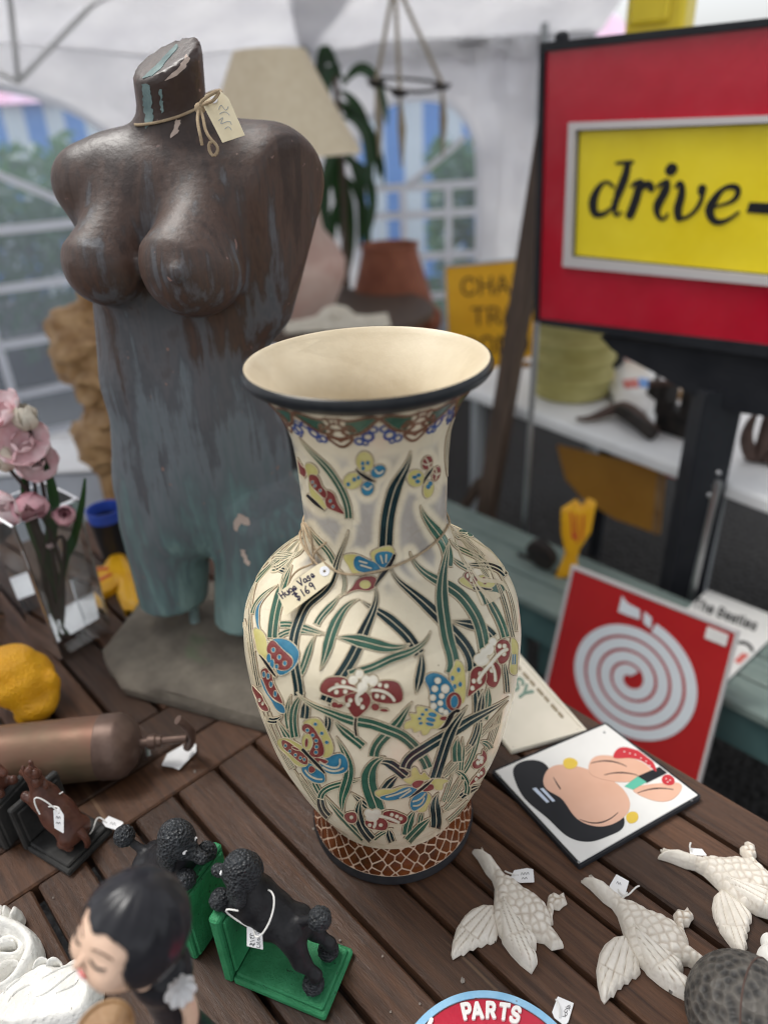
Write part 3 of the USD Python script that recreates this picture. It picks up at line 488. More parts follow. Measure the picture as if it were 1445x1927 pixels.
fig('iris', [('frill', W_, unary_union([E_('C', (1270, 1105), (40, 36)), E_('C', (1340, 1105), (44, 36)), E_('C', (1300, 1150), (60, 30)), stroke(px('C', [(1300, 1150), (1330, 1190), (1320, 1230)]), 5), stroke(px('C', [(1350, 1130), (1440, 1150), (1540, 1190)]), 5)])), ('spot', W_, spots('C', [(1480, 1120), (1525, 1135), (1560, 1155), (1280, 1215), (1380, 1215), (1115, 1145)], (16, 14))),
    ('petal', R_, smooth_poly('C', [(1055, 1120), (1095, 1098), (1150, 1105), (1155, 1185), (1090, 1192)])), ('petal', R_, smooth_poly('C', [(1238, 1182), (1300, 1152), (1400, 1152), (1442, 1200), (1430, 1252), (1340, 1258), (1258, 1230)])), ('petal', R_, smooth_poly('C', [(1400, 1110), (1480, 1085), (1560, 1110), (1618, 1150), (1600, 1192), (1500, 1200), (1430, 1170)]))])
fig('iris', [('spot', W_, spots('D', [(965, 600), (985, 640), (955, 650), (990, 610)], (16, 20))), ('petal', R_, smooth_poly('D', [(905, 652), (945, 610), (960, 580), (990, 575), (1000, 535), (1030, 570), (1025, 640), (975, 695), (920, 700)]))])
fig('iris', [('spot', W_, spots('D', [(960, 760), (985, 745), (940, 800)], (14, 16))), ('petal', R_, smooth_poly('D', [(880, 858), (915, 790), (960, 740), (1005, 690), (1022, 735), (985, 790), (930, 825)]))])
fig('iris', [('spot', W_, spots('A', [(285, 1530), (315, 1560)], (10, 14))), ('petal', R_, smooth_poly('A', [(222, 1400), (262, 1440), (300, 1480), (340, 1560), (365, 1625), (320, 1625), (262, 1530), (235, 1470)]))])

occupied = Polygon()
def decorate(parent, items, ridge=1.05, gap=.55):
    """items: (name, material, polygon) topmost first; glaze pools inside cream ridges with a thin brown edge."""
    global occupied
    made = None; fills = []; full = unary_union([q.buffer(ridge) for _, _, q in items])
    shown = full.difference(occupied.buffer(.25)); used = Polygon()
    for name, mat, q in items:
        f = q.buffer(-.1).intersection(shown.buffer(-.25)).difference(used.buffer(gap)); used = used.union(q)
        m = slab(vase_map, f, .00045, step=3.4, dome=.00035, domew=2.2)
        if m is not None: fills.append((name, mat, m, f))
    if not fills: return
    for name, mat, m, f in fills: 
        made_ = part(parent, name, m, mat, smooth=40); made = made or made_
    r = shown.difference(unary_union([f.buffer(.05) for _, _, _, f in fills]))
    m = slab(vase_map, r, .00085, step=3.0)
    if m is not None: part(parent if parent is not vase else made, 'outline', m, 'ridge_cream', smooth=40)
    e = shown.buffer(.95).difference(shown.buffer(.02)).difference(occupied.buffer(.25)); m = slab(vase_map, e, .0002, step=4.0)
    if m is not None: part(parent if parent is not vase else made, 'outline_edge', m, 'ridge_edge', smooth=40)
    occupied = occupied.union(full)
for name, items in FIG:
    path = numbered(vase.path, name); UsdGeom.Xform.Define(stage, path)
    decorate(Th(path, vase.base, vase.R), items)
back_fill, back_ridge = [], []
for v, col, w, ends, pts in LEAVES:
    o, f = leaf_parts(v, w, ends, pts)
    vis = o.difference(occupied.buffer(.25)); f = f.intersection(vis.buffer(-.35))
    m = slab(vase_map, f, .00045, step=3.4, dome=.0004, domew=2.4)
    if m is None: occupied = occupied.union(o); continue
    lf = part(vase, 'leaf', m, 'leaf_green' if col == 'g' else 'leaf_dark', smooth=40)
    for q in polys(vis.difference(f.buffer(.05))):
        r = slab(vase_map, q, .00085, step=3.0) if q.area > 4 else None
        if r is not None: part(lf, 'outline', r, 'ridge_cream', smooth=40); back_ridge.append(r)
    e = slab(vase_map, vis.buffer(.95).difference(vis.buffer(.02)).difference(occupied.buffer(.25)), .0002, step=4.0)
    if e is not None: part(lf, 'outline_edge', e, 'ridge_edge', smooth=40)
    back_fill.append(m); occupied = occupied.union(o)
def half_turn(ms):
    m = cat(ms); v = m.vertices.copy(); v[:, 0], v[:, 1] = 2 * VX - v[:, 0], 2 * VY - v[:, 1]; return TM(v, m.faces)
part(vase, 'rear_leaves', half_turn(back_fill), 'leaf_green', kind='stuff'); part(vase, 'rear_outlines', half_turn(back_ridge), 'ridge_cream', kind='stuff')

# body, with the grey wash between the motifs of the neck
na, zz = 288, np.r_[np.linspace(.052, .38, 70), np.linspace(.384, .574, 90)]
vm = lathe([(rad(z), z) for z in zz], na, (VX, VY, T))
P = np.array(vm.vertices); d = P - CAM; zc = d @ FW
pix = np.stack([W / 2 + FPX * (d @ RT) / zc, H / 2 - FPX * (d @ UPV) / zc], 1)
front = (P[:, 1] - VY) < .03
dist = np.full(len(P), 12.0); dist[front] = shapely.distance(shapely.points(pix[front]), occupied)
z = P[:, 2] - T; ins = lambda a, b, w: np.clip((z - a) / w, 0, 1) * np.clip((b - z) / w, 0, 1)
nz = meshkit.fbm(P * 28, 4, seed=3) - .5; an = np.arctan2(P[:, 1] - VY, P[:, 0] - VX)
wash_shade = np.clip((dist - 9) / 9 + nz * 1.1, 0, 1) * np.clip(ins(.395, .532, .014) + 0, 0, 1) * np.clip(1.5 + 1.1 * np.cos(an + 1.2) , 0, 1) * .9
body = part(vase, 'body', vm, 'vase_cream', smooth=True, attr=wash_shade)
inner = [(rad(z) - .006, z) for z in np.linspace(VH - .008, .10, 60)] + [(.04, .07), (0.0001, .07)]
lip = [(rad(.574) + .0004, .574), (.1035, .5775), (.1075, .580), (.1095, .583), (.1098, .5865), (.1085, .5895), (.1062, .5905)]
part(vase, 'rim', lathe(lip, 128, (VX, VY, T)), 'black_rim', smooth=50)
part(vase, 'inside', lathe([(.1062, .5905), (.1035, .5895), (.1005, .585)] + [(min(rad(z) - .006, .0985), z) for z in np.linspace(.579, .10, 60)] + [(.04, .07), (.0001, .07)], 128, (VX, VY, T)), 'cream_glaze', smooth=True)
# foot: a giraffe-patterned band over a black ring
BZ0, BZ1 = .0165, .052
def band_r(z): return np.interp(z, [BZ0, .024, .036, .046, BZ1], [.0985, .0972, .0925, .0895, .0885])
part(vase, 'foot_band', lathe([(band_r(z), z) for z in np.linspace(BZ0, BZ1, 14)] + [(.086, BZ1 + .001)], 160, (VX, VY, T)), 'band_cream', smooth=40)
part(vase, 'foot_ring', lathe([(.001, .0006), (.096, .0006), (.0995, .003), (.1005, .009), (.1, .0145), (.0985, .0165)], 128, (VX, VY, T)), 'foot_black', smooth=40)
from scipy.spatial import Voronoi
nc = 36; pts = []
for k, zr in enumerate(np.linspace(BZ0 - .004, BZ1 + .004, 6)):
    for j in range(nc): pts.append(((j + (k % 2) * .5 + rng.uniform(-.22, .22)) * 2 * np.pi * .1 / nc, zr + rng.uniform(-.0016, .0016)))
pts = np.array(pts); full = np.vstack([pts, pts + [2 * np.pi * .1, 0], pts - [2 * np.pi * .1, 0]])
vor = Voronoi(full)
def band_map(p):
    p = np.asarray(p); a = p[:, 0] / .1; r = band_r(p[:, 1]); dr = (band_r(p[:, 1] + .001) - band_r(p[:, 1] - .001)) / .002
    N = np.stack([np.cos(a), np.sin(a), -dr], 1); N /= np.linalg.norm(N, axis=1, keepdims=True)
    return np.stack([VX + r * np.cos(a), VY + r * np.sin(a), T + p[:, 1]], 1), N
clip = sbox(-1, BZ0 + .0012, 2, BZ1 - .0008)
for k in range(len(pts)):
    reg = vor.regions[vor.point_region[k]]
    if -1 in reg or not reg: continue
    q = Polygon(vor.vertices[reg]).buffer(-.0018).buffer(.0009).intersection(clip)
    a = pts[k, 0] / .1
    if q.is_empty or q.area < 3e-6: continue
    if math.sin(a) > .35: continue
    m = slab(band_map, q, .0004, step=.0028, dome=.0004, domew=.0015)
    if m is not None: part(vase, 'brown_cell', m, 'cell_brown', smooth=40)
# border under the rim: scrolled clouds and blue rings, repeated around
def arcs(c, r, a0, a1, n=14): t = np.radians(np.linspace(a0, a1, n)); return np.stack([c[0] + r * np.cos(t), c[1] + r * np.sin(t)], 1)
mot = []                                              # in units where the motif is 2 wide and hangs from y = 0 down to -1
def both(f): return [f(1), f(-1)]
green = unary_union(both(lambda s: Polygon([(s * x, y) for x, y in [(.95, -.06), (.62, -.02), (.30, -.16), (.22, -.36), (.34, -.52), (.55, -.46), (.72, -.28)]]).buffer(.03)))
brown = unary_union([stroke([(s * x, y) for x, y in q], w) for s in (1, -1) for q, w in [([(1.0, -.02), (.72, .02), (.40, -.08), (.14, -.02)], .07), ([(1.0, -.06), (.78, -.34), (.55, -.54), (.30, -.60), (.12, -.50)], .075), ([(.16, -.50), (.30, -.42), (.44, -.46), (.40, -.34), (.26, -.28)], .06), ([(.0, -.98), (.22, -.88), (.34, -.70), (.18, -.72), (.0, -.82)], .07), ([(.0, -.04), (.14, -.10), (.10, -.24), (.20, -.32), (.0, -.44)], .06)]] + [stroke([(-.2, -.66), (0, -.72), (.2, -.66)], .06), Point(0, -.2).buffer(.05)])
rings = unary_union([Point(s * x, y).buffer(r).difference(Point(s * x, y).buffer(r * .55)) for s in (1, -1) for x, y, r in [(.50, -.80, .13), (.74, -.66, .17), (.88, -.42, .13), (.66, -.86, .09)]])
green = green.difference(brown.buffer(.015)); rings = rings.difference(brown.buffer(.02)).difference(green.buffer(.02))
N_M = 8; z_top, z_h = .5715, .032
for j in range(N_M):
    ca = (-1.875 + j * 2 * math.pi / N_M)
    if math.sin(ca) > .75: continue
    def mp(p, ca=ca):
        p = np.asarray(p); return vase_cyl(np.stack([(ca + p[:, 0] * math.pi / N_M * .985) * .1, z_top + p[:, 1] * z_h], 1))
    path = numbered(vase.path, 'border_motif'); UsdGeom.Xform.Define(stage, path); bt = Th(path, vase.base, vase.R)
    part(bt, 'green_cloud', slab(mp, green, .0004, step=.08), 'leaf_green'); part(bt, 'brown_scroll', slab(mp, brown, .0007, step=.07), 'glaze_brown'); [part(bt, 'blue_ring', slab(mp, q, .0006, step=.06), 'glaze_navy') for q in polys(rings)]

# ---------------------------------------------------------------- the marquee behind
mk('tent_fabric', {'tc': ('texture_coordinate', {}), 'no': ('noise_texture', {'scale': 3.5, 'detail': 6, 'roughness': .6}), 'rp': ('rgb_ramp', {'ramp': [(.35, (.80, .80, .82)), (.65, (.89, .89, .90))]}),
    'd': ('principled_bsdf', {'roughness': .55}), 't': ('translucent_bsdf', {}), 'm': ('mix_closure', {'fac': .55}), 'bn': ('noise_texture', {'scale': 5, 'detail': 3}), 'bu': ('bump', {'distance': .12, 'strength': .7})},
    [('tc.object', 'no.vector'), ('no.fac', 'rp.fac'), ('rp.color', 'd.base_color'), ('rp.color', 't.color'), ('tc.object', 'bn.vector'), ('bn.fac', 'bu.height'), ('bu.normal', 'd.normal'), ('d.BSDF', 'm.closure1'), ('t.BSDF', 'm.closure2')], 'm.closure')
mk('clear_sheet', {'w': ('translucent_bsdf', {'color': (.80, .84, .95)}), 'm2': ('mix_closure', {'fac': .04}), 't': ('transparent_bsdf', {'color': (.90, .94, .98)}), 'g': ('glossy_bsdf', {'roughness': .12}), 'f': ('fresnel', {'IOR': 1.35}), 'm': ('mix_closure', {})}, [('f.fac', 'm.fac'), ('t.BSDF', 'm2.closure1'), ('w.BSDF', 'm2.closure2'), ('m2.closure', 'm.closure1'), ('g.BSDF', 'm.closure2')], 'm.closure')
def leafy(name, c1, c2, tr, rough=.4):
    mk(name, {'g': ('geometry', {}), 'rp': ('rgb_ramp', {'ramp': [(0, c1), (1, c2)]}), 'd': ('principled_bsdf', {'roughness': rough}), 't': ('translucent_bsdf', {'color': tr}), 'm': ('mix_closure', {'fac': .25})},
       [('g.random_per_island', 'rp.fac'), ('rp.color', 'd.base_color'), ('d.BSDF', 'm.closure1'), ('t.BSDF', 'm.closure2')], 'm.closure')
leafy('hedge_leaf', (.025, .075, .032), (.09, .20, .075), (.12, .28, .08)); leafy('plant_leaf', (.010, .035, .012), (.035, .085, .028), (.04, .12, .03), .3)
paint('white_print', (.74, .76, .82), rough=.5); paint('white_paint', (.70, .70, .70), (.78, .78, .77), rough=.45, scale=6)
paint('stripe_blue', (.12, .29, .66), (.15, .34, .72), rough=.6); paint('stripe_white', (.74, .78, .80), rough=.6); paint('canopy_pink', (.62, .28, .40), (.66, .56, .72), rough=.7, scale=2.2)
paint('steel', (.42, .43, .44), (.5, .5, .5), rough=.32, metallic=1.0, scale=20); paint('pole_grey', (.33, .35, .36), rough=.5); paint('rope', (.24, .20, .14), (.32, .27, .2), rough=.9, scale=60)
paint('shade_linen', (.68, .57, .40), (.74, .64, .47), rough=.9, scale=40, bump=.0015, bscale=300); paint('blush_pottery', (.46, .29, .24), (.54, .40, .34), rough=.6, scale=7)
paint('terracotta', (.20, .062, .034), (.28, .10, .055), rough=.8, scale=14, bump=.004, bscale=50); paint('brown_timber', (.055, .036, .026), (.10, .066, .046), rough=.6, scale=8, stretch=(6, 6, .8), bump=.002, bscale=50)
paint('plaster_cream', (.60, .54, .44), (.68, .62, .52), rough=.7, scale=20, bump=.002, bscale=80); paint('gold_wood', (.22, .115, .045), (.40, .25, .12), rough=.55, scale=22, bump=.004, bscale=40)
paint('traffic_yellow', (.62, .30, .012), (.68, .36, .02), rough=.4, scale=5); paint('sign_black', (.012, .013, .016), (.02, .021, .024), rough=.4, scale=12, spec=.18)
paint('sign_red', (.36, .005, .018), (.44, .010, .028), rough=.12, rough2=.3, scale=5, spec=.5, bump=.0008, bscale=7); paint('sign_yellow', (.72, .55, .010), (.82, .66, .03), rough=.12, rough2=.3, scale=4, spec=.5, bump=.0008, bscale=7); paint('sign_silver', (.50, .47, .46), rough=.35); paint('bright_yellow', (.62, .48, .02), (.7, .55, .03), rough=.35, scale=6)
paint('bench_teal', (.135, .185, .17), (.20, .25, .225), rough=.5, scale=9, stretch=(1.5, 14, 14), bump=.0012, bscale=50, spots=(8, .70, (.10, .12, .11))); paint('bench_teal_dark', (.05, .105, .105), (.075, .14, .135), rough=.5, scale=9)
paint('olive_clay', (.33, .29, .09), (.44, .40, .16), rough=.75, scale=9, bump=.003, bscale=40); paint('rust_sheet', (.38, .17, .02), (.46, .22, .03), rough=.5, scale=6)
paint('dark_iron', (.012, .011, .011), (.035, .028, .024), rough=.55, scale=25, bump=.002, bscale=70, spec=.18); paint('rusty_iron', (.05, .030, .024), (.12, .075, .06), rough=.7, scale=14, bump=.003, bscale=60)
paint('cast_yellow', (.62, .30, .008), (.70, .37, .012), rough=.35, scale=20, bump=.0012, bscale=90); paint('red_print', (.50, .05, .03), rough=.5); paint('hose_red', (.36, .012, .014), (.40, .018, .018), rough=.35, scale=4); paint('hose_white', (.62, .67, .70), (.68, .72, .75), rough=.35, scale=4)
paint('enamel_white', (.66, .65, .62), (.72, .71, .68), rough=.22, scale=12); paint('enamel_cream', (.60, .56, .46), (.66, .61, .51), rough=.4, scale=14, spots=(18, .68, (.45, .38, .27))); paint('ink_black', (.012, .012, .014), rough=.5, spec=.18); paint('ink_green', (.16, .25, .20), rough=.5); paint('ink_brown', (.25, .20, .13), rough=.5); paint('ink_red', (.55, .12, .10), rough=.5)

CX = np.array([-.28, 4.2]); EL = np.array([-math.cos(math.radians(30)), -math.sin(math.radians(30)), 0]); NL = np.array([.5, -.866, 0])
def wall_l(p):
    p = np.asarray(p, float); b = (meshkit.fbm(np.stack([p[:, 0] * 1.3, p[:, 1] * .7, 0 * p[:, 0]], 1), 3, 5) - .5) * .05
    return np.array([*CX, 0]) + p[:, :1] * EL + p[:, 1:2] * [0, 0, 1] + b[:, None] * NL, np.broadcast_to(NL, (len(p), 3))
def wall_r(p):
    p = np.asarray(p, float); s, z = p[:, 0], p[:, 1]; f = np.clip((s - .62) / .3, 0, 1)
    b = (meshkit.fbm(np.stack([s * 5, z * 1.1, 0 * s], 1), 3, 9) - .5) * .10 * (f + .25) + np.sin(s * 38 + 2.2 * z) * .012 * f
    return np.stack([CX[0] + s, CX[1] - b, z], 1), np.broadcast_to(np.array([0, -1.0, 0]), (len(p), 3))
def arch(c, w, z0, zs, zt, n=2.4):
    t = np.linspace(0, np.pi, 40); return Polygon([(c + w, z0)] + [(c + w * np.sign(np.cos(a)) * abs(np.cos(a)) ** (2 / n), zs + (zt - zs) * np.sin(a) ** (2 / n)) for a in t] + [(c - w, z0)])
winL, winR = arch(1.72, .82, .22, 1.17, 1.73), arch(.55, .33, .35, 1.24, 1.61)
tent = thing('marquee_tent', 'white fabric marquee with arched clear windows standing behind the table', 'marquee', (*CX, 0))
part(tent, 'wall', slab(wall_l, sbox(0.02, 0, 4.2, 1.87).difference(winL), .002, step=.12, back=True), 'tent_fabric', smooth=40)
part(tent, 'wall', slab(wall_r, sbox(-.0, 0, 1.21, 1.84).difference(winR), .002, step=.035, back=True), 'tent_fabric', smooth=40)
for wm, win, hz, vs in ((wall_l, winL, (.43, .675, .925, 1.17), (1.72, 2.3, 1.15)), (wall_r, winR, (.62, .84, 1.06, 1.2), (.47, .72))):
    path = part(tent, 'window', slab(wm, win.buffer(.004), .0035, .002, step=.14, back=True), 'clear_sheet', smooth=40)
    for z in hz: part(path, 'glazing_bar', slab(wm, sbox(-9, z - .02, 9, z + .02).intersection(win), .008, .0042, step=.1), 'white_print', smooth=False)
    for s in vs: part(path, 'glazing_bar', slab(wm, sbox(s - .018, -1, s + .018, hz[-1] - .02).intersection(win), .010, .0045, step=.1), 'white_print', smooth=False)
    part(path, 'window_edge', slab(wm, win.buffer(.02).difference(win.buffer(-.012)), .007, .0025, step=.08), 'white_print', smooth=False)
part(wL := tent, 'fan_bar', slab(wall_l, stroke([(1.15, 1.19), (1.72, 1.50)], .034, smooth=False).intersection(winL), .0085, .0045, step=.1), 'white_print')
part(tent, 'fan_bar', slab(wall_r, stroke([(.50, 1.21), (.80, 1.42)], .03, smooth=False).intersection(winR), .0085, .0045, step=.1), 'white_print')
# roof: cloth rising inwards from the eaves, its frame poles below it
nR = np.array([0, -1.0, 0])
def roof_quad(a, b, inward, run, rise, sag):
    n = 16; V = []
    for i in range(n + 1):
        for j in range(n + 1):
            s, t = i / n, j / n; p = a + (b - a) * s + inward * run * t + np.array([0, 0, rise * t - sag * 4 * t * (1 - t) - sag * .6 * math.sin(s * math.pi * 3) ** 2 * (1 - t)]); V.append(p)
    F = []
    for i in range(n):
        for j in range(n): q = i * (n + 1) + j; F += [(q, q + 1, q + n + 2), (q, q + n + 2, q + n + 1)]
    m = TM(V, F); m2 = TM(np.array(V) + [0, 0, .004], np.array(F)[:, ::-1]); return cat([m, m2])
cL = np.array([*CX, 1.87]); cR = np.array([*CX, 1.84])
part(tent, 'roof_panel', roof_quad(cL, cL + EL * 4.2, NL, 1.9, .95, .10), 'tent_fabric', smooth=True)
part(tent, 'roof_panel', roof_quad(cR - [.02, 0, 0], cR + [1.55, .25, .04], nR, 1.3, .62, .06), 'tent_fabric', smooth=True)
part(tent, 'corner_pole', tube([[*CX - [0, .03], 0], [*CX - [0, .03], 2.15]], .022, 12), 'pole_grey')
part(tent, 'corner_pole', tube([[.90, 4.13, 0], [.90, 4.13, 1.9]], .02, 12), 'pole_grey')
for s in (.9, 1.35, 2.2): 
    p0 = cL + EL * 1.35 + NL * .06; part(tent, 'roof_pole', tube([p0 + [0, 0, -.14], cL + EL * s + NL * .5 + [0, 0, .22]], .012, 8), 'white_paint')
part(tent, 'valance', slab(wall_r, unary_union([Polygon([(k * .24, 1.86), (k * .24, 1.80), (k * .24 + .06, 1.765), (k * .24 + .12, 1.755), (k * .24 + .18, 1.765), (k * .24 + .24, 1.80), (k * .24 + .24, 1.86)]) for k in range(0, 6)]).buffer(.001), .03, .026, step=.05, back=True), 'tent_fabric', smooth=40)

# striped stall and greenery seen through the windows
aw = thing('striped_stall', 'blue and white striped stall with a pink canopy beyond the marquee windows', 'market stall', (-1.5, 7.2, 0))
k = 0
for i in range(46):
    x0 = -5.6 + i * .175; y = 7.2 + .02 * math.sin(i * 1.7); y1 = 7.2 + .02 * math.sin((i + 1) * 1.7)
    part(aw, 'stripe', TM([[x0, y, .15], [x0 + .175, y1, .15], [x0 + .175, y1, 1.80], [x0, y, 1.80]], [[0, 1, 2], [0, 2, 3]]), 'stripe_blue' if i % 2 else 'stripe_white', smooth=False)
part(aw, 'canopy', TM([[-5.7, 7.1, 1.79], [2.6, 7.1, 1.79], [2.2, 8.6, 2.7], [-5.2, 8.6, 2.7]], [[0, 1, 2], [0, 2, 3]]), 'canopy_pink')
def leaf_cloud(fn, n, size, seed):
    r = np.random.default_rng(seed); c = fn(r, n); d = r.normal(size=(n, 3)); d /= np.linalg.norm(d, axis=1, keepdims=True); e = np.cross(d, r.normal(size=(n, 3))); e /= np.linalg.norm(e, axis=1, keepdims=True)
    L = size * r.uniform(.6, 1.4, (n, 1)); w = L * .33; nn = np.cross(d, e)
    V = np.stack([c - d * L, c + e * w + nn * L * .1, c + d * L, c - e * w + nn * L * .1], 1).reshape(-1, 3); q = np.arange(n)[:, None] * 4
    return TM(V, np.concatenate([q + [0, 1, 2], q + [0, 2, 3]]))
def hedge_fn(x0, x1, y0, y1, h0, seed):
    def f(r, n):
        x = r.uniform(x0, x1, n); y = r.uniform(y0, y1, n); top = h0 * (.82 + .36 * meshkit.fbm(np.stack([x * 1.6, y * 1.6, 0 * x + seed], 1), 3))
        return np.stack([x, y, top * r.uniform(.02, 1, n) ** .6], 1)
    return f
h = thing('garden_hedge', 'leafy green hedge growing outside the left arched window', 'hedge', (-2.6, 5.6, 0))
part(h, 'foliage', leaf_cloud(hedge_fn(-4.4, -.9, 4.9, 6.2, 1.42, 1), 5200, .075, 3), 'hedge_leaf', smooth=False, kind='stuff')
for k in range(5): part(h, 'stem', tube([[-4 + k * .7, 5.6, 0], [-3.9 + k * .7, 5.6, 1.0]], [.03, .015], 7), 'brown_timber')
h = thing('garden_shrub', 'dark green shrub outside the small right arched window', 'shrub', (.75, 5.4, 0))
part(h, 'foliage', leaf_cloud(hedge_fn(.45, 1.3, 5.1, 5.8, 1.35, 4), 1500, .07, 5), 'hedge_leaf', smooth=False, kind='stuff'); part(h, 'stem', tube([[.8, 5.4, 0], [.82, 5.4, .9]], [.03, .015], 7), 'brown_timber')

# ---------------------------------------------------------------- things standing in the marquee
def blade(pts, w, n=14, fold=.25, prof=None):
    c = spl(pts, n); d = np.gradient(c, axis=0); d /= np.linalg.norm(d, axis=1, keepdims=True); side = np.cross(d, CAM - c); side /= np.linalg.norm(side, axis=1, keepdims=True); up = np.cross(side, d)
    t = np.linspace(0, 1, n); k = (np.sin(np.pi * np.clip(t, .02, .99) ** .75) ** .7 if prof is None else prof(t)) * w
    V = np.concatenate([c + side * k[:, None] + up * (k * fold)[:, None], c, c - side * k[:, None] + up * (k * fold)[:, None]]); F = []
    for i in range(n - 1): F += [(i, i + 1, n + i + 1), (i, n + i + 1, n + i), (n + i, n + i + 1, 2 * n + i + 1), (n + i, 2 * n + i + 1, 2 * n + i)]
    return TM(V, F)
# lamp on a round side table
ax = at(548, 300, 3.0); zt = lambda y, Y=3.0: float(at(548, y, Y)[2])
tz = zt(592, 3.0); tc = np.array([ax[0] + .10, 3.05])
st = thing('side_table', 'round dark wooden side table under the cream lamp', 'side table', (*tc, 0))
part(st, 'tabletop', lathe([(.001, tz - .035), (.42, tz - .035), (.435, tz - .028), (.438, tz - .01), (.43, tz), (.001, tz)], 64, (*tc, 0)), 'brown_timber', smooth=40)
part(st, 'pedestal', lathe([(.20, 0), (.20, .03), (.06, .08), (.045, .3), (.06, .5), (.05, tz - .036)], 24, (*tc, 0)), 'brown_timber')
lp = thing('table_lamp', 'big lamp with a flared cream shade and a blush pottery base', 'lamp', (ax[0], 3.0, tz))
z1, z0 = zt(92), zt(292)
part(lp, 'lamp_shade', lathe([(.31, z0), (.262, z0 + (z1 - z0) * .25), (.215, z0 + (z1 - z0) * .5), (.165, z0 + (z1 - z0) * .78), (.128, z1), (.122, z1), (.16, z0 + (z1 - z0) * .78), (.21, z0 + (z1 - z0) * .5), (.305, z0)], 64, (ax[0] - .04, 3.0, 0)), 'shade_linen', smooth=40)
part(lp, 'lamp_base', lathe([(.001, tz + .001), (.11, tz + .001), (.115, tz + .02), (.14, tz + .07), (.175, tz + .15), (.18, tz + .21), (.15, tz + .27), (.10, tz + .33), (.085, tz + .42), (.06, z0 + .02), (.02, z0 + .05)], 40, (ax[0] - .0, 3.0, 0)), 'blush_pottery', smooth=40)
# cream carved panel lying at the table's front
cp = thing('carved_ornament', 'cream carved ornament lying on the round side table', 'carving', (*at(635, 590, 2.72)[:2], tz))
shape = smooth = Polygon([(-.19, 0), (-.19, .03), (-.12, .036), (-.07, .045), (-.04, .075), (0, .085), (.04, .075), (.07, .045), (.12, .038), (.19, .042), (.2, .0)]).buffer(.006)
o = at(632, 603, 2.70); o[2] = tz + .004
part(cp, 'plaque', slab(frame_map(o, [1, .02, .0], [0, .45, .89]), shape, .022, 0, step=.016, dome=.012, domew=.03, back=True), 'plaster_cream', smooth=True)
for s in (-.14, -.08, 0, .08, .14): 
    m = trimesh.creation.icosphere(2, 1.0); m.apply_scale([.022, .012, .018]); m.apply_translation(o + [s, -.012, .028 + (.03 if s == 0 else 0)]); part(cp, 'rosette', m, 'plaster_cream', smooth=True)
# terracotta urn
c = at(737, 560, 3.45); zr = lambda y: float(at(737, y, 3.45)[2])
tp = thing('terracotta_urn', 'tall terracotta urn behind the vase, beside the side table', 'urn', (c[0], 3.45, 0))
ztp = zr(458)
part(tp, 'urn_body', lathe([(.001, .001), (.15, .001), (.17, .05), (.21, .25), (.215, .45), (.205, ztp - .30), (.165, ztp - .16), (.132, ztp - .05), (.128, ztp - .02), (.136, ztp), (.118, ztp), (.112, ztp - .06), (.001, ztp - .08)], 48, (c[0], 3.45, 0)), 'terracotta', smooth=40)
for a in np.linspace(-2.9, -.2, 7):
    m = trimesh.creation.icosphere(2, 1.0); m.apply_scale([.05, .05, .07]); m.apply_translation([c[0] + .19 * math.cos(a), 3.45 + .19 * math.sin(a), zr(600)]); part(tp, 'relief_boss', m, 'terracotta', smooth=True)
# strap-leaved pot plant
pc = at(645, 520, 3.7); pl = thing('pot_plant', 'tall pot plant with long drooping dark green leaves behind the lamp', 'plant', (pc[0], 3.7, 0))
part(pl, 'plant_pot', lathe([(.001, .001), (.13, .001), (.16, .3), (.17, .31), (.15, .31), (.14, .28), (.001, .28)], 32, (pc[0], 3.7, 0)), 'rusty_iron')
part(pl, 'stem', tube(spl([[pc[0], 3.7, .28], at(648, 420, 3.7), at(640, 250, 3.7), at(628, 130, 3.7)], 14), [.022] * 7 + [.014] * 7, 8), 'brown_timber')
LV = [[(640, 140), (612, 90), (606, 190), (622, 330)], [(640, 190), (690, 240), (715, 300), (722, 352)], [(645, 160), (690, 130), (715, 170), (728, 235)], [(640, 130), (610, 110), (600, 160), (604, 230)], [(640, 200), (660, 215), (700, 270), (708, 340)],
      [(645, 260), (620, 300), (612, 380), (618, 460)], [(645, 280), (670, 320), (680, 390), (676, 470)], [(645, 240), (632, 300), (636, 380), (640, 450)], [(648, 300), (690, 330), (700, 400), (690, 450)], [(648, 320), (615, 350), (606, 420), (610, 500)], [(648, 330), (655, 370), (660, 430), (655, 520)],
      [(645, 220), (680, 235), (695, 300), (700, 370)], [(640, 170), (655, 180), (690, 250), (690, 320)], [(648, 330), (680, 380), (690, 440), (684, 520)], [(645, 150), (625, 130), (612, 170), (615, 260)], [(648, 360), (630, 400), (622, 460), (628, 530)]]
for k, q in enumerate(LV): part(pl, 'leaf', blade([at(x, y, 3.7 + .12 * math.sin(k * 2.1) * (i / 3)) for i, (x, y) in enumerate(q)], .024), 'plant_leaf', smooth=40)
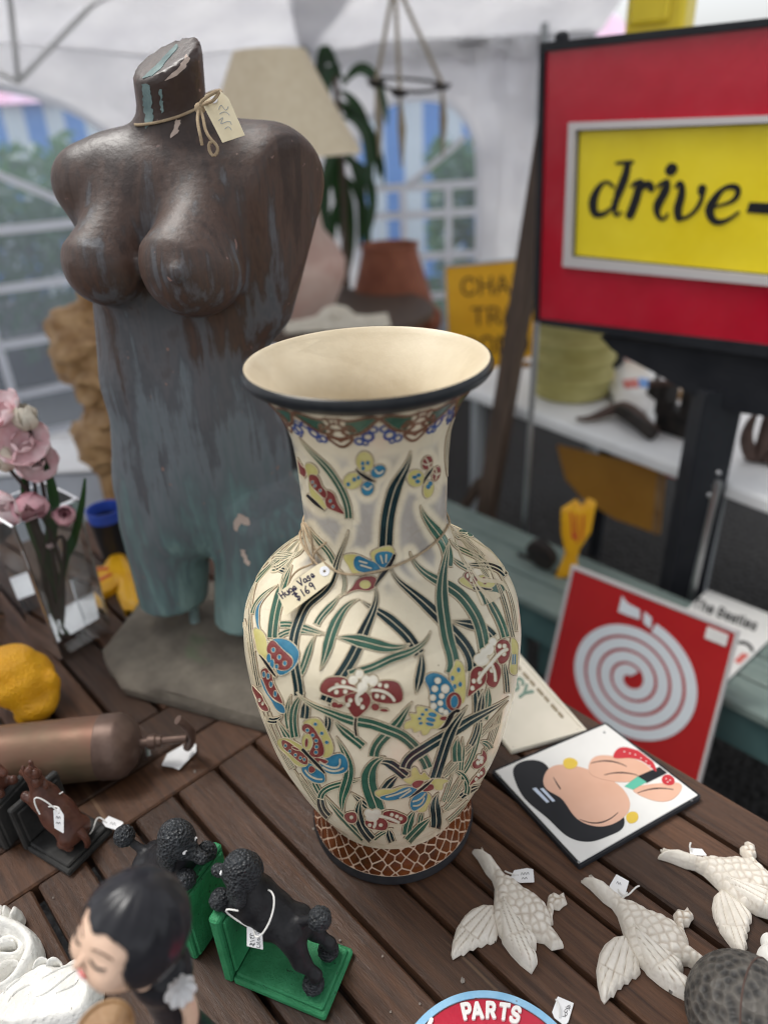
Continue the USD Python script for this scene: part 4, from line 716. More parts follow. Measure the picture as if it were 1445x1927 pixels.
# hanging iron candle holder
hk = thing('hanging_candle_holder', 'iron candle holder hanging on three chains from the marquee roof', 'candle holder', tuple(at(742, 10, 3.1)))
top = at(742, -60, 3.1)
for (x, y, dy) in ((708, 152, -.06), (752, 170, -.12), (832, 158, .08)):
    e = at(x, y, 3.1 + dy); mid = (top * .35 + e * .65) + [0, 0, -.012]; ch = spl([top + [0, 0, -.03], mid, e], 30)
    c_ = part(hk, 'chain', tube(ch, np.where(np.arange(30) % 2, .0055, .009), 6), 'rope'); part(hk, 'candle_cup', lathe([(.001, -.02), (.022, -.018), (.036, 0), (.030, .002), (.001, -.008)], 20, e), 'dark_iron'); part(hk, 'pendant', tube([e + [0, 0, -.02], e + [.004, 0, -.12], e + [0, 0, -.25]], [.006, .016, .004], 8), 'rope')
part(hk, 'hook', tube(spl([top + [0, 0, .2], top + [0, 0, .02], top + [.02, 0, -.02], top + [0, 0, -.05]], 14), .012, 8), 'rope')
ce = [at(x, y, 3.1 + dy) for x, y, dy in ((708, 152, -.06), (752, 170, -.12), (832, 158, .08))]; part(hk, 'ring', tube(spl(ce + [at(770, 148, 3.25), ce[0]], 30), .006, 6), 'dark_iron')
# amber traffic sign
tm = plane_map(at(900, 560, 3.0), [-.08, -1, .05]); sg = thing('traffic_sign', 'amber traffic sign with black capitals behind the wooden beam', 'road sign', tuple(at(900, 720, 3.0)))
quad = Polygon([(836, 500), (1250, 462), (1255, 760), (846, 745)]); part(sg, 'sign_panel', slab(tm, quad, .004, 0, back=True), 'traffic_yellow', smooth=False); part(sg, 'sign_edge', slab(tm, quad.buffer(2).difference(quad.buffer(-2)), .010, -.008, back=True), 'pole_grey', smooth=False)
def text_px(txt, x, y, hpx, dx=(1, 0), bold=True, sx=1.0):
    """Lettering as polygons in the photograph's pixels on a plane that faces us: baseline start, cap height, direction."""
    m = meshkit.text_mesh(txt, 1.0, .1, bold); e = m.vertices; f = m.faces; up = (np.cross(e[f[:, 1]] - e[f[:, 0]], e[f[:, 2]] - e[f[:, 0]])[:, 2] > 1e-9) & (e[f].mean(1)[:, 2] > .09)
    g = unary_union([Polygon(t[:, :2]) for t in e[f[up]]]).buffer(.004)
    d = np.array(dx, float); d /= np.linalg.norm(d); n = np.array([-d[1], d[0]])
    return affinity.affine_transform(g, [d[0] * hpx * sx, -n[0] * hpx, d[1] * hpx * sx, -n[1] * hpx, x, y])
for txt, x, y in (('CHANGED', 866, 556), ('TRAFFIC', 886, 612), ('CONDITIONS', 868, 668)):
    part(sg, 'lettering', slab(tm, text_px(txt, x, y, 34, (1, -.045), False, .95), .0055, .003), 'ink_black', smooth=False)
part(sg, 'stay', bar(at(900, 745, 3.02), [at(900, 745, 3.02)[0], 3.05, 0], .03, .03), 'pole_grey'); part(sg, 'stay', bar(at(1150, 755, 3.02), [at(1150, 755, 3.02)[0], 3.05, 0], .03, .03), 'pole_grey')
# leaning wooden beam
a_, b_ = onn(1012, 380, 1.72), onn(916, 960, 1.62); bm = thing('wooden_prop', 'rough brown wooden beam leaning beside the red sign', 'beam', (*b_[:2], 0)); dd = (b_ - a_) / np.linalg.norm(b_ - a_); b2 = b_ + dd * (b_[2] / -dd[2])
part(bm, 'post', bar(a_ - dd * .25, b2, .055, .05, up=DN, bev=.004), 'brown_timber'); part(bm, 'brace', bar(onn(905, 905, 1.66), onn(870, 960, 1.66), .03, .03, up=DN), 'brown_timber'); part(bm, 'wing_nut', lathe([(.001, 0), (.012, 0), (.014, .012), (.001, .016)], 12, onn(990, 690, 1.64)), 'gold_wood')

# ---------------------------------------------------------------- red sign on its black post
NS = 1.575; sm_ = plane_map(DN * NS, -DN)
ds = thing('shop_sign', 'large red sign with a yellow panel reading drive on a black post', 'sign', (*onn(1335, 740, NS)[:2], 0))
R_out = Polygon([(1024, 80), (1640, 13), (1640, 697), (1011, 606)]); R_in = Polygon([(1033, 96), (1640, 28), (1640, 668), (1019, 597)])
G_out, G_in = Polygon([(1079, 229), (1640, 209), (1640, 552), (1067, 499)]), Polygon([(1091, 243), (1640, 222), (1640, 536), (1082, 481)])
part(ds, 'frame', slab(sm_, R_out.difference(R_in), .018, -.11, back=True), 'sign_black', smooth=False); part(ds, 'red_panel', slab(sm_, R_in.difference(G_out), .010, -.10, back=True), 'sign_red', smooth=False)
part(ds, 'inner_frame', slab(sm_, G_out.difference(G_in), .020, -.02), 'sign_silver', smooth=False); yp = part(ds, 'yellow_panel', slab(sm_, G_in, .006, -.02), 'sign_yellow', smooth=False)
part(ds, 'frame_gasket', slab(sm_, G_in.difference(G_in.buffer(-2.5)), .0085, .002), 'sign_black', smooth=False)
q = lambda pts: np.array(pts, float) / 2.89 + [945, 0]
def nib(pts, w): return stroke(q(pts), [k / 2.89 for k in w], n=34)
LET = [('d', [nib([(612, 1012), (565, 988), (520, 1040), (502, 1110), (518, 1160), (560, 1158), (612, 1090)], [8, 12, 30, 40, 30, 14, 8]), nib([(690, 885), (660, 1000), (622, 1130), (625, 1165), (655, 1150)], [26, 36, 36, 18, 5]), nib([(632, 884), (675, 880), (714, 878)], [8, 13, 13])]),
       ('r', [nib([(758, 990), (735, 1080), (702, 1166)], [34, 38, 38]), nib([(712, 1012), (735, 990), (765, 988)], [6, 14, 16]), nib([(735, 1080), (775, 1010), (805, 998), (818, 1022)], [6, 14, 30, 30])]),
       ('i', [nib([(900, 990), (875, 1070), (850, 1150), (868, 1184), (908, 1160)], [34, 38, 38, 18, 5]), nib([(852, 1016), (878, 992), (905, 988)], [6, 14, 16]), nib([(922, 925), (932, 912)], [48, 52])]),
       ('v', [nib([(950, 1015), (978, 992), (985, 1040), (965, 1120), (968, 1180)], [6, 26, 36, 38, 34]), nib([(962, 1190), (1030, 1165), (1085, 1095), (1100, 1030)], [10, 12, 16, 12]), nib([(1092, 1040), (1096, 1020)], [34, 36])]),
       ('e', [nib([(1150, 1130), (1220, 1105), (1285, 1060), (1288, 1022), (1235, 1012), (1165, 1075), (1135, 1150), (1165, 1200), (1225, 1195), (1292, 1150)], [5, 8, 18, 26, 14, 34, 42, 28, 12, 6])]),
       ('-', [Polygon(q([(1356, 1100), (1560, 1108), (1548, 1162), (1340, 1148)]))])]
for _, gl in LET: part(yp, 'lettering', slab(sm_, unary_union(gl).buffer(1.5), .0078, .004), 'ink_black', smooth=False)
part(ds, 'bracket', slab(plane_map(DN * (NS + .03), -DN), Polygon([(1140, 628), (1640, 690), (1640, 800), (1400, 770), (1340, 752), (1250, 700), (1165, 655)]), .03, -.03, back=True), 'sign_black', smooth=False)
pt, pb = onn(1352, 752, NS + .03), onn(1283, 1112, NS + .03); part(ds, 'post', bx((pt[0] - .050, pt[1] - .036, 0), (pt[0] + .042, pt[1] + .036, pt[2] + .03), .004), 'sign_black')
for x, y in ((1335, 932), (1352, 890), (1345, 915)): 
    m = trimesh.creation.icosphere(1, .006); m.apply_translation(onn(x, y, NS - .03)); part(ds, 'bolt', m, 'steel', smooth=True)
kn = onn(1057, 76, NS + .01); part(ds, 'knob', lathe([(.001, -.012), (.016, -.01), (.016, .012), (.008, .018), (.001, .019)], 14, kn), 'sign_black')
for (x0, y0, x1, y1) in ((1010, 606, 985, 985), (1352, 905, 1272, 1150)):
    p0, p1 = onn(x0, y0, NS - .045), onn(x1, y1, NS - .045); part(ds, 'steel_leg', tube([[p0[0], p0[1], p0[2]], [(p0[0] + p1[0]) / 2, (p0[1] + p1[1]) / 2, 0]], .0085, 10), 'steel')
# yellow light box above it, further back
yb = thing('yellow_light_box', 'yellow light box rising behind the top edge of the red sign', 'sign', tuple(at(1248, 52, 2.3))); c = at(1250, -30, 2.3)
yaw = rotz(math.radians(-35)); part(yb, 'box', rot_box(c, (.155, .12, .30), yaw.T, .012), 'bright_yellow'); part(yb, 'front_panel', rot_box(c + yaw @ [-.012, -.065, .02], (.105, .02, .22), yaw.T, .009), 'bright_yellow'); part(yb, 'post', tube([c + [0, .03, -.14], [c[0], c[1] + .03, 0]], .025, 10), 'sign_black')

# ---------------------------------------------------------------- white trestle table and the things on it
FA, FB = np.array([.24, 2.377]), np.array([1.30, .795]); fd = (FB - FA) / np.linalg.norm(FB - FA); fn = np.array([-fd[1], fd[0]])
def wt(s, t, z): p = FA + fd * s + fn * t; return np.array([p[0], p[1], z])
ZT2 = .72; wtab = thing('trestle_table', 'white topped trestle table loaded with junk behind the black post', 'table', (*FA, 0))
axes = [[*fd, 0], [*fn, 0], [0, 0, 1]]
part(wtab, 'tabletop', rot_box(wt(.95, .38, ZT2 - .02), (1.9, .76, .04), axes, .008), 'white_paint')
for s in (.1, 1.0, 1.8):
    for t in (.06, .70): part(wtab, 'leg', rot_box(wt(s, t, (ZT2 - .04) / 2), (.035, .035, ZT2 - .041), axes), 'pole_grey')
c = onz(1072, 752, ZT2); olv = thing('ribbed_pot', 'olive green ribbed clay pot on the white trestle table', 'pot', tuple(c)); zt_ = ZT2 + .30; rr = .125
prof = [(.001, ZT2 + .001)] + [(rr * (.90 + .10 * min(1, (z - ZT2) / .05)) + .006 * math.sin((z - ZT2) * 2 * math.pi / .055), z) for z in np.linspace(ZT2 + .002, ZT2 + .26, 60)] + [(rr - .006, ZT2 + .268), (.06, ZT2 + .272), (.001, ZT2 + .272)]
part(olv, 'pot_body', lathe(prof, 56, (c[0] + .02, c[1] + .07, 0)), 'olive_clay', smooth=True)
dw = thing('driftwood', 'dark twisted piece of driftwood lying on the white trestle table', 'driftwood', tuple(onz(1170, 800, ZT2)))
part(dw, 'branch', tube(spl([onz(1085, 788, ZT2 + .012), onz(1125, 782, ZT2 + .02), onz(1170, 768, ZT2 + .03), onz(1205, 788, ZT2 + .025), onz(1235, 812, ZT2 + .015)], 24), np.r_[np.linspace(.006, .022, 12), np.linspace(.022, .014, 12)], 8), 'rusty_iron'); part(dw, 'branch', tube(spl([onz(1165, 772, ZT2 + .03), onz(1195, 792, ZT2 + .03), onz(1228, 818, ZT2 + .02)], 12), .018, 8), 'dark_iron')
pp = thing('printed_bag', 'white bag with red and blue print on the white trestle table', 'bag', tuple(onz(1190, 745, ZT2)))
hm = lambda z: (lambda p: (onz(np.asarray(p)[:, 0], np.asarray(p)[:, 1], z), np.broadcast_to([0, 0, 1.0], (len(p), 3))))
part(pp, 'bag_body', slab(hm(ZT2), smooth_poly('U', [(0, 0), (1, 0), (1, 1)]).buffer(0) if False else Polygon([(1142, 735), (1170, 695), (1235, 710), (1250, 760), (1215, 790), (1160, 770)]).buffer(4), .03, .002, step=14, dome=.02, domew=16, back=True), 'enamel_white', smooth=True)
part(pp, 'red_patch', slab(hm(ZT2), Polygon([(1168, 745), (1195, 742), (1198, 758), (1172, 760)]), .0525, .03, step=9), 'ink_red'); part(pp, 'blue_patch', slab(hm(ZT2), Polygon([(1198, 740), (1222, 745), (1220, 760), (1199, 757)]), .0525, .03, step=9), 'stripe_blue')
it = thing('iron_vice', 'dark iron vice shaped tool standing near the black post', 'tool', tuple(onz(1270, 820, ZT2))); c = onz(1275, 815, ZT2)
part(it, 'tool_body', cat([rot_box(c + [0, 0, .035], (.12, .07, .07), axes, .01), rot_box(c + [*(fd * -.05), .09], (.03, .07, .09), axes, .006), rot_box(c + [*(fd * .03), .11], (.035, .08, .10), axes, .008)]), 'dark_iron'); part(it, 'handle', tube([c + [-.09, .03, .14], c + [.09, -.03, .15]], .009, 8), 'rusty_iron')
rk = thing('rusty_horns', 'brown bent branching iron piece right of the black post', 'ironwork', tuple(onz(1425, 880, ZT2))); c = onz(1428, 868, ZT2)
for dx, dy, hh in ((-.03, .01, .12), (.0, 0, .17), (.035, -.02, .13)): part(rk, 'prong', tube(spl([c + [dx * .2, dy, .005], c + [dx * 1.3, dy, hh * .5], c + [dx * .8, dy + .01, hh]], 10), [.02, .02, .019, .018, .017, .016, .014, .012, .010, .006], 8), 'rusty_iron')
rs = thing('amber_panel', 'dark amber half round sheet leaning under the white trestle table', 'panel', tuple(at(1150, 1000, 2.05))); rp_ = plane_map(np.array([*(FA + fn * .10), 0]), [-fn[0], -fn[1], .12])
part(rs, 'sheet', slab(rp_, Polygon([(1050, 838), (1252, 885), (1240, 1004), (1160, 976), (1100, 940), (1066, 900)]).buffer(1), .004, -.004, back=True), 'rust_sheet', smooth=False); part(rs, 'edge_strip', slab(rp_, Polygon([(1240, 884), (1252, 887), (1240, 1006), (1229, 1002)]), .008, -.006, back=True), 'gold_wood', smooth=False)
rb = thing('red_strip', 'short red strip hanging under the white trestle table', 'strip', tuple(at(1268, 900, 1.75))); part(rb, 'strip', slab(rp_, Polygon([(1254, 882), (1292, 890), (1288, 905), (1254, 896)]), .004, -.002, back=True), 'red_print', smooth=False)
rx = thing('red_box', 'small red box at the back of the white trestle table', 'box', tuple(onz(1215, 700, ZT2))); part(rx, 'box_body', rot_box(onz(1215, 700, ZT2) + [0, 0, .022], (.13, .07, .04), axes, .003), 'red_print'); part(rx, 'lid', rot_box(onz(1215, 700, ZT2) + [0, 0, .0465], (.134, .074, .008), axes, .002), 'red_print')
pk = thing('wood_offcut', 'pale brown wood offcut lying across the white trestle table', 'wood', tuple(onz(1265, 745, ZT2))); part(pk, 'board', bar(onz(1205, 722, ZT2 + .012), onz(1320, 752, ZT2 + .012), .035, .02), 'gold_wood')
mc = thing('dark_bottle', 'small dark bottle standing on the white trestle table', 'bottle', tuple(onz(1222, 775, ZT2))); part(mc, 'bottle_body', lathe([(.001, .001), (.024, .001), (.026, .05), (.02, .075), (.008, .085), (.008, .105), (.001, .106)], 20, onz(1228, 770, ZT2)), 'dark_iron', smooth=40)
kt = thing('iron_cauldron', 'rusty low iron pot on the gravel behind the bench', 'pot', (*onn(1440, 1080, 1.75)[:2], 0)); c = onn(1455, 1075, 1.78)
part(kt, 'pot_body', lathe([(.001, .001), (.10, .001), (.15, .05), (.165, .13), (.16, .20), (.15, .20), (.15, .12), (.001, .05)], 36, (c[0], c[1], 0)), 'rusty_iron', smooth=40)

# ---------------------------------------------------------------- teal bench and the things on it
b_rot = math.atan2(DU[1], DU[0]); bench = thing('garden_bench', 'grey teal painted wooden bench behind the slatted table', 'bench', (0, 0, 0), b_rot)
for a, b in ((1.225, 1.312), (1.318, 1.402), (1.408, 1.492)): part(bench, 'seat_plank', bx((-1.9, a, .425), (1.1, b, .45), .004), 'bench_teal', local=True)
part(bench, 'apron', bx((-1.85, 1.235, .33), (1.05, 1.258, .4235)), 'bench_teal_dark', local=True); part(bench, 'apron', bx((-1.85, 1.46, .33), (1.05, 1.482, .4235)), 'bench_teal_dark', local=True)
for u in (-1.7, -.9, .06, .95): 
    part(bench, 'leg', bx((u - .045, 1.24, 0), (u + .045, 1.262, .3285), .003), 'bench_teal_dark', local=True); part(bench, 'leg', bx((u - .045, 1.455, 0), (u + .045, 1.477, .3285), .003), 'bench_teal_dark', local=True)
ZB = .45
c = onz(1020, 1078, ZB); pan = thing('black_skillet', 'small black iron skillet standing on the teal bench', 'pan', tuple(c)); c = c + [0, .02, .045]
e1 = DU; e2 = np.array([-.25 * DN[0], -.25 * DN[1], .97]); e2 /= np.linalg.norm(e2); pm = frame_map(c, e1, e2)
part(pan, 'pan_body', slab(pm, Point(0, 0).buffer(.043), .010, -.012, step=.012, dome=.006, domew=.02, back=True), 'dark_iron', smooth=True); part(pan, 'handle', tube([c + e1 * -.02 - e2 * .035, c + e1 * -.045 - e2 * .0 + DN * .0 + np.array([0, 0, -.03]) - e1 * .03], .006, 8), 'dark_iron')
c = onz(1068, 1086, ZB); yf = thing('yellow_cast_figure', 'yellow cast metal figure with a forked head standing on the teal bench', 'figurine', tuple(c)); ym = plane_map(c, [-.35, -1, .15])
def rnd(pts, r=3): return Polygon(pts).buffer(r).buffer(-2 * r).buffer(r)
part(yf, 'figure', slab(ym, rnd([(1056, 958), (1084, 940), (1094, 953), (1106, 938), (1122, 946), (1112, 1000), (1092, 1030), (1086, 1050), (1088, 1086), (1044, 1086), (1064, 1040), (1056, 1000)], 2), .008, -.008, step=7, dome=.008, domew=10, back=True), 'cast_yellow', smooth=True)
part(yf, 'wing_line', slab(ym, unary_union([stroke([(1075, 960), (1078, 1000)], 3, False), stroke([(1085, 965), (1086, 1015)], 3, False)]).union(Point(1080, 1005).buffer(4)), .0185, .01), 'red_print')
part(yf, 'tongue', slab(ym, stroke([(1098, 965), (1096, 1010)], 3, False), .0185, .01), 'red_print'); part(yf, 'foot_plate', rot_box(c + [0, .004, .003], (.07, .03, .006), [DU, DN, [0, 0, 1]], .002), 'dark_iron')
# white sign lying on the bench
bs = thing('band_sign', 'white sign with black handwritten style lettering lying on the teal bench', 'sign', tuple(onz(1380, 1200, ZB))); Q = Polygon([(1330, 1115), (1482, 1174), (1362, 1290), (1225, 1215)])
part(bs, 'sign_panel', slab(hm(ZB), Q, .008, .002, back=True), 'enamel_white', smooth=False); part(bs, 'lettering', slab(hm(ZB), text_px('The Beatles', 1300, 1147, 19, (1, .385), True, .88), .0092, .0075), 'ink_black', smooth=False)
part(bs, 'drawing', slab(hm(ZB), stroke([(1390, 1215), (1405, 1218), (1414, 1230)], 6).union(stroke([(1345, 1190), (1365, 1200)], 5, False)), .0092, .0075), 'ink_black', smooth=False); part(bs, 'red_drawing', slab(hm(ZB), Polygon([(1395, 1235), (1408, 1238), (1390, 1255), (1380, 1250)]), .0092, .0075), 'ink_red', smooth=False)
# hose reel sign leaning on the bench
P0 = DN * 1.235 + [0, 0, .60]; hn = np.array([-DN[0], -DN[1], .30]); hn /= np.linalg.norm(hn); hp = plane_map(P0, hn)
hs = thing('hose_reel_sign', 'square red sign with a white hose spiral leaning against the teal bench', 'sign', tuple(onplane(np.array([[1180, 1480.]]), P0, hn)[0]))
SQ = [(1080, 1068), (1387, 1190), (1313, 1478), (1020, 1330)]; HQ = Polygon(SQ); part(hs, 'sign_panel', slab(hp, HQ, .004, -.004, back=True), 'hose_red', smooth=False); part(hs, 'sign_edge', slab(hp, HQ.buffer(4, join_style=2).difference(HQ.buffer(-2, join_style=2)), .0055, -.0055, back=True), 'sign_silver', smooth=False)
S4 = np.array(SQ, float)
def homog(src, dst):
    A = []
    for (x, y), (u, v) in zip(src, dst): A += [[x, y, 1, 0, 0, 0, -u * x, -u * y, -u], [0, 0, 0, x, y, 1, -v * x, -v * y, -v]]
    h = np.linalg.svd(np.array(A))[2][-1].reshape(3, 3); return lambda p: (lambda q: q[:, :2] / q[:, 2:])(np.c_[np.asarray(p, float), np.ones(len(p))] @ h.T)
Hs = homog([(0, 0), (1, 0), (1, 1), (0, 1)], S4)
th_ = np.linspace(.25, 8 * math.pi + .50, 310); r0 = .040 + (.372 - .040) * (th_ / (8 * math.pi)); a_ = -th_ - .9
cc = np.stack([.495 + r0 * np.cos(a_ + .0), .545 + r0 * np.sin(a_)], 1)
tail = np.array([[.72, .19], [.62, .10], [.56, .085]])
dx = np.gradient(cc, axis=0); nn_ = np.stack([-dx[:, 1], dx[:, 0]], 1); nn_ /= np.linalg.norm(nn_, axis=1, keepdims=True); hw = .031
body_ = unary_union([Polygon(Hs(np.vstack([cc[i:i + 12] + nn_[i:i + 12] * hw, (cc[i:i + 12] - nn_[i:i + 12] * hw)[::-1]]))).buffer(.25) for i in range(0, len(cc) - 2, 10)])
part(hs, 'hose_spiral', slab(hp, body_, .0052, .003), 'hose_white', smooth=False)
part(hs, 'nozzle', slab(hp, Polygon(Hs([(.335, .055), (.375, .085), (.455, .095), (.47, .155), (.40, .160), (.335, .160)])), .0052, .003), 'hose_white', smooth=False); part(hs, 'coupling', slab(hp, Polygon(Hs([(.485, .095), (.535, .115), (.545, .185), (.495, .165)])), .0056, .003), 'hose_white', smooth=False)
part(hs, 'price_sticker', slab(hp, Polygon(Hs([(.845, .03), (.965, .03), (.965, .105), (.845, .105)])), .0056, .003), 'enamel_white', smooth=False)
cr_ = thing('timber_crate', 'plain timber crate on the ground under the red spiral sign', 'crate', tuple(DN * 1.12 - DU * .15))
cz = onplane(np.array([[1180, 1478.]]), P0, hn)[0][2]
part(cr_, 'crate_box', rot_box(DN * 1.11 + DU * -.18 + [0, 0, (cz - .008) / 2], (.40, .2, cz - .012), [DU, DN, [0, 0, 1]], .003), 'brown_timber')

# ---------------------------------------------------------------- more surfaces
mk('bronze_patina', {
    'tc': ('texture_coordinate', {}), 'sp': ('separate_xyz', {}), 'm1': ('mapping', {'scale': (22, 22, 2.2)}), 'n1': ('noise_texture', {'scale': 1, 'detail': 6, 'roughness': .65}),
    'n2': ('noise_texture', {'scale': 9, 'detail': 6, 'roughness': .6}), 'm3': ('mapping', {'scale': (90, 90, 5)}), 'n3': ('noise_texture', {'scale': 1, 'detail': 4}),
    'zr': ('map_range', {'from_min': -.05, 'from_max': .76, 'to_min': 1.0, 'to_max': 0.0, 'clamp': True}), 'a1': ('math', {'math_type': 'multiply_add', 'value2': .85, 'value3': -.425}), 'a2': ('math', {'math_type': 'multiply_add', 'value2': .55, 'value3': -.275}),
    's1': ('math', {'math_type': 'add'}), 's2': ('math', {'math_type': 'add'}), 's3': ('math', {'math_type': 'multiply_add', 'value2': .5, 'value3': -.25}), 's4': ('math', {'math_type': 'add'}),
    'rp': ('rgb_ramp', {'ramp': [(.0, (.026, .013, .009)), (.14, (.060, .032, .022)), (.23, (.040, .025, .020)), (.33, (.078, .076, .082)), (.43, (.058, .061, .068)), (.53, (.105, .120, .132)), (.66, (.082, .104, .112)), (.80, (.098, .158, .158)), (1, (.18, .27, .255))]}),
    'fl': ('noise_texture', {'scale': 60, 'detail': 3}), 'fr': ('rgb_ramp', {'ramp': [(.70, (0, 0, 0)), (.74, (1, 1, 1))]}), 'fm': ('mix', {'color2': (.20, .12, .10)}),
    'bn': ('noise_texture', {'scale': 110, 'detail': 5, 'roughness': .65}), 'bu': ('bump', {'distance': .0009, 'strength': 1.0}), 'p': ('principled_bsdf', {'roughness': .5, 'specular_ior_level': .5}),
    'rr': ('map_range', {'from_min': .3, 'from_max': .7, 'to_min': .36, 'to_max': .62, 'clamp': True})},
    [('tc.object', 'sp.vector'), ('tc.object', 'm1.vector'), ('m1.vector', 'n1.vector'), ('tc.object', 'n2.vector'), ('tc.object', 'm3.vector'), ('m3.vector', 'n3.vector'), ('sp.z', 'zr.value'), ('n1.fac', 'a1.value1'), ('n2.fac', 'a2.value1'), ('n3.fac', 's3.value1'),
     ('zr.result', 's1.value1'), ('a1.value', 's1.value2'), ('s1.value', 's2.value1'), ('a2.value', 's2.value2'), ('s2.value', 's4.value1'), ('s3.value', 's4.value2'), ('s4.value', 'rp.fac'), ('tc.object', 'fl.vector'), ('fl.fac', 'fr.fac'), ('fr.color', 'fm.fac'), ('rp.color', 'fm.color1'), ('fm.color', 'p.base_color'),
     ('tc.object', 'bn.vector'), ('bn.fac', 'bu.height'), ('bu.normal', 'p.normal'), ('n2.fac', 'rr.value'), ('rr.result', 'p.roughness')], 'p.BSDF')
paint('chipped_plaster', (.42, .33, .28), (.50, .40, .34), rough=.8, scale=40); paint('verdigris', (.10, .15, .15), (.20, .27, .26), rough=.8, scale=50)
paint('base_stone', (.10, .085, .068), (.19, .165, .13), rough=.85, scale=16, contrast=(.3, .7), bump=.005, bscale=45, bdetail=6, spots=(6, .62, (.12, .13, .085)))
paint('twine', (.30, .22, .14), (.40, .31, .20), rough=.95, scale=200); paint('cotton_string', (.70, .69, .66), rough=.9); paint('tag_cream', (.66, .57, .38), (.72, .64, .46), rough=.75, scale=30); paint('tag_white', (.74, .74, .74), (.80, .80, .80), rough=.6, scale=30)
paint('ink_violet', (.02, .015, .04), rough=.6); paint('ring_white', (.74, .74, .76), rough=.5)
paint('poodle_black', (.006, .006, .007), (.016, .016, .018), rough=.30, rough2=.5, scale=60, bump=.0006, bscale=260, voro=False, spec=.30); paint('poodle_curl', (.007, .007, .008), (.020, .022, .025), rough=.32, rough2=.52, scale=60, bump=.0022, bscale=330, voro=True, vcol=(.055, .062, .068), vmix=.35, spec=.30)
paint('green_iron', (.018, .165, .062), (.035, .24, .10), rough=.5, rough2=.7, scale=30, bump=.0018, bscale=240, bdetail=4, spots=(140, .66, (.006, .03, .014)))
paint('plaster_white', (.55, .51, .44), (.69, .66, .60), rough=.65, scale=35, contrast=(.3, .62), bump=.0012, bscale=170, spots=(70, .68, (.42, .34, .24)))
mk('plaster_groove_shade', {'tc': ('texture_coordinate', {}), 'at': ('attribute', {'attribute': 'wash_shade'}), 'no': ('noise_texture', {'scale': 40, 'detail': 6, 'roughness': .65}), 'rp': ('rgb_ramp', {'ramp': [(.3, (.60, .545, .46)), (.62, (.75, .705, .63))]}),  # goose plaster: brown finish that also paints shade into the feather grooves
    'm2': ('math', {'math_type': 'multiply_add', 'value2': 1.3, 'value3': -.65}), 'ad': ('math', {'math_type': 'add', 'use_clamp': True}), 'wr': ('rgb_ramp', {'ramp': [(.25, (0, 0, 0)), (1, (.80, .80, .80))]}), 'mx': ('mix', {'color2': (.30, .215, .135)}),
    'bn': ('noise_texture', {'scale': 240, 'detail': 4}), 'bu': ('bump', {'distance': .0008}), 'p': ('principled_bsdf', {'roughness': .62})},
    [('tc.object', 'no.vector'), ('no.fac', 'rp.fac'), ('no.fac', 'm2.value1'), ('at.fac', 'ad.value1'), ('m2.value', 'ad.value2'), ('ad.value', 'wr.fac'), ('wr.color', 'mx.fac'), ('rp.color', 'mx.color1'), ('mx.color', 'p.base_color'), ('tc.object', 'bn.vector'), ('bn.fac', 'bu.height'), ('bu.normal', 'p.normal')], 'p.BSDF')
paint('plaster_bright', (.62, .60, .55), (.74, .73, .69), rough=.7, scale=28, contrast=(.3, .6), bump=.0018, bscale=150, spots=(260, .70, (.38, .35, .30)))
paint('horse_brown', (.050, .018, .012), (.085, .034, .022), rough=.32, scale=40, bump=.0008, bscale=160); paint('bookend_black', (.010, .010, .010), (.030, .029, .027), rough=.5, rough2=.7, scale=24, bump=.0008, bscale=160, spec=.30)
paint('copper_tank', (.20, .095, .065), (.13, .10, .06), rough=.42, rough2=.6, scale=9, metallic=.45, bump=.0008, bscale=30); paint('tarnished_brass', (.09, .055, .042), (.15, .10, .08), rough=.45, scale=30, metallic=.5)
paint('lemon_yellow', (.66, .30, .005), (.72, .36, .010), rough=.42, scale=30, bump=.0016, bscale=330, voro=True); paint('doll_black', (.008, .008, .010), (.016, .016, .019), rough=.20, rough2=.32, scale=30, bump=.0008, bscale=60, spots=(120, .74, (.06, .06, .065)), spec=.30); paint('doll_skin', (.60, .40, .29), (.66, .46, .34), rough=.32, scale=22)
paint('doll_white', (.62, .62, .62), (.72, .72, .71), rough=.4, scale=30); paint('sky_blue', (.20, .42, .62), (.28, .50, .68), rough=.35, scale=30, spots=(60, .68, (.14, .09, .06))); paint('parts_red', (.40, .012, .035), (.46, .02, .045), rough=.3, scale=10, bump=.0008, bscale=60); paint('letter_white', (.72, .70, .67), (.78, .77, .74), rough=.4, scale=60)
paint('hammered_iron', (.020, .020, .020), (.055, .052, .048), rough=.42, rough2=.6, scale=26, bump=.004, bscale=120, voro=True, vcol=(.16, .145, .125), vmix=.55, spots=(9, .66, (.15, .10, .07)), spec=.30)
paint('plaque_peach', (.62, .36, .25), (.66, .40, .29), rough=.25, scale=10); paint('plaque_red', (.48, .03, .04), rough=.25); paint('plaque_green', (.10, .42, .30), rough=.25); paint('plaque_gold', (.66, .46, .06), rough=.25); paint('plaque_blue', (.55, .62, .74), rough=.25)
paint('blossom_pink', (.70, .40, .43), (.80, .66, .66), rough=.6, scale=28); paint('blossom_cream', (.60, .53, .42), (.70, .64, .54), rough=.6, scale=30); paint('blossom_rose', (.64, .27, .33), (.74, .45, .48), rough=.6, scale=40); paint('stem_dark', (.03, .018, .015), rough=.6)
mk('glass', {'p': ('principled_bsdf', {'transmission_weight': 1.0, 'roughness': .02, 'ior': 1.45, 'base_color': (.95, .97, .97)})}, [], 'p.BSDF')
paint('cup_black', (.012, .012, .013), rough=.3, spec=.30); paint('cup_blue', (.03, .07, .35), rough=.4); paint('cloth_grey', (.36, .38, .42), (.44, .46, .50), rough=.8, scale=5, bump=.01, bscale=9)

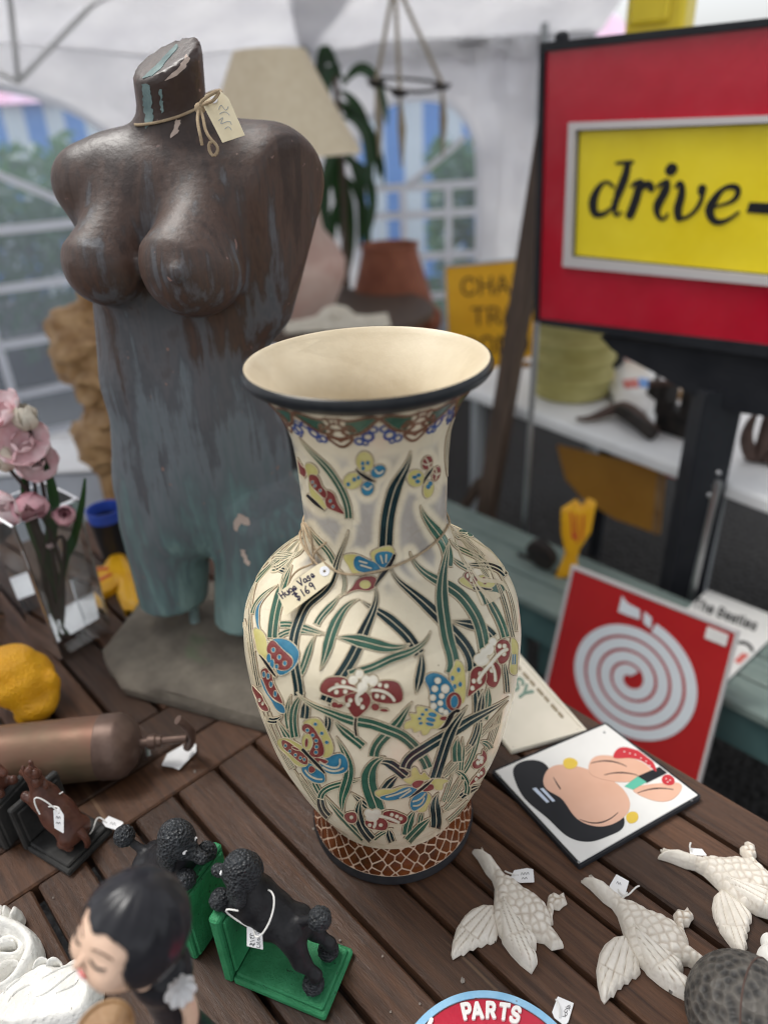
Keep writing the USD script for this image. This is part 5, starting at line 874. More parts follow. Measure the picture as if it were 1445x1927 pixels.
# ---------------------------------------------------------------- the bronze torso on its stone
def A(x, y, Y): return at(x, y, Y)
def torso(p):
    ribs = su(.05, ell(p, A(348, 470, .99), (.104, .068, .13)), cap(p, A(228, 345, .99), A(490, 345, .985), .042, .046), ell(p, A(345, 360, .975), (.095, .052, .06)), cap(p, A(456, 470, .99), A(400, 760, .985), .050, .050), cap(p, A(248, 480, .985), A(268, 700, .985), .044, .048))
    shl = su(.025, cap(p, A(225, 330, .99), A(172, 345, .98), .040, .040), cap(p, A(172, 348, .98), A(205, 425, .985), .040, .030))
    shr = su(.03, cap(p, A(440, 318, .985), A(512, 338, .965), .042, .052), cap(p, A(516, 348, .962), A(476, 560, .985), .061, .056))
    cn = np.array([.72, -.68, -.12]); cn /= np.linalg.norm(cn); shr = smax(shr, (p - A(508, 430, .915).astype(np.float32)) @ cn.astype(np.float32), .006)
    neck = cap(p, A(330, 262, .985), A(313, 100, .968), .040, .0405); nn = np.array([-.30, -.42, .86]); nn /= np.linalg.norm(nn)
    neck = smax(neck, (p - A(300, 122, .955).astype(np.float32)) @ nn.astype(np.float32), .003)
    trap = su(.02, cap(p, A(310, 262, .985), A(225, 315, .985), .016, .026), cap(p, A(352, 250, .985), A(500, 305, .98), .018, .034))
    d = su(.03, ribs, shl, shr); d = smin(d, trap, .03); d = smin(d, neck, .022)
    st = cap(p, A(292, 300, .885), A(268, 560, .862), .006, .012); d = smax(d, -st, .022)                      # the groove of the breastbone
    br = smin(cap(p, A(245, 345, .955), A(200, 494, .912), .020, .051), cap(p, A(400, 345, .94), A(363, 496, .890), .026, .062), .004)
    br = smin(br, smin(ell(p, A(143, 497, .880), (.008, .008, .008)), ell(p, A(334, 512, .826), (.009, .008, .008)), .002), .012)
    d = smin(d, br, .026)
    waist = su(.05, ell(p, A(340, 650, .992), (.096, .062, .13)), ell(p, A(332, 800, .968), (.090, .052, .10)), ell(p, A(430, 810, .985), (.08, .055, .10)))
    hips = su(.045, ell(p, A(380, 890, 1.003), (.134, .080, .12)), ell(p, A(462, 960, .995), (.062, .065, .10)), ell(p, A(325, 950, .968), (.07, .055, .09)))
    d = su(.05, d, waist, hips)
    leg1 = smax(cap(p, A(312, 980, .99), A(335, 1190, 1.0), .070, .050), -(p[:, 2] - A(325, 1152, .955)[2]), .004)
    leg2 = smax(cap(p, A(500, 980, .975), A(460, 1230, .945), .078, .050), -(p[:, 2] - A(440, 1197, .90)[2]), .004)
    d = smin(d, smin(leg1, leg2, .006), .016)
    for a_, b_, w in (((300, 905), (385, 1035), .010), ((470, 925), (392, 1035), .010)): d = smax(d, -cap(p, A(*a_, .90), A(*b_, .915), .004, .006), w)   # the groin's two creases
    return smax(d, -ell(p, A(300, 838, .898), (.004, .006, .006)), .006)
tor = nets(torso, (-.47, .78, .77), (.04, 1.11, 1.66), .0068)
TB = A(366, 1172, .980)
bust = thing('torso_statue', 'weathered bronze female torso statue without head or arms on a stone slab', 'statue', (TB[0], TB[1], .784))
part(bust, 'torso', tor, 'bronze_patina', smooth=True)
part(bust, 'rod', tube([[TB[0], TB[1], .775], [TB[0] + .01, TB[1], .88]], .0085, 12), 'verdigris')
Q = [onz(x, y, .784)[:2] for x, y in ((200, 1212), (235, 1272), (330, 1290), (500, 1340), (620, 1300), (600, 1180), (420, 1085), (270, 1120))]
sp = Polygon(Q).buffer(.012).buffer(-.006)
def stone_f():
    v, f = flat_tri(sp, .012); n = len(v); dd = shapely.distance(shapely.points(v), sp.boundary)
    top = np.c_[v, .784 - .010 * np.exp(-dd / .008) + (meshkit.fbm(np.c_[v * 30, 0 * v[:, :1]], 3, 2) - .5) * .006]
    b = [top]; c = v.mean(0); lay = []
    edge = dd < 1e-6; ei = np.where(edge)[0]; a = np.arctan2(v[ei, 1] - c[1], v[ei, 0] - c[0]); ei = ei[np.argsort(a)]; m = len(ei); F = [tuple(t) if np.cross(v[t[1]] - v[t[0]], v[t[2]] - v[t[0]]) > 0 else (t[0], t[2], t[1]) for t in f]
    V = [*top]; prev = list(ei)
    for k in range(1, 7):
        z = .774 - (.774 - T - .001) * k / 6; idx = []
        for q in ei:
            o = (v[q] - c) / np.linalg.norm(v[q] - c); w = .004 + (meshkit.fbm(np.array([v[q][0] * 42, v[q][1] * 42, z * 70]), 3, 8) - .5) * .022
            idx.append(len(V)); V.append(np.array([*(v[q] + o * w), z]))
        for j in range(m): j2 = (j + 1) % m; F += [(prev[j], idx[j], idx[j2]), (prev[j], idx[j2], prev[j2])]
        prev = idx
    return TM(np.array(V), F)
part(bust, 'stone_base', stone_f(), 'base_stone', smooth=50)
def on_mesh(mesh, pxs, off=.0):
    """Points where the rays through pixels meet a mesh."""
    r = mesh.ray.intersects_location(np.repeat(CAM[None], len(pxs), 0), ray(np.array(pxs, float)[:, 0], np.array(pxs, float)[:, 1]), multiple_hits=False)
    o = np.full((len(pxs), 3), np.nan); o[r[1]] = r[0]; fn = np.zeros((len(pxs), 3)); fn[r[1]] = mesh.face_normals[r[2]]
    return o + fn * off, fn
TN = trimesh.Trimesh(tor.vertices, tor.faces, process=False)
def torso_map(p):
    P, N = on_mesh(TN, np.asarray(p, float)); bad = np.isnan(P[:, 0])
    if bad.any(): P[bad] = A(320, 300, .95); N[bad] = [0, -1, 0]
    N = N / np.maximum(np.linalg.norm(N, axis=1, keepdims=True), 1e-9); return P, N
for nm, pts, mt in (('paint_chip', [(352, 102), (358, 108), (346, 128), (330, 142), (312, 150), (318, 143), (336, 128), (346, 112)], 'chipped_plaster'), ('paint_chip', [(330, 225), (338, 226), (333, 250), (322, 258), (326, 240)], 'chipped_plaster'),
                    ('verdigris_streak', [(330, 84), (336, 86), (300, 130), (286, 142), (270, 146), (282, 134), (296, 122)], 'verdigris'), ('verdigris_streak', [(268, 158), (282, 160), (284, 190), (288, 225), (276, 240), (272, 200)], 'verdigris'), ('verdigris_streak', [(300, 168), (303, 168), (308, 205), (304, 212)], 'verdigris'),
                    ('paint_chip', [(440, 985), (450, 966), (470, 980), (466, 990), (452, 985), (446, 1000)], 'chipped_plaster'), ('paint_chip', [(452, 1035), (458, 1038), (470, 1060), (466, 1066)], 'chipped_plaster'), ('paint_chip', [(290, 470), (312, 452), (336, 462), (342, 482), (322, 496), (296, 494)], 'chipped_plaster' if False else 'horse_brown')):
    rp0 = ring_pts(Polygon(pts).exterior, 4); rp0 = rp0 + (meshkit.noise(np.c_[rp0 * .21, 0 * rp0[:, :1]], 3) - .5)[:, None] * 7 * np.array([1, -.6]); m = slab(torso_map, Polygon(rp0).buffer(0).buffer(.6), .0006, -.001, step=5)
    if m is not None and mt != 'horse_brown': part(bust, nm, m, mt, smooth=True)
# twine and card round the neck
nk = spl([(258, 236), (285, 232), (318, 224), (350, 212), (378, 198), (392, 186)], 30); P, N = on_mesh(TN, nk, .002); P = P[~np.isnan(P[:, 0])]
nt = thing('neck_tag', 'cream card tag tied with twine round the neck of the bronze torso', 'price tag', tuple(P[-1]))
kq = A(376, 203, .915)
part(nt, 'twine', tube(spl(P[::4], 40), .0016, 7), 'twine'); back = [P[-1], P[-1] + [.012, .03, .01], P[-1] + [-.02, .075, .008], P[0] + [.01, .075, 0], P[0] + [-.006, .03, 0], P[0]]; part(nt, 'twine', tube(spl(back, 20), .0016, 6), 'twine')
for q in ([(376, 203), (372, 225), (376, 250), (380, 272)], [(376, 203), (384, 232), (398, 262), (410, 280), (402, 292), (394, 282), (400, 266)], [(376, 203), (392, 192), (408, 180), (412, 172), (398, 176), (380, 196)]): part(nt, 'twine_end', tube(spl([A(x, y, .905 - .02 * min(1, i / 2)) for i, (x, y) in enumerate(q)], 26), .0018, 7), 'twine')
k = trimesh.creation.icosphere(2, .006); k.apply_translation(A(376, 203, .908)); part(nt, 'knot', k, 'twine', smooth=True)
tgm = plane_map(A(420, 220, .893), [-.25, -.9, .22]); card = Polygon([(386, 178), (412, 168), (430, 184), (461, 254), (419, 268), (384, 200)]); hole = Point(403, 187).buffer(2.4)
part(nt, 'card', slab(tgm, card.difference(hole), .0006, -.0002, back=True), 'tag_cream', smooth=False); part(nt, 'eyelet', slab(tgm, Point(403, 187).buffer(7).difference(hole), .0010, .0004), 'ring_white', smooth=False)
part(nt, 'handwriting', slab(tgm, unary_union([stroke(q, 1.1, True, 10) for q in ([(412, 205), (418, 198), (424, 206), (430, 200)], [(414, 214), (424, 210), (432, 216)], [(412, 226), (420, 222), (416, 232), (428, 228), (436, 234)], [(424, 242), (430, 238), (436, 244)])]), .00085, .0004), 'pole_grey', smooth=False)

# ---------------------------------------------------------------- twine and price card on the vase
vt = thing('vase_tag', 'cream price card on twine round the vase neck reading Huge Vase 169', 'price tag', tuple(vase_map(np.array([[600., 1060]]))[0][0]))
P, N = vase_map(spl([(574, 986), (590, 1022), (612, 1056), (640, 1077), (690, 1078), (740, 1065), (790, 1040), (825, 1010), (842, 985)], 50)); P = P + N * .0022
a0, a1 = math.atan2(P[-1][1] - VY, P[-1][0] - VX), math.atan2(P[0][1] - VY, P[0][0] - VX); tt = np.linspace(0, 1, 24)[1:-1]; aa = a0 + ((a1 - a0) % (2 * math.pi)) * tt; zz_ = P[-1][2] + (P[0][2] - P[-1][2]) * tt
bk = np.stack([VX + (rad(zz_ - T) + .002) * np.cos(aa), VY + (rad(zz_ - T) + .002) * np.sin(aa), zz_], 1); part(vt, 'twine', tube(np.vstack([P, bk]), .00115, 7, closed=True), 'twine')
for q in ([(573, 985), (580, 1005), (586, 1030), (594, 1058)], [(578, 983), (592, 1000), (596, 1030), (597, 1056)], [(570, 992), (572, 1010), (590, 1045), (600, 1058), (613, 1076)], [(594, 1058), (606, 1030), (618, 1018)], [(594, 1060), (572, 1074), (556, 1088), (548, 1100)]):
    P, N = vase_map(spl(q, 16)); part(vt, 'twine_end', tube(P + N * (.003 + .002 * np.sin(np.linspace(0, 3, 16)))[:, None], .0011, 6), 'twine')
P, N = vase_map(np.array([[575., 1108]])); n = N[0] * .75 + np.array([.1, -.55, .25]); n /= np.linalg.norm(n); vcm = plane_map(P[0] + N[0] * .012, n)
def G(view, pts): return px(view, pts)
card = Polygon(G('A', [(445, 562), (790, 312), (912, 250), (966, 345), (925, 457), (527, 762)])); hole = Point(*G('A', [(873, 362)])[0]).buffer(2.8)
part(vt, 'card', slab(vcm, card.difference(hole), .0006, -.0002, back=True), 'tag_cream', smooth=False); part(vt, 'eyelet', slab(vcm, Point(*G('A', [(873, 362)])[0]).buffer(9.5).difference(hole).intersection(card), .0010, .0004), 'ring_white', smooth=False)
GL = {'H': [[(0, 1), (.05, 0)], [(.6, 1), (.55, 0)], [(0, .5), (.6, .55)]], 'u': [[(0, .6), (.05, .1), (.3, 0), (.45, .6)], [(.45, .6), (.5, 0)]], 'g': [[(.45, .55), (.1, .6), (.05, .15), (.4, .1), (.45, .55)], [(.45, .55), (.45, -.3), (.1, -.35)]], 'e': [[(.05, .3), (.45, .35), (.3, .6), (.05, .4), (.1, .05), (.5, .1)]],
      'V': [[(0, 1), (.3, 0)], [(.3, 0), (.75, 1.1)]], 'a': [[(.45, .55), (.1, .55), (.05, .1), (.35, .1), (.45, .55)], [(.45, .55), (.52, 0)]], 's': [[(.45, .55), (.15, .6), (.1, .42), (.4, .25), (.35, .02), (.0, .05)]], '$': [[(.5, .85), (.1, .85), (.1, .55), (.5, .4), (.45, .1), (0, .12)], [(.32, 1.1), (.2, -.12)]], '1': [[(.25, 1), (.2, 0)]],
      '6': [[(.5, 1), (.15, .6), (.05, .15), (.35, 0), (.5, .25), (.3, .42), (.08, .25)]], '9': [[(.5, .85), (.2, 1), (.05, .7), (.3, .5), (.5, .8), (.48, .4), (.4, -.05)]]}
bA, bB = np.array([492., 612]), np.array([838., 372]); dA = (bB - bA) / np.linalg.norm(bB - bA); nA = np.array([dA[1], -dA[0]])
def scribe(txt, o, h, adv): 
    out, x = [], 0
    for ch in txt:
        if ch in GL: out += [[tuple(o + dA * (x + q[0] * h * .95) + nA * q[1] * h) for q in g_] for g_ in GL[ch]]
        x += h * (.85 if ch in 'HV' else .45 if ch in ' 1' else .68) * adv
    return out
HUGE = scribe('Huge Vase', bA, 58, 1.02) + scribe('$169', bA + dA * 105 - nA * 92, 66, 1.35)
part(vt, 'handwriting', slab(vcm, unary_union([stroke(G('A', q), 2.5, len(q) > 2, 16) for q in HUGE]), .00085, .0004), 'ink_violet', smooth=False)

# ---------------------------------------------------------------- small price tags
def flatmap(z): return lambda p: (onz(np.asarray(p, float)[:, 0], np.asarray(p, float)[:, 1], z), np.broadcast_to([0, 0, 1.0], (len(p), 3)))
def ptag(label, poly, mapper, hole, strings=(), marks=(), w=.9, name='price_tag'):
    t = thing(name, label, 'price tag', tuple(mapper(np.array([poly[0]], float))[0][0])); pg = Polygon(poly).buffer(1.2)
    part(t, 'card', slab(mapper, pg.difference(Point(*hole).buffer(1.5)), .0005, -.0003, back=True), 'tag_white', smooth=False)
    if marks: part(t, 'handwriting', slab(mapper, unary_union([stroke(q, w, len(q) > 2, 12) for q in marks]), .00075, .0003), 'ink_black', smooth=False)
    for s in strings: part(t, 'string', tube(spl(s, 24), .0009, 6), 'cotton_string')
    return t
scr = lambda x0, y0, dx, dy, n, h: [[(x0 + dx * i * .9, y0 + dy * i * .9), (x0 + dx * (i * .9 + .35) + dy * .0, y0 + dy * (i * .9 + .35) - h), (x0 + dx * (i * .9 + .7), y0 + dy * (i * .9 + .7))] for i in range(n)]

# ---------------------------------------------------------------- poodle bookends
def bookend(th, L, Wd, hz, pl, mat):
    part(th, 'base', bx((.0, 0, 0), (L, Wd, .009), .002), mat, local=True); part(th, 'base_top', bx((.002, .004, .0088), (L - .004, Wd - .004, .0135), .0015), mat, local=True)
    part(th, 'upright', bx((-pl, 0, 0), (-.0006, Wd, hz), .002), mat, local=True); part(th, 'upright_face', bx((-.0008, .005, .0137), (.003, Wd - .005, hz - .006), .0015), mat, local=True)
    part(th, 'upright_rear', bx((-pl - .003, .004, .004), (-pl + .0004, Wd - .004, hz - .005), .0015), mat, local=True)
F0, R0 = onz(612, 1925, T)[:2], onz(676, 1806, T)[:2]; L0 = onz(440, 1852, T)[:2]
ex = (F0 - L0) / np.linalg.norm(F0 - L0); rz1 = math.atan2(ex[1], ex[0]); LB = np.linalg.norm(F0 - L0); WB = .070
zpl = float(at(413, 1740, L0[1])[2]) - T
bk1 = thing('poodle_bookend', 'green bookend with a black poodle seen from behind, at the foot of the vase', 'bookend', (*L0, T), rz1, group='poodle bookends')
bookend(bk1, LB, WB, zpl, .012, 'green_iron')
cy, S = WB / 2, LB / .108
def pood(p):
    q = p / S; c = cy / S
    d = su(.012, cap(q, (.062, c, .082), (.040, c, .088), .0165, .017), cap(q, (.036, c, .088), (.022, c, .104), .0245, .0235))
    for s in (-1, 1):
        hip = su(.008, cap(q, (.064, c + s * .009, .080), (.076, c + s * .016, .056), .0155, .0085), cap(q, (.076, c + s * .016, .056), (.092, c + s * .017, .040), .0078, .0052), cap(q, (.092, c + s * .017, .040), (.089, c + s * .018, .028), .0052, .005))
        d = smin(d, hip, .007)
        d = smin(d, su(.004, cap(q, (.018, c + s * .014, .100), (-.004, c + s * .017, zpl / S + .004), .0095, .008)), .006)
    d = smin(d, cap(q, (.066, c, .092), (.088, c + .002, .104), .0055, .004), .004)
    d = smin(d, cap(q, (.020, c, .112), (.012, c, .132), .019, .017), .010)
    return d * S
def pood_head(p):
    q = p / S; c = cy / S
    d = su(.008, ell(q, (.012, c, .146), (.020, .019, .024)), cap(q, (.002, c, .140), (-.016, c, .133), .0098, .0062), ell(q, (-.021, c, .1335), (.0042, .0045, .004)))
    for s in (-1, 1): d = smin(d, ell(q, (.014, c + s * .0175, .133), (.0105, .0062, .020)), .003)
    return d * S
lo, hi = np.array([-.03, -.005, .0]) * S, np.array([.115, .08, .18]) * S
part(bk1, 'poodle_body', nets(pood, lo, hi, .0026), 'poodle_black', smooth=True, local=True); hd = part(bk1, 'poodle_head', nets(pood_head, lo, hi, .0024), 'poodle_curl', smooth=True, local=True)
def blob(c, r, mat, par, name, k=3, nz=.0):
    m = trimesh.creation.icosphere(k, 1.0); v = m.vertices * r
    if nz: v = v * (1 + nz * (meshkit.fbm(m.vertices * 6 + np.array(c) * 50, 2) - .5)[:, None])
    part(par, name, TM(v + np.array(c), m.faces), mat, smooth=True, local=True)
for s in (-1, 1):
    blob(np.array([.088, cy / S + s * .018, .0245]) * S, .0112 * S, 'poodle_curl', bk1, 'ankle_pompom', nz=.25); blob(np.array([-.008, cy / S + s * .0175, zpl / S + .0085]) * S, .0108 * S, 'poodle_curl', bk1, 'paw_pompom', nz=.25)
    blob(np.array([-.0062, cy / S + s * .0078, .1462]) * S, np.array([.0022, .0034, .0022]) * S, 'doll_white', hd, 'eye', 2); blob(np.array([-.0082, cy / S + s * .0080, .1462]) * S, np.array([.0008, .0014, .0014]) * S, 'ink_black', hd, 'pupil', 2)
blob(np.array([.094, cy / S + .002, .109]) * S, .0118 * S, 'poodle_curl', bk1, 'tail_pompom', nz=.25)
A2, B2 = onz(370, 1809, T)[:2], onz(440, 1706, T)[:2]; e2 = (B2 - A2) / np.linalg.norm(B2 - A2); rz2 = math.atan2(e2[0], -e2[1])
ex2 = np.array([-e2[1], e2[0]]); B2b = A2 + e2 * WB; 
copy_of(bk1, 'poodle_bookend', 'green bookend with a black poodle facing us, behind the black haired doll', (*(B2b + ex2 * .012), T), math.atan2(ex2[1], ex2[0]), group='poodle bookends')
tm1 = plane_map(at(478, 1768, L0[1] - .006), [-.1, -.8, .6]); w2 = lambda x, y, z: bk1.base + bk1.R @ (np.array([x, y, z]) * S); c_ = cy / S
ptag('white tag reading 129 Blends hanging on the nearer black poodle', [(466, 1745), (478, 1738), (492, 1752), (494, 1786), (466, 1780)], tm1, (477, 1750), [[tm1(np.array([[477., 1750]]))[0][0], w2(.012, c_ - .026, .108), w2(.006, c_ - .0275, .118), w2(.020, c_ - .026, .124)], [tm1(np.array([[478., 1751]]))[0][0], w2(.040, c_ - .031, .100), w2(.052, c_ - .022, .118), w2(.048, c_ - .004, .132), w2(.040, c_ + .0, .130)]],
     [[(471, 1779), (473, 1775), (476, 1780), (479, 1775)], [(470, 1777), (480, 1777)], [(471, 1772), (479, 1770)], [(473, 1767), (471, 1763), (476, 1766), (479, 1762)], [(473, 1757), (471, 1760), (475, 1761), (479, 1757)], [(483, 1782), (490, 1781), (489, 1777), (484, 1778)], [(483, 1774), (490, 1773)], [(487, 1770), (489, 1767), (486, 1767), (486, 1770)], [(489, 1764), (485, 1763), (489, 1760)], [(486, 1757), (489, 1755), (483, 1754)]], w=.8)

# ---------------------------------------------------------------- geese: three plaster wall geese and the edge of another white piece
def gz(pts): x = np.array(pts, float) / 2.408 + [845, 1427]; return onz(x[:, 0], x[:, 1], T + .008)[:, :2]
def rpoly(pts, r=.0015): return Polygon(pts).buffer(0).buffer(r).buffer(-2 * r).buffer(r)
g_ref = gz([(596, 545), (705, 1103), (1100, 690), (1180, 930)])
GP = {'body': gz([(632, 516), (662, 550), (700, 565), (740, 600), (790, 640), (840, 655), (900, 690), (960, 710), (1020, 745), (1065, 800), (1090, 855), (1130, 885), (1178, 930), (1130, 955), (1085, 930), (1040, 930), (980, 960), (900, 960), (850, 920), (815, 860), (795, 800), (780, 750), (765, 705), (740, 668), (700, 640), (665, 605), (640, 580), (596, 545), (640, 545)]),
      'wing': gz([(800, 800), (745, 808), (705, 840), (682, 880), (668, 950), (675, 1020), (690, 1080), (706, 1103), (735, 1068), (748, 1072), (765, 1035), (782, 1035), (795, 1010), (815, 1012), (832, 985), (850, 988), (870, 965), (860, 915), (830, 860)]),
      'wing2': gz([(815, 770), (835, 765), (870, 800), (930, 850), (1000, 900), (1050, 935), (1062, 970), (1040, 985), (1075, 1010), (1092, 1035), (1085, 1092), (1020, 1060), (960, 1020), (900, 970), (865, 915), (835, 850)]),
      'foot': gz([(1030, 760), (1018, 700), (1035, 680), (1062, 690), (1080, 668), (1092, 690), (1112, 715), (1100, 728), (1090, 752), (1068, 752), (1060, 728), (1072, 790), (1090, 830), (1068, 830)])}
def fan(v, o, d0, n, amp):
    q = v - o; a = np.arctan2(q[:, 1], q[:, 0]) - math.atan2(d0[1], d0[0]); a = (a + np.pi) % (2 * np.pi) - np.pi; r = np.hypot(*q.T) / np.hypot(*d0)
    n2 = np.where(r > .72, n, n * .62); g = np.abs(np.sin(a * n2)); row = np.clip(np.abs(r - .72) / .02, 0, 1); return np.minimum(np.clip(g / .45, 0, 1), .35 + .65 * row), amp
def scal(v, seed, s=.0075):
    r = np.random.default_rng(seed); lo = v.min(0) - s; hi = v.max(0) + s; gx, gy = np.meshgrid(np.arange(lo[0], hi[0], s), np.arange(lo[1], hi[1], s)); c = np.stack([gx.ravel(), gy.ravel()], 1) + r.uniform(-.35, .35, (gx.size, 2)) * s
    from scipy.spatial import cKDTree
    d = cKDTree(c).query(v, k=2)[0]; return np.clip((d[:, 1] - d[:, 0]) / s, 0, .6) / .6
def relief(poly, hfun, z0, step=.0017):
    out = []
    for pg in polys(poly):
        v, f = flat_tri(pg, step); dd = shapely.distance(shapely.points(v), pg.boundary); h = hfun(v, dd); c = np.cross(v[f[:, 1]] - v[f[:, 0]], v[f[:, 2]] - v[f[:, 0]]); f = np.where((c < 0)[:, None], f[:, ::-1], f)
        e = np.concatenate([f[:, [0, 1]], f[:, [1, 2]], f[:, [2, 0]]]).tolist(); key = {tuple(q) for q in e}; sk = [q for q in e if (q[1], q[0]) not in key]; n = len(v)
        out.append(TM(np.vstack([np.c_[v, z0 + h], np.c_[v, 0 * h + z0]]), f.tolist() + [t for a, b in sk for t in ((b, a, n + a), (b, n + a, n + b))]))
    return cat(out)
def similar(src, dst):
    s0, d0 = src.mean(0), dst.mean(0); a = (src - s0) @ [1, 1j]; b = (dst - d0) @ [1, 1j]; k = (a.conj() @ b) / (a.conj() @ a); return lambda p: (lambda w: np.stack([w.real, w.imag], 1) + d0)(((p - s0) @ [1, 1j]) * k), abs(k)
def goose(label, dst, idx, seed):
    f_, k = similar(g_ref[idx], dst); g = {n: f_(p) for n, p in GP.items()}; c = g['body'].mean(0); z0 = T + .0012
    t = thing('plaster_goose', label, 'wall ornament', (*c, T), group='flying geese ornaments')
    rd = lambda dd, r, h: h * np.sqrt(np.clip(1 - (1 - np.clip(dd / r, 0, 1)) ** 2, 0, 1))
    def piece(nm, key, rr, base, hgt, groove):
        pg = rpoly(g[key], rr); rec = []
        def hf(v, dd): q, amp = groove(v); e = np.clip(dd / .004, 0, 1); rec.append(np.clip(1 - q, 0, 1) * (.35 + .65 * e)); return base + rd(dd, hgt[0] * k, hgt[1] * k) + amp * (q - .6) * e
        m = relief(pg, hf, z0, .0013); w = np.concatenate([np.r_[x, x * 0 + .5] for x in rec]); part(t, nm, m, 'plaster_groove_shade', smooth=True, attr=w)  # groove depth drives the brown, so shade in the relief is painted
    piece('goose_body', 'body', .0006, .003, (.014, .015), lambda v: ((lambda w: 1 - w * (1 - (.30 + .70 * scal(v, seed, .0088 * k))))(np.clip((np.linalg.norm(v - g['body'][0], axis=1) / k - .022) / .02, .15, 1)), .0024))
    o1, o2 = g['wing'][0], g['wing2'][0]
    piece('wing', 'wing', .0005, .003, (.006, .0070), lambda v: fan(v, o1 + (o1 - g['wing'][7]) * .45, (g['wing'][7] - o1) * 1.45, 42, .0022))
    piece('wing', 'wing2', .0005, .005, (.007, .0155), lambda v: fan(v, o2 + (o2 - g['wing2'][10]) * .5, (g['wing2'][10] - o2) * 1.5, 58, .0024))
    piece('foot', 'foot', .0004, .002, (.005, .0085), lambda v: (scal(v, seed + 5, .007), .002))
    ey = g['body'][1] * .35 + g['body'][-4] * .65; m = trimesh.creation.icosphere(1, .0011); m.apply_translation([*ey, z0 + .012 * k]); part(t, 'eye', m, 'plaster_white', smooth=True)
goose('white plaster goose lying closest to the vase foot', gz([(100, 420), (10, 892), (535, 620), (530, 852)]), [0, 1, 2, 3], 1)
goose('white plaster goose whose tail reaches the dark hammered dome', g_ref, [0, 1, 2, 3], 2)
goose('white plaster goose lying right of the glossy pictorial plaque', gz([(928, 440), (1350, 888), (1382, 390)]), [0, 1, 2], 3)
we = thing('white_ornament', 'rounded white plaster piece at the right beside the dark dome', 'ornament', (*onz(1455, 1810, T)[:2], T))
for (x, y, r) in ((1452, 1780, .010), (1456, 1815, .015)): 
    m = trimesh.creation.icosphere(3, 1); m.apply_scale([r, r * 1.2, r]); m.apply_translation(onz(x, y, T + r) + [0, 0, 0]); part(we, 'lobe', m, 'plaster_bright', smooth=True)
def strp(*q): return [np.array(onz(x, y, T + z)) for x, y, z in q]
ptag('white price tag under the neck of the goose closest to the vase', [(968, 1640), (992, 1636), (1002, 1638), (1004, 1660), (978, 1661), (962, 1652)], flatmap(T + .004), (974, 1648), [strp((974, 1648, .004), (962, 1645, .006), (950, 1640, .004))], scr(980, 1648, 6, -.5, 3, 4) + scr(982, 1656, 6, -.5, 2, 3), .7)
ptag('white price tag behind the head of the middle goose', [(1160, 1648), (1182, 1660), (1174, 1688), (1150, 1680), (1148, 1668)], flatmap(T + .006), (1163, 1675), [strp((1163, 1675, .006), (1178, 1686, .012), (1192, 1675, .008), (1203, 1668, .004)), strp((1163, 1675, .006), (1172, 1690, .010), (1180, 1680, .012))], scr(1160, 1664, 5, 2, 2, 4), .7)
ptag('white price tag behind the neck of the goose right of the plaque', [(1298, 1598), (1320, 1600), (1328, 1610), (1300, 1609)], flatmap(T + .012), (1302, 1604), [strp((1302, 1604, .012), (1298, 1596, .016), (1300, 1586, .02))])
# hammered dome
dc = onz(1398, 1905, T + .028); dm = thing('hammered_dome', 'dark hammered iron dome with a seam in the bottom right corner', 'ornament', (dc[0], dc[1], T))
R_ = .0505; dn = np.array([.50, .05, .86]); 
v = trimesh.creation.icosphere(5, 1.0); pts_ = v.vertices * R_; pts_ = pts_ * (1 + .012 * (scal(np.stack([np.arctan2(v.vertices[:, 1], v.vertices[:, 0]) * .05, v.vertices[:, 2] * .05], 1), 3, .0045) - .5))[:, None]; pts_[:, 2] = np.maximum(pts_[:, 2], -.026)
part(dm, 'dome', TM(pts_ + dc, v.faces), 'hammered_iron', smooth=True)
sa = np.array([.55, -.30, -.35]); e_a = np.array([.62, .78, 0]); e_a /= np.linalg.norm(e_a); e_b = np.array([-.35, .25, .9]); e_b -= e_a * (e_a @ e_b); e_b /= np.linalg.norm(e_b); nrm = np.cross(e_a, e_b); off = -.30 if nrm[1] > 0 else .30
ring = [dc + R_ * 1.004 * (nrm * off + math.sqrt(1 - off * off) * (e_a * math.cos(t) + e_b * math.sin(t))) for t in np.linspace(0, 2 * np.pi, 60)[:-1]]
part(dm, 'seam', tube([r for r in ring], .0009, 6, closed=True), 'rusty_iron')

# ---------------------------------------------------------------- flat signs on the table
pq = thing('pictorial_plaque', 'glossy white enamel plaque with black edge and abstract peach, black and red shapes', 'plaque', (*onz(1120, 1500, T)[:2], T))
QP = [(930, 1460), (1138, 1371), (1312, 1506), (1090, 1634)]; f6 = flatmap(T); c6 = lambda pts: np.array(pts, float) / 2.408 + [845, 1427]; c7 = lambda pts: np.array(pts, float) / 2.408 + [845, 1000]
base = Polygon(QP).buffer(4, join_style=1); face = Polygon(QP).buffer(-1)
part(pq, 'plaque_edge', slab(f6, base, .0075, .001, back=True), 'sign_black', smooth=False); part(pq, 'plaque_face', slab(f6, face, .0092, .0074), 'enamel_white', smooth=False)
def sblob(pts): 
    p = np.vstack([pts, pts[:1]]); d = np.r_[0, np.cumsum(np.linalg.norm(np.diff(p, axis=0), axis=1))]; return Polygon(CubicSpline(d, p, bc_type='periodic')(np.linspace(0, d[-1], 8 * len(p)))[:-1]).buffer(0)
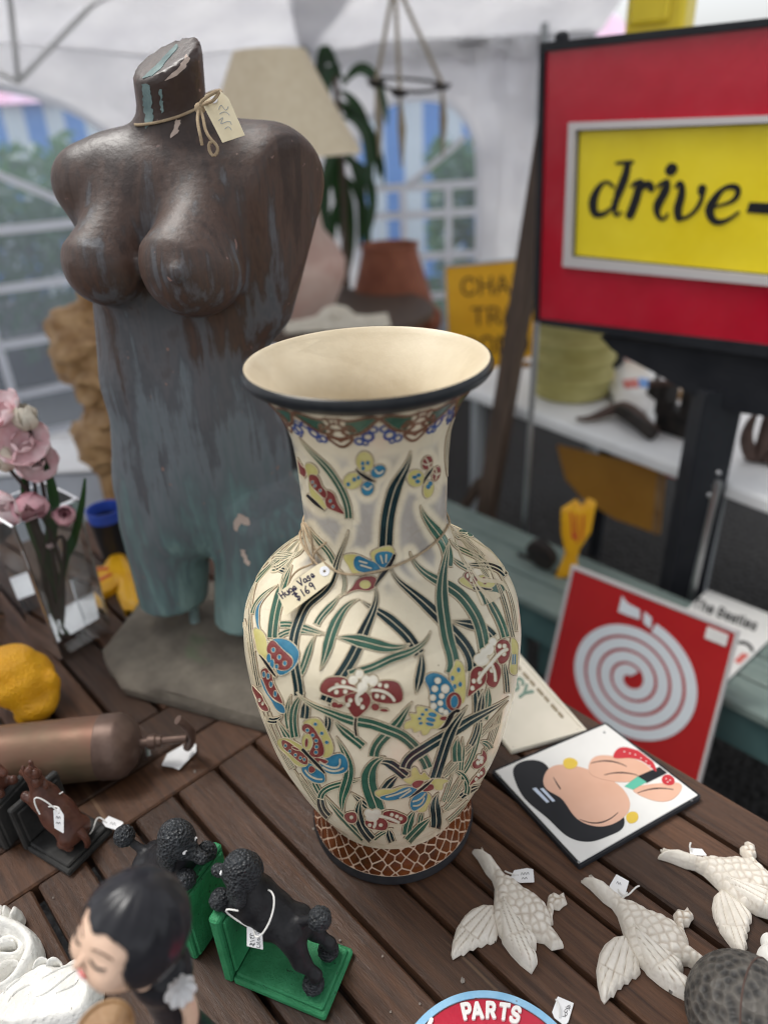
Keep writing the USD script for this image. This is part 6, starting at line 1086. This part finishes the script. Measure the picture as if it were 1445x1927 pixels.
SH = [('plaque_gold', sblob(c7([(545, 1050), (580, 1075), (560, 1098), (520, 1090), (515, 1065)]))), ('plaque_gold', sblob(c7([(800, 1310), (845, 1300), (850, 1330), (810, 1345)]))), ('plaque_red', sblob(c7([(760, 1010), (830, 1010), (920, 1070), (935, 1110), (860, 1060), (740, 1040)]))), ('plaque_red', sblob(c7([(960, 1140), (1000, 1130), (1015, 1165), (965, 1165)]))),
      ('plaque_green', Polygon(c7([(790, 1180), (850, 1135), (890, 1160), (830, 1195)]))), ('sign_black', Polygon(c7([(850, 1135), (950, 1090), (990, 1115), (890, 1165)]))), ('plaque_blue', Polygon(c7([(375, 1190), (392, 1186), (452, 1250), (440, 1255)]))), ('plaque_blue', Polygon(c7([(410, 1190), (424, 1188), (478, 1246), (466, 1250)]))),
      ('plaque_peach', sblob(c7([(640, 1060), (760, 1045), (870, 1070), (920, 1120), (800, 1160), (700, 1150), (630, 1110)]))), ('plaque_peach', sblob(c7([(830, 1200), (960, 1165), (1050, 1180), (1030, 1220), (880, 1230)]))), ('plaque_peach', sblob(c7([(440, 1110), (560, 1085), (690, 1130), (790, 1200), (815, 1270), (760, 1340), (650, 1360), (560, 1310), (500, 1230), (430, 1180)]))),
      ('sign_black', sblob(c7([(290, 1100), (380, 1060), (440, 1085), (470, 1150), (540, 1260), (620, 1340), (740, 1330), (780, 1310), (790, 1350), (730, 1400), (640, 1430), (540, 1410), (450, 1330), (330, 1220), (300, 1160)])))]
SH = [('enamel_white', unary_union([Point(*q).buffer(1.1) for q in c7([(790, 1022), (815, 1030), (840, 1036), (865, 1052), (888, 1066), (905, 1085), (978, 1146), (996, 1152), (985, 1160)])])), ('sign_black', unary_union([stroke(c7(q), [.6, 2.2, .6]) for q in ([(640, 1075), (720, 1065), (800, 1090)], [(700, 1128), (780, 1118), (850, 1130)], [(850, 1210), (930, 1190), (1010, 1195)], [(470, 1140), (500, 1190), (480, 1160)], [(590, 1330), (680, 1345), (760, 1300)])]))] + SH
acc_ = Polygon()
for k, (mt, s) in enumerate(SH): 
    s2 = s.intersection(face.buffer(-2)).difference(acc_); acc_ = acc_.union(s.buffer(.4))
    for q in polys(s2):
        m = slab(f6, q, .0098, .009)
        if m is not None: part(pq, 'painted_shape', m, mt, smooth=False)
for x, y in ((941, 1462), (1137, 1379), (1301, 1507), (1089, 1624)): part(pq, 'screw', lathe([(.001, 0), (.0018, 0), (.0015, .0012), (.001, .0013)], 10, onz(x, y, T + .0092)), 'steel')
es = thing('street_plaque', 'cream plaque with faded green lettering lying partly behind the vase', 'plaque', (*onz(1020, 1340, T)[:2], T)); QE = Polygon([(870, 1300), (972, 1232), (1103, 1381), (962, 1420)])
part(es, 'plaque_body', slab(f6, QE.buffer(1), .0055, .001, back=True), 'enamel_cream', smooth=False); part(es, 'raised_edge', slab(f6, QE.difference(QE.buffer(-5, join_style=2)), .0075, .005), 'enamel_cream', smooth=False)
dE = np.array([131., 149]); dE /= np.linalg.norm(dE)
part(es, 'lettering', slab(f6, text_px('EASY', 928, 1262, 26, dE, True, .92).intersection(QE), .0072, .005), 'ink_green', smooth=False); part(es, 'lettering', slab(f6, text_px('STREET', 880, 1270, 24, dE, True, .8).intersection(QE), .0072, .005), 'ink_green', smooth=False)
for k in range(7): 
    a = np.array([972, 1258]) + dE * (k * 20); part(es, 'small_print', slab(f6, stroke([a, a + dE * (13 if k % 2 else 9)], 5, False).intersection(QE), .0066, .005), 'ink_brown', smooth=False)
for x, y in ((1087, 1375), (966, 1408)): part(es, 'nail_hole', lathe([(.001, 0), (.002, 0), (.0015, .001), (.001, .0011)], 10, onz(x, y, T + .0055)), 'rusty_iron')
# round parts sign
cp_ = onz(np.array([784, 829, 868, 910, 950, 1000, 1047.]), np.array([1925, 1886, 1869, 1865, 1869, 1893, 1925.]), T + .008)[:, :2]
sol = np.linalg.lstsq(np.c_[2 * cp_, np.ones(len(cp_))], (cp_ ** 2).sum(1), rcond=None)[0]; pc_, pr_ = sol[:2], math.sqrt(sol[2] + sol[:2] @ sol[:2])
ps = thing('round_parts_sign', 'round red sign with pale blue rim reading PARTS at the bottom edge', 'sign', (*pc_, T)); pz = lambda z: frame_map((*pc_, z), (1, 0, 0), (0, 1, 0))
disc = lambda r: Point(0, 0).buffer(r, quad_segs=40)
part(ps, 'rim', slab(pz(T), disc(pr_).difference(disc(pr_ - .0065)), .008, .001, back=True), 'sky_blue', smooth=False); part(ps, 'red_disc', slab(pz(T), disc(pr_ - .0064), .0062, .001), 'parts_red', smooth=False); part(ps, 'dark_line', slab(pz(T), disc(pr_ - .0064).difference(disc(pr_ - .0074)), .0066, .006), 'glaze_red', smooth=False)
for ch, x, y, deg in (('P', 871, 1922, -13), ('A', 888, 1920, -5), ('R', 912, 1918, 1), ('T', 936, 1920, 7), ('S', 956, 1924, 14)):
    part(ps, 'letter', slab(flatmap(T + .006), text_px(ch, x, y, 29, (math.cos(math.radians(deg)), math.sin(math.radians(deg))), True, .78).buffer(1.1), .0028, 0), 'letter_white', smooth=False)
part(ps, 'letter', slab(flatmap(T + .006), stroke([(812, 1922), (806, 1934)], 7, False), .0028, 0), 'letter_white', smooth=False)
ptag('white tag reading 69 lying beside the round PARTS sign', [(1050, 1878), (1078, 1890), (1068, 1924), (1062, 1930), (1044, 1916), (1040, 1906)], flatmap(T + .003), (1053, 1916), [strp((1053, 1916, .004), (1052, 1896, .008), (1046, 1882, .006))], [[(1073, 1893), (1068, 1896), (1072, 1898), (1066, 1900)], [(1073, 1896), (1064, 1897)], [(1071, 1903), (1063, 1902), (1062, 1906), (1066, 1906), (1066, 1902)], [(1062, 1912), (1066, 1912), (1067, 1908), (1063, 1908), (1064, 1913), (1058, 1914)]], .8)

# ---------------------------------------------------------------- white scrolled ornament
c8 = lambda pts: np.array(pts, float) / 6.283 + [0, 1640]
so = thing('scroll_ornament', 'white plaster swan shaped scroll ornament lying in the bottom left corner', 'ornament', (*onz(60, 1880, T)[:2], T)); fz = flatmap(T)
def sc(name, geom, h, dome, dw, step=3.2): 
    m = slab(fz, geom, h, .001, step=step, dome=dome, domew=dw)
    if m is not None: part(so, name, m, 'plaster_bright', smooth=True)
sc('body', sblob(c8([(260, 1330), (420, 1230), (560, 1165), (640, 1170), (700, 1195), (780, 1190), (850, 1140), (930, 1090), (970, 1035), (1045, 1000), (1095, 1005), (1150, 1110), (1210, 1220), (1240, 1500), (1100, 1850), (600, 2000), (0, 2000), (-200, 1800), (0, 1560)])), .006, .020, 22)
for k, q in enumerate([[(480, 1380), (500, 1250), (590, 1190), (660, 1230)], [(640, 1340), (650, 1230), (730, 1195), (790, 1240)], [(420, 1520), (560, 1450), (760, 1330), (1000, 1250), (1190, 1190)], [(330, 1640), (600, 1620), (850, 1430), (1100, 1310)], [(150, 1800), (330, 1560), (520, 1500)], [(80, 1700), (260, 1480), (400, 1400)], [(690, 1700), (740, 1620), (860, 1560), (1020, 1400)]]): sc('fold', stroke(c8(q), [3, 9, 10, 4]), .020, .008, 4.5, 2.6)
sc('neck', stroke(c8([(-60, 640), (120, 745), (300, 830), (420, 960), (430, 1100), (370, 1240), (280, 1390), (150, 1500), (-40, 1580)]), [24, 34, 36, 36, 36, 34, 32, 30, 28]), .010, .020, 15)
sc('tail_lobe', stroke(c8([(40, 640), (60, 560)]), [14, 20], False), .012, .012, 9); sc('tail_lobe', stroke(c8([(110, 650), (130, 570)]), [14, 18], False), .012, .014, 9); sc('tail_lobe', stroke(c8([(200, 690), (250, 600)]), [18, 20], False), .012, .016, 10)
sc('curl', stroke(c8([(-60, 1060), (40, 930), (180, 880), (300, 950), (260, 1060), (120, 1080), (-20, 1080)]), [12, 16, 20, 22, 20, 18, 14]), .008, .010, 9); sc('curl', stroke(c8([(-60, 1400), (0, 1290), (90, 1220), (200, 1170), (270, 1180), (250, 1290), (220, 1350)]), [26, 26, 24, 18, 14, 12, 6]), .008, .014, 11)
sc('curl', stroke(c8([(40, 1000), (120, 960), (220, 960)]), [4, 9, 4]), .022, .004, 4)

# ---------------------------------------------------------------- plain painted doll
hy = .300; hc = at(250, 1748, hy); pxm = float((hc - CAM) @ FW) / FPX
doll = thing('painted_doll', 'painted lady doll with glossy black bobbed hair and black dress, lower left', 'figurine', (hc[0] + .004, hc[1] + .01, T))
face_d = np.array([-.56, -.58, .42]); face_d /= np.linalg.norm(face_d); sd = np.cross(face_d, [0, 0, 1.0]); sd /= np.linalg.norm(sd); upd = np.cross(sd, face_d); Rf = np.array([sd, face_d, upd])   # rows: right of the face, forward, up
rh = 99 * pxm
def headf(p):
    d = ell(p, hc, (rh * .90, rh * .96, rh * 1.02), Rf); jaw = ell(p, hc + face_d * rh * .34 - upd * rh * .50, (rh * .50, rh * .48, rh * .48), Rf)
    nose = cap(p, hc + face_d * rh * .93 - upd * rh * .14, hc + face_d * rh * 1.05 - upd * rh * .30, rh * .05, rh * .075); ch = [ell(p, hc + face_d * rh * .68 - upd * rh * .36 + sd * s * rh * .42, (rh * .24, rh * .22, rh * .24), Rf) for s in (-1, 1)]
    d = smin(su(rh * .25, d, jaw, *ch), nose, rh * .06); return smin(d, cap(p, hc - upd * rh * .6, hc + np.array([.0, .01, -1.6 * rh]), rh * .34, rh * .36), rh * .15)
def hairf(p):
    cap_ = ell(p, hc - face_d * rh * .05, (rh * 1.02, rh * 1.05, rh * 1.10), Rf); q = (p - hc.astype(np.float32)) @ Rf.T.astype(np.float32)
    fr = smin(smin(q[:, 1] - rh * .05, rh * .40 - q[:, 2] - .05 * rh * np.cos(q[:, 0] / rh * 9), rh * .05), rh * .74 - np.abs(q[:, 0]), rh * .12)   # open in front below the fringe
    low = -(q[:, 2] + rh * (.62 - .0 * q[:, 1])); d = smax(cap_, fr, rh * .05); d = smax(d, low, rh * .08); part_ = np.abs(q[:, 0] - rh * .2) - rh * .012
    d = d + rh * .018 * np.sin(np.arctan2(q[:, 0], q[:, 1]) * 16) * np.clip(q[:, 2] / rh + .2, 0, 1) * np.clip(1.2 - q[:, 2] / rh, 0, 1)
    return d
hl, hh = hc - rh * 2.0, hc + rh * 1.4
hdm = nets(headf, hl, hh, rh * .055); hp_ = part(doll, 'head', hdm, 'doll_skin', smooth=True); hrm = nets(hairf, hl, hh, rh * .05); part(doll, 'hair', hrm, 'doll_black', smooth=True)
def hm_surf(a, b):
    """A point of the face at a (right) and b (up), in head radii."""
    o = hc + sd * a * rh + upd * b * rh + face_d * rh * 2; r = trimesh.Trimesh(hdm.vertices, hdm.faces, process=False).ray.intersects_location([o], [-face_d], multiple_hits=False); return r[0][0] if len(r[0]) else o - face_d * rh
for s in (-1, 1):
    lash = [hm_surf(s * (.36 + .17 * t), -.06 - .05 * (1 - t * t)) + face_d * .0006 for t in np.linspace(-1, 1, 7)]; part(hp_, 'eyelid_line', tube(spl(lash, 12), np.r_[.0003, [.0008] * 10, .0003], 6), 'ink_black')
    brow = [hm_surf(s * (.36 + .2 * t), .17 - .05 * t * t) + face_d * .0004 for t in np.linspace(-1, 1, 7)]; part(hp_, 'eyebrow', tube(spl(brow, 12), .0005, 6), 'horse_brown')
part(hp_, 'mouth', tube(spl([hm_surf(t * .13, -.54 - .02 * (1 - t * t)) + face_d * .0004 for t in np.linspace(-1, 1, 5)], 10), np.r_[.0004, np.full(8, .0013), .0004], 6), 'plaque_red')
sh = hc + np.array([.002, .012, -1.55 * rh])
def dress(p):
    d = su(rh * .3, ell(p, sh + [0, 0, -.35 * rh], (rh * .80, rh * .55, rh * .60), Rf), cap(p, sh + [0, 0, -.5 * rh], sh + [0, 0, -2.2 * rh], rh * .55, rh * .42)); zb = T + .004
    sk = cap(p, [sh[0], sh[1], sh[2] - 2.4 * rh], [sh[0], sh[1], zb], rh * .42, rh * 1.25); d = smin(d, sk, rh * .3); return smax(d, -(p[:, 2] - zb), .002)
part(doll, 'dress', nets(dress, [sh[0] - rh * 1.6, sh[1] - rh * 1.6, T], [sh[0] + rh * 1.6, sh[1] + rh * 1.6, sh[2] + rh * .6], rh * .09), 'doll_black', smooth=True)
ch_ = ell; bib = nets(lambda p: ell(p, sh + face_d * rh * .26 + [0, 0, -.16 * rh], (rh * .44, rh * .36, rh * .46), Rf), sh - rh, sh + rh, rh * .06); part(doll, 'neckline', bib, 'doll_skin', smooth=True)
for s in (-1, 1):
    a = sh + sd * s * rh * .80 + [0, 0, -.22 * rh]; m = trimesh.creation.icosphere(3, 1.0); vv = m.vertices * [rh * .30, rh * .30, rh * .24] * (1 + .10 * np.sin(np.arctan2(m.vertices[:, 1], m.vertices[:, 0]) * 9))[:, None]; part(doll, 'sleeve', TM(vv + a, m.faces), 'doll_white', smooth=True)
    part(doll, 'arm', tube(spl([a, a + sd * s * rh * .12 + [0, 0, -.8 * rh], a + sd * s * rh * .05 + face_d * rh * .3 + [0, 0, -1.6 * rh]], 10), np.linspace(rh * .19, rh * .13, 10), 12), 'doll_skin')
tr = thing('wooden_tray', 'small round tan wooden tray just in front of the doll', 'tray', tuple(at(196, 1950, .262))); c = at(196, 1942, .262)
part(tr, 'tray_disc', lathe([(.001, -.004), (.018, -.004), (.0205, -.001), (.0205, .0015), (.019, .0015), (.018, -.0005), (.001, -.0005)], 36, c), 'gold_wood')

# ---------------------------------------------------------------- horse bookends
Lh, Fh, Rh = onz(54, 1604, T)[:2], onz(132, 1652, T)[:2], onz(224, 1574, T)[:2]; exh = (Fh - Lh) / np.linalg.norm(Fh - Lh); LH, WH = float(np.linalg.norm(Fh - Lh)), float(np.linalg.norm(Rh - Fh)); zh = float(at(28, 1530, Lh[1])[2]) - T
hb = thing('horse_bookend', 'black bookend with a dark brown rearing horse wearing two white tags', 'bookend', (*Lh, T), math.atan2(exh[1], exh[0]), group='horse bookends'); bookend(hb, LH, WH, zh, .010, 'bookend_black')
yc = WH * .5; k_ = LH / .09
def horse(p):
    q = p / k_; c = yc / k_
    d = su(.014, cap(q, (.060, c, .040), (.040, c, .062), .022, .021), cap(q, (.040, c, .062), (.022, c, .085), .021, .019)); neck = su(.008, cap(q, (.020, c, .090), (.010, c, .128), .015, .0095), cap(q, (.008, c, .132), (-.012, c, .122), .0085, .0058))
    d = smin(d, neck, .012)
    for s in (-1, 1):
        d = smin(d, su(.005, cap(q, (.064, c + s * .012, .036), (.052, c + s * .015, .022), .014, .008), cap(q, (.052, c + s * .015, .022), (.066, c + s * .015, .015), .0065, .0055)), .006)
        d = smin(d, su(.004, cap(q, (.020, c + s * .011, .080), (-.004, c + s * .013, .090), .009, .0062), cap(q, (-.004, c + s * .013, .090), (-.006, c + s * .013, .076), .0055, .005)), .005); d = smin(d, ell(q, (.006, c + s * .006, .143), (.004, .003, .008)), .002)
    return d * k_
part(hb, 'horse_body', nets(horse, np.array([-.03, -.005, .005]) * k_, np.array([.10, .10, .16]) * k_, .0028), 'horse_brown', smooth=True, local=True)
for i in range(9): t = i / 8; blob(np.array([.014 + .012 * t + .004 * (i % 2), yc / k_ + .004 * ((i % 3) - 1), .140 - .048 * t]) * k_, np.array([.0065, .006, .0085]) * k_, 'horse_brown', hb, 'mane_lock', 2, .3)
part(hb, 'tail', tube(spl([np.array(q) * k_ for q in ((.078, yc / k_, .046), (.088, yc / k_, .034), (.084, yc / k_, .016))], 10), np.linspace(.006, .004, 10) * k_, 8), 'horse_brown', local=True)
A3, B3 = onz(8, 1600, T)[:2], onz(64, 1536, T)[:2]; e3 = (B3 - A3) / np.linalg.norm(B3 - A3); ex3 = np.array([-e3[1], e3[0]]); copy_of(hb, 'horse_bookend', 'black bookend with a dark brown horse cut by the left edge', (*(A3 + e3 * WH + ex3 * .004), T), math.atan2(ex3[1], ex3[0]), group='horse bookends')
hw_ = lambda x, y, z: hb.base + hb.R @ (np.array([x, y, z]) * k_); tmh = plane_map(at(111, 1545, hb.base[1] - .008), [-.1, -.85, .5])
ptag('white tag hanging on the flank of the brown horse', [(102, 1526), (111, 1522), (119, 1535), (119, 1567), (104, 1558)], tmh, (111, 1530), [[tmh(np.array([[111., 1530]]))[0][0], tmh(np.array([[112., 1524]]))[0][0], hw_(.040, yc / k_ - .010, .088), hw_(.042, yc / k_ + .016, .092)], [tmh(np.array([[108., 1528]]))[0][0], at(88, 1510, hb.base[1]), at(72, 1502, hb.base[1]), at(75, 1533, hb.base[1] - .006)]], scr(106, 1540, 5, .5, 2, 4) + scr(106, 1550, 5, .5, 2, 3), .7)
ptag('white tag lying on the right end of the horse bookend base', [(194, 1548), (205, 1538), (231, 1549), (221, 1562), (200, 1556)], flatmap(T + .016), (200, 1549), [[onz(200, 1549, T + .016), onz(182, 1542, T + .022), onz(176, 1558, T + .018), onz(168, 1570, T + .016)]], scr(208, 1552, 6, 1.5, 2, 4), .7)

# ---------------------------------------------------------------- copper extinguisher
zt0 = T + .043; a0, a1 = onz(-190, 1446, zt0), onz(214, 1404, zt0); d_ = (a1 - a0) / np.linalg.norm(a1 - a0); ct = thing('copper_extinguisher', 'old copper cylinder extinguisher with a pump handle lying on the table', 'extinguisher', tuple((a0 + a1) / 2 - [0, 0, .043]))
def along(prof, o, mat, name, n=40): 
    x = np.cross(d_, [0, 0, 1.0]); x /= np.linalg.norm(x); y = np.cross(x, d_); m = lathe([(r, z) for r, z in prof], n); v = m.vertices; part(ct, name, TM(o + v[:, :1] * x + v[:, 1:2] * y * -1 + v[:, 2:] * d_, m.faces[:, ::-1]), mat, smooth=40)
LT = float(np.linalg.norm(a1 - a0)); along([(.001, 0), (.040, 0), (.0425, .004), (.0425, LT), (.001, LT)], a0, 'copper_tank', 'cylinder'); along([(.0426, LT - .016), (.0438, LT - .014), (.0438, LT + .008), (.041, LT + .016), (.030, LT + .028), (.016, LT + .034), (.001, LT + .035)], a0, 'tarnished_brass', 'end_cap')
along([(.006, LT + .034), (.006, LT + .046), (.010, LT + .047), (.010, LT + .056), (.008, LT + .058), (.008, LT + .064), (.0055, LT + .066), (.0055, LT + .098), (.001, LT + .099)], a0, 'tarnished_brass', 'pump_rod', 24)
ho = a0 + d_ * (LT + .100) + [0, 0, .008]; up2 = np.array([.06, -.25, .95]); up2 /= np.linalg.norm(up2); part(ct, 'handle', tube(spl([ho + up2 * .038 - d_ * .006, ho + up2 * .020 + d_ * .003, ho + d_ * .005, ho - up2 * .016 + d_ * .003, ho - up2 * .036 - d_ * .006], 20), .0062, 12), 'tarnished_brass')
part(ct, 'nozzle', tube([a0 + d_ * (LT + .046) + [0, -.006, -.004], a0 + d_ * (LT + .046) + [0, -.010, -.014]], .0035, 8), 'steel')
ptag('blank white tag under the handle of the copper extinguisher', [(352, 1400), (368, 1402), (368, 1415), (336, 1448), (328, 1444), (306, 1440), (316, 1420)], flatmap(T + .004), (358, 1408), [[onz(358, 1408, T + .006), onz(352, 1396, T + .012), onz(346, 1385, T + .02)]])

# ---------------------------------------------------------------- yellow pieces, cup, glass vases and flowers on the left
yc0 = at(38, 1278, .835); yh = thing('yellow_head_ornament', 'bumpy bright yellow head shaped ornament at the left edge', 'ornament', (yc0[0], yc0[1], T)); ry = .047
def yhead(p):
    c = yc0; d = su(.014, ell(p, c, (ry * 1.06, ry, ry * .92)), ell(p, c + [.052, -.006, -.002], (.009, .010, .016)), ell(p, c + [.028, -.030, -.030], (.028, .022, .020)), ell(p, c + [.046, -.012, -.024], (.010, .012, .013)), ell(p, c + [-.01, .0, .036], (.035, .035, .016)))
    ft = cap(p, [c[0] + .010, c[1] - .030, T + .012], [c[0] + .020, c[1] - .034, T + .030], .017, .012); d = smin(d, ft, .006); n_ = np.sin(p[:, 0] * 150 + 2 * np.sin(p[:, 2] * 90)) * np.sin(p[:, 2] * 140 + 1.5 * np.sin(p[:, 1] * 110)); return smax(d + .0007 * n_, -(p[:, 2] - T - .001), .002)
part(yh, 'head', nets(yhead, yc0 - [.07, .07, .10], yc0 + [.08, .07, .07], .0032), 'lemon_yellow', smooth=True)
yb_ = thing('yellow_cast_bird', 'yellow cast metal figure with red markings lying behind the glass vase', 'figurine', (*onz(215, 1110, T)[:2], T)); ybp = rnd([(152, 1084), (198, 1076), (213, 1048), (236, 1052), (252, 1085), (272, 1152), (262, 1160), (236, 1160), (222, 1128), (228, 1108), (210, 1122), (176, 1136), (158, 1112)], 2)
part(yb_, 'figure', slab(flatmap(T), ybp, .014, .001, step=7, dome=.010, domew=10, back=True), 'cast_yellow', smooth=True); part(yb_, 'marking', slab(flatmap(T), unary_union([stroke([(166, 1098), (185, 1092), (208, 1090)], 4), stroke([(178, 1118), (200, 1108), (214, 1100)], 4)]), .0255, .014), 'red_print')
cb = onz(212, 1064, T); cu = thing('black_cup', 'black cup with a blue band standing behind the yellow figure', 'cup', (cb[0], cb[1] + .03, T)); zc = float(at(210, 955, cb[1] + .03)[2]) - T; part(cu, 'cup_body', lathe([(.001, .001), (.026, .001), (.034, zc * .8), (.030, zc * .8), (.001, .01)], 32, (cb[0], cb[1] + .03, T)), 'cup_black', smooth=40); part(cu, 'band', lathe([(.0345, zc * .8), (.036, zc), (.033, zc), (.0315, zc * .8)], 32, (cb[0], cb[1] + .03, T)), 'cup_blue', smooth=40)
gF, gL, gR = onz(136, 1246, T)[:2], onz(56, 1203, T)[:2], onz(222, 1196, T)[:2]; gc = (gL + gR) / 2; ga = math.atan2(*(gR - gF)[::-1]); gs = .098
gv = thing('glass_vase', 'clear square glass vase with thick base holding pink and cream blossoms', 'vase', (*gc, T), ga, group='square glass vases')
hg = gs / 2; zg = float(at(130, 965, gF[1])[2]) - T; zg = min(zg, .27)
def sqr(a, z, r=.006): q = sbox(-a, -a, a, a).buffer(-r).buffer(r, quad_segs=3); c = np.array(q.exterior.coords)[:-1]; return np.c_[c, np.full(len(c), z)]
rings_ = [sqr(hg - .004, .001), sqr(hg, .006), sqr(hg + .006, zg - .003), sqr(hg + .004, zg), sqr(hg - .001, zg, .003), sqr(hg - .006, .03, .003)]; n_ = len(rings_[0]); V = np.vstack(rings_ + [[[0, 0, .001]], [[0, 0, .028]]]); F = []
for i in range(5):
    for j in range(n_): j2 = (j + 1) % n_; F += [(i * n_ + j, i * n_ + j2, (i + 1) * n_ + j2), (i * n_ + j, (i + 1) * n_ + j2, (i + 1) * n_ + j)]
for j in range(n_): j2 = (j + 1) % n_; F += [(len(V) - 2, j2, j), (len(V) - 1, 5 * n_ + j, 5 * n_ + j2)]
part(gv, 'glass_body', TM(V, F), 'glass', smooth=30, local=True)
gp2 = onz(-62, 1190, T)[:2]; copy_of(gv, 'glass_vase', 'clear square glass vase cut by the left edge behind the yellow head', (*gp2, T), ga + .3, group='square glass vases')
def petal(c, ax, out, L, w, mat, par, cup=.5):
    ax = ax / np.linalg.norm(ax); out = out - ax * (out @ ax); out /= np.linalg.norm(out); sd_ = np.cross(ax, out); V = []; n, m = 7, 5
    for i in range(n):
        t = i / (n - 1); k = math.sin(math.pi * min(1, .12 + t * .86)) ** .8 * w; p = c + ax * L * t * (1 - .25 * max(0, cup - .8) * t) + out * L * (cup * math.sin(t * 2.2) * .55 + max(0, cup - .8) * .55 * t * t)
        for j in range(m): s = (j / (m - 1)) * 2 - 1; V.append(p + sd_ * k * s + out * (.35 * k * (1 - s * s)) + (ax * .10 + out * .08) * k * math.sin(s * 5 + t * 6 + 40 * (c[0] + out[0])) * t)
    F = []
    for i in range(n - 1):
        for j in range(m - 1): q = i * m + j; F += [(q, q + 1, q + m + 1), (q, q + m + 1, q + m)]
    part(par, 'petal', TM(V, F), mat, smooth=True)
def flower(name, label, x, y, Y, r, mat, npet, cup, axis, stem_px, cat_='flower', grp=None):
    c = at(x, y, Y); t = thing(name, label, cat_, tuple(c), group=grp); ax = np.array(axis, float); ax /= np.linalg.norm(ax); u = np.cross(ax, [0, 1, .2]); u /= np.linalg.norm(u); v = np.cross(ax, u)
    for ring_, (k, sc_) in enumerate(((npet, 1.0), (max(3, npet - 2), .72))):
        for i in range(k): a = 2 * math.pi * (i + .5 * ring_) / k + .4; petal(c - ax * r * .5, ax, u * math.cos(a) + v * math.sin(a), r * 1.3 * sc_, r * .62 * sc_, mat, t, cup * (1 if ring_ == 0 else .6))
    if stem_px: part(t, 'stem', tube(spl([c - ax * r * .5] + [at(q[0], q[1], q[2]) for q in stem_px], 16), .0028, 7), 'stem_dark')
GY = float(gc[1]); ins_ = (float(gc[0]), float(gc[1]), T + .05)
FL = [('magnolia_bloom', 'pink blossom in front below the cream bud', 42, 832, .98, .0279, 'blossom_pink', 7, 1.45, (.3, -.6, .5)), ('magnolia_bloom', 'pink blossom at the left edge high beside the cream bud', 8, 775, 1.0, .0246, 'blossom_pink', 7, 1.45, (-.3, -.5, .7)), ('magnolia_bloom', 'pink blossom right of the lower cream bud', 66, 868, .98, .0246, 'blossom_pink', 7, 1.35, (.5, -.6, .3)),
      ('magnolia_bloom', 'large hanging rosy pink blossom below the others', 56, 945, .96, .0295, 'blossom_rose', 6, .95, (.2, -.6, -.5)), ('magnolia_bloom', 'pink blossom low at the left edge', 6, 945, .95, .0262, 'blossom_pink', 7, 1.35, (-.2, -.7, -.2)), ('rose_bloom', 'mauve pink rose resting on the rim of the glass vase', 122, 972, .985, .0230, 'blossom_rose', 7, .7, (.3, -.5, .5)),
      ('cream_bud', 'tall closed cream tulip bud above the pink blossoms', 50, 790, .99, .030, 'blossom_cream', 5, .38, (.05, -.15, 1)), ('cream_bud', 'closed cream tulip bud low at the left edge', 10, 868, .97, .030, 'blossom_cream', 5, .38, (-.05, -.2, 1)), ('small_bud', 'tiny pink bud inside the glass vase', 100, 1030, .985, .010, 'blossom_pink', 5, .5, (0, -.4, .8))]
for k, (n_m, lab, x, y, Y, r, mt, npt, cup, axs) in enumerate(FL): flower(n_m, lab, x, y, Y, r, mt, npt, cup, axs, [(70 + 5 * k, 1020, .985), (112 + (k % 4) * 4, 1170, .985)])
for q, w in (([(46, 885), (52, 950), (85, 1040), (120, 1200)], .010), ([(80, 860), (100, 930), (98, 1040), (118, 1190)], .009), ([(160, 900), (150, 970), (128, 1060), (120, 1180)], .006)):
    lf = thing('flower_leaf', {'.01': 'long dark green strap leaf leaning left in the glass vase', '.009': 'long dark green strap leaf in the middle of the glass vase', '.006': 'thin grey green leaf leaning right in the glass vase'}[str(w)[1:]], 'leaf', tuple(at(120, 1190, .985))); part(lf, 'blade', blade([at(x, y, .985) for x, y in q], w), 'plant_leaf', smooth=40)

# ---------------------------------------------------------------- further back on the left
gt = thing('cloth_table', 'table under a pale grey cloth beside the left marquee window', 'table', (-1.35, 2.1, 0))
part(gt, 'cloth', bx((-2.3, 1.78, .02), (-.62, 1.98, .715), .012), 'cloth_grey'); part(gt, 'cloth_top', bx((-2.32, 1.77, .7155), (-.61, 1.99, .722), .003), 'tag_white')
cf = thing('carved_wood_figure', 'golden brown carved wooden figure half hidden by the bronze torso', 'carving', tuple(at(205, 960, 1.7)))
pts_c = [(160, 548), (160, 585), (165, 640), (178, 700), (196, 760), (200, 790)]; rr_c = [.012, .058, .082, .074, .045, .040]
m = tube(spl([at(x, y, 1.7) for x, y in pts_c], 60), np.interp(np.linspace(0, 1, 60), np.linspace(0, 1, 6), rr_c), 36); v = m.vertices; ctr = v.mean(0); nrm = m.vertex_normals; v = v + nrm * ((meshkit.fbm(v * 26, 3, 4) - .5) * .07)[:, None]; part(cf, 'carved_body', TM(v, m.faces), 'gold_wood', smooth=True)
m = tube(spl([at(x, y, 1.7) for x, y in ((198, 790), (190, 820), (196, 870), (204, 885))], 24), np.interp(np.linspace(0, 1, 24), [0, .3, .75, 1], [.040, .070, .052, .03]), 28); v = m.vertices + m.vertex_normals * ((meshkit.fbm(m.vertices * 30, 3, 6) - .5) * .04)[:, None]; part(cf, 'carved_foot', TM(v, m.faces), 'gold_wood', smooth=True)
part(cf, 'stand_post', tube([at(205, 880, 1.7), [at(210, 960, 1.7)[0], 1.7, 0]], .030, 16), 'gold_wood'); m = trimesh.creation.icosphere(3, .05); v = m.vertices * [1, .8, .6] * (1 + .4 * (meshkit.fbm(m.vertices * 4, 3, 2) - .5))[:, None] + at(122, 612, 1.7); part(cf, 'carved_arm', TM(v, m.faces), 'gold_wood', smooth=True)
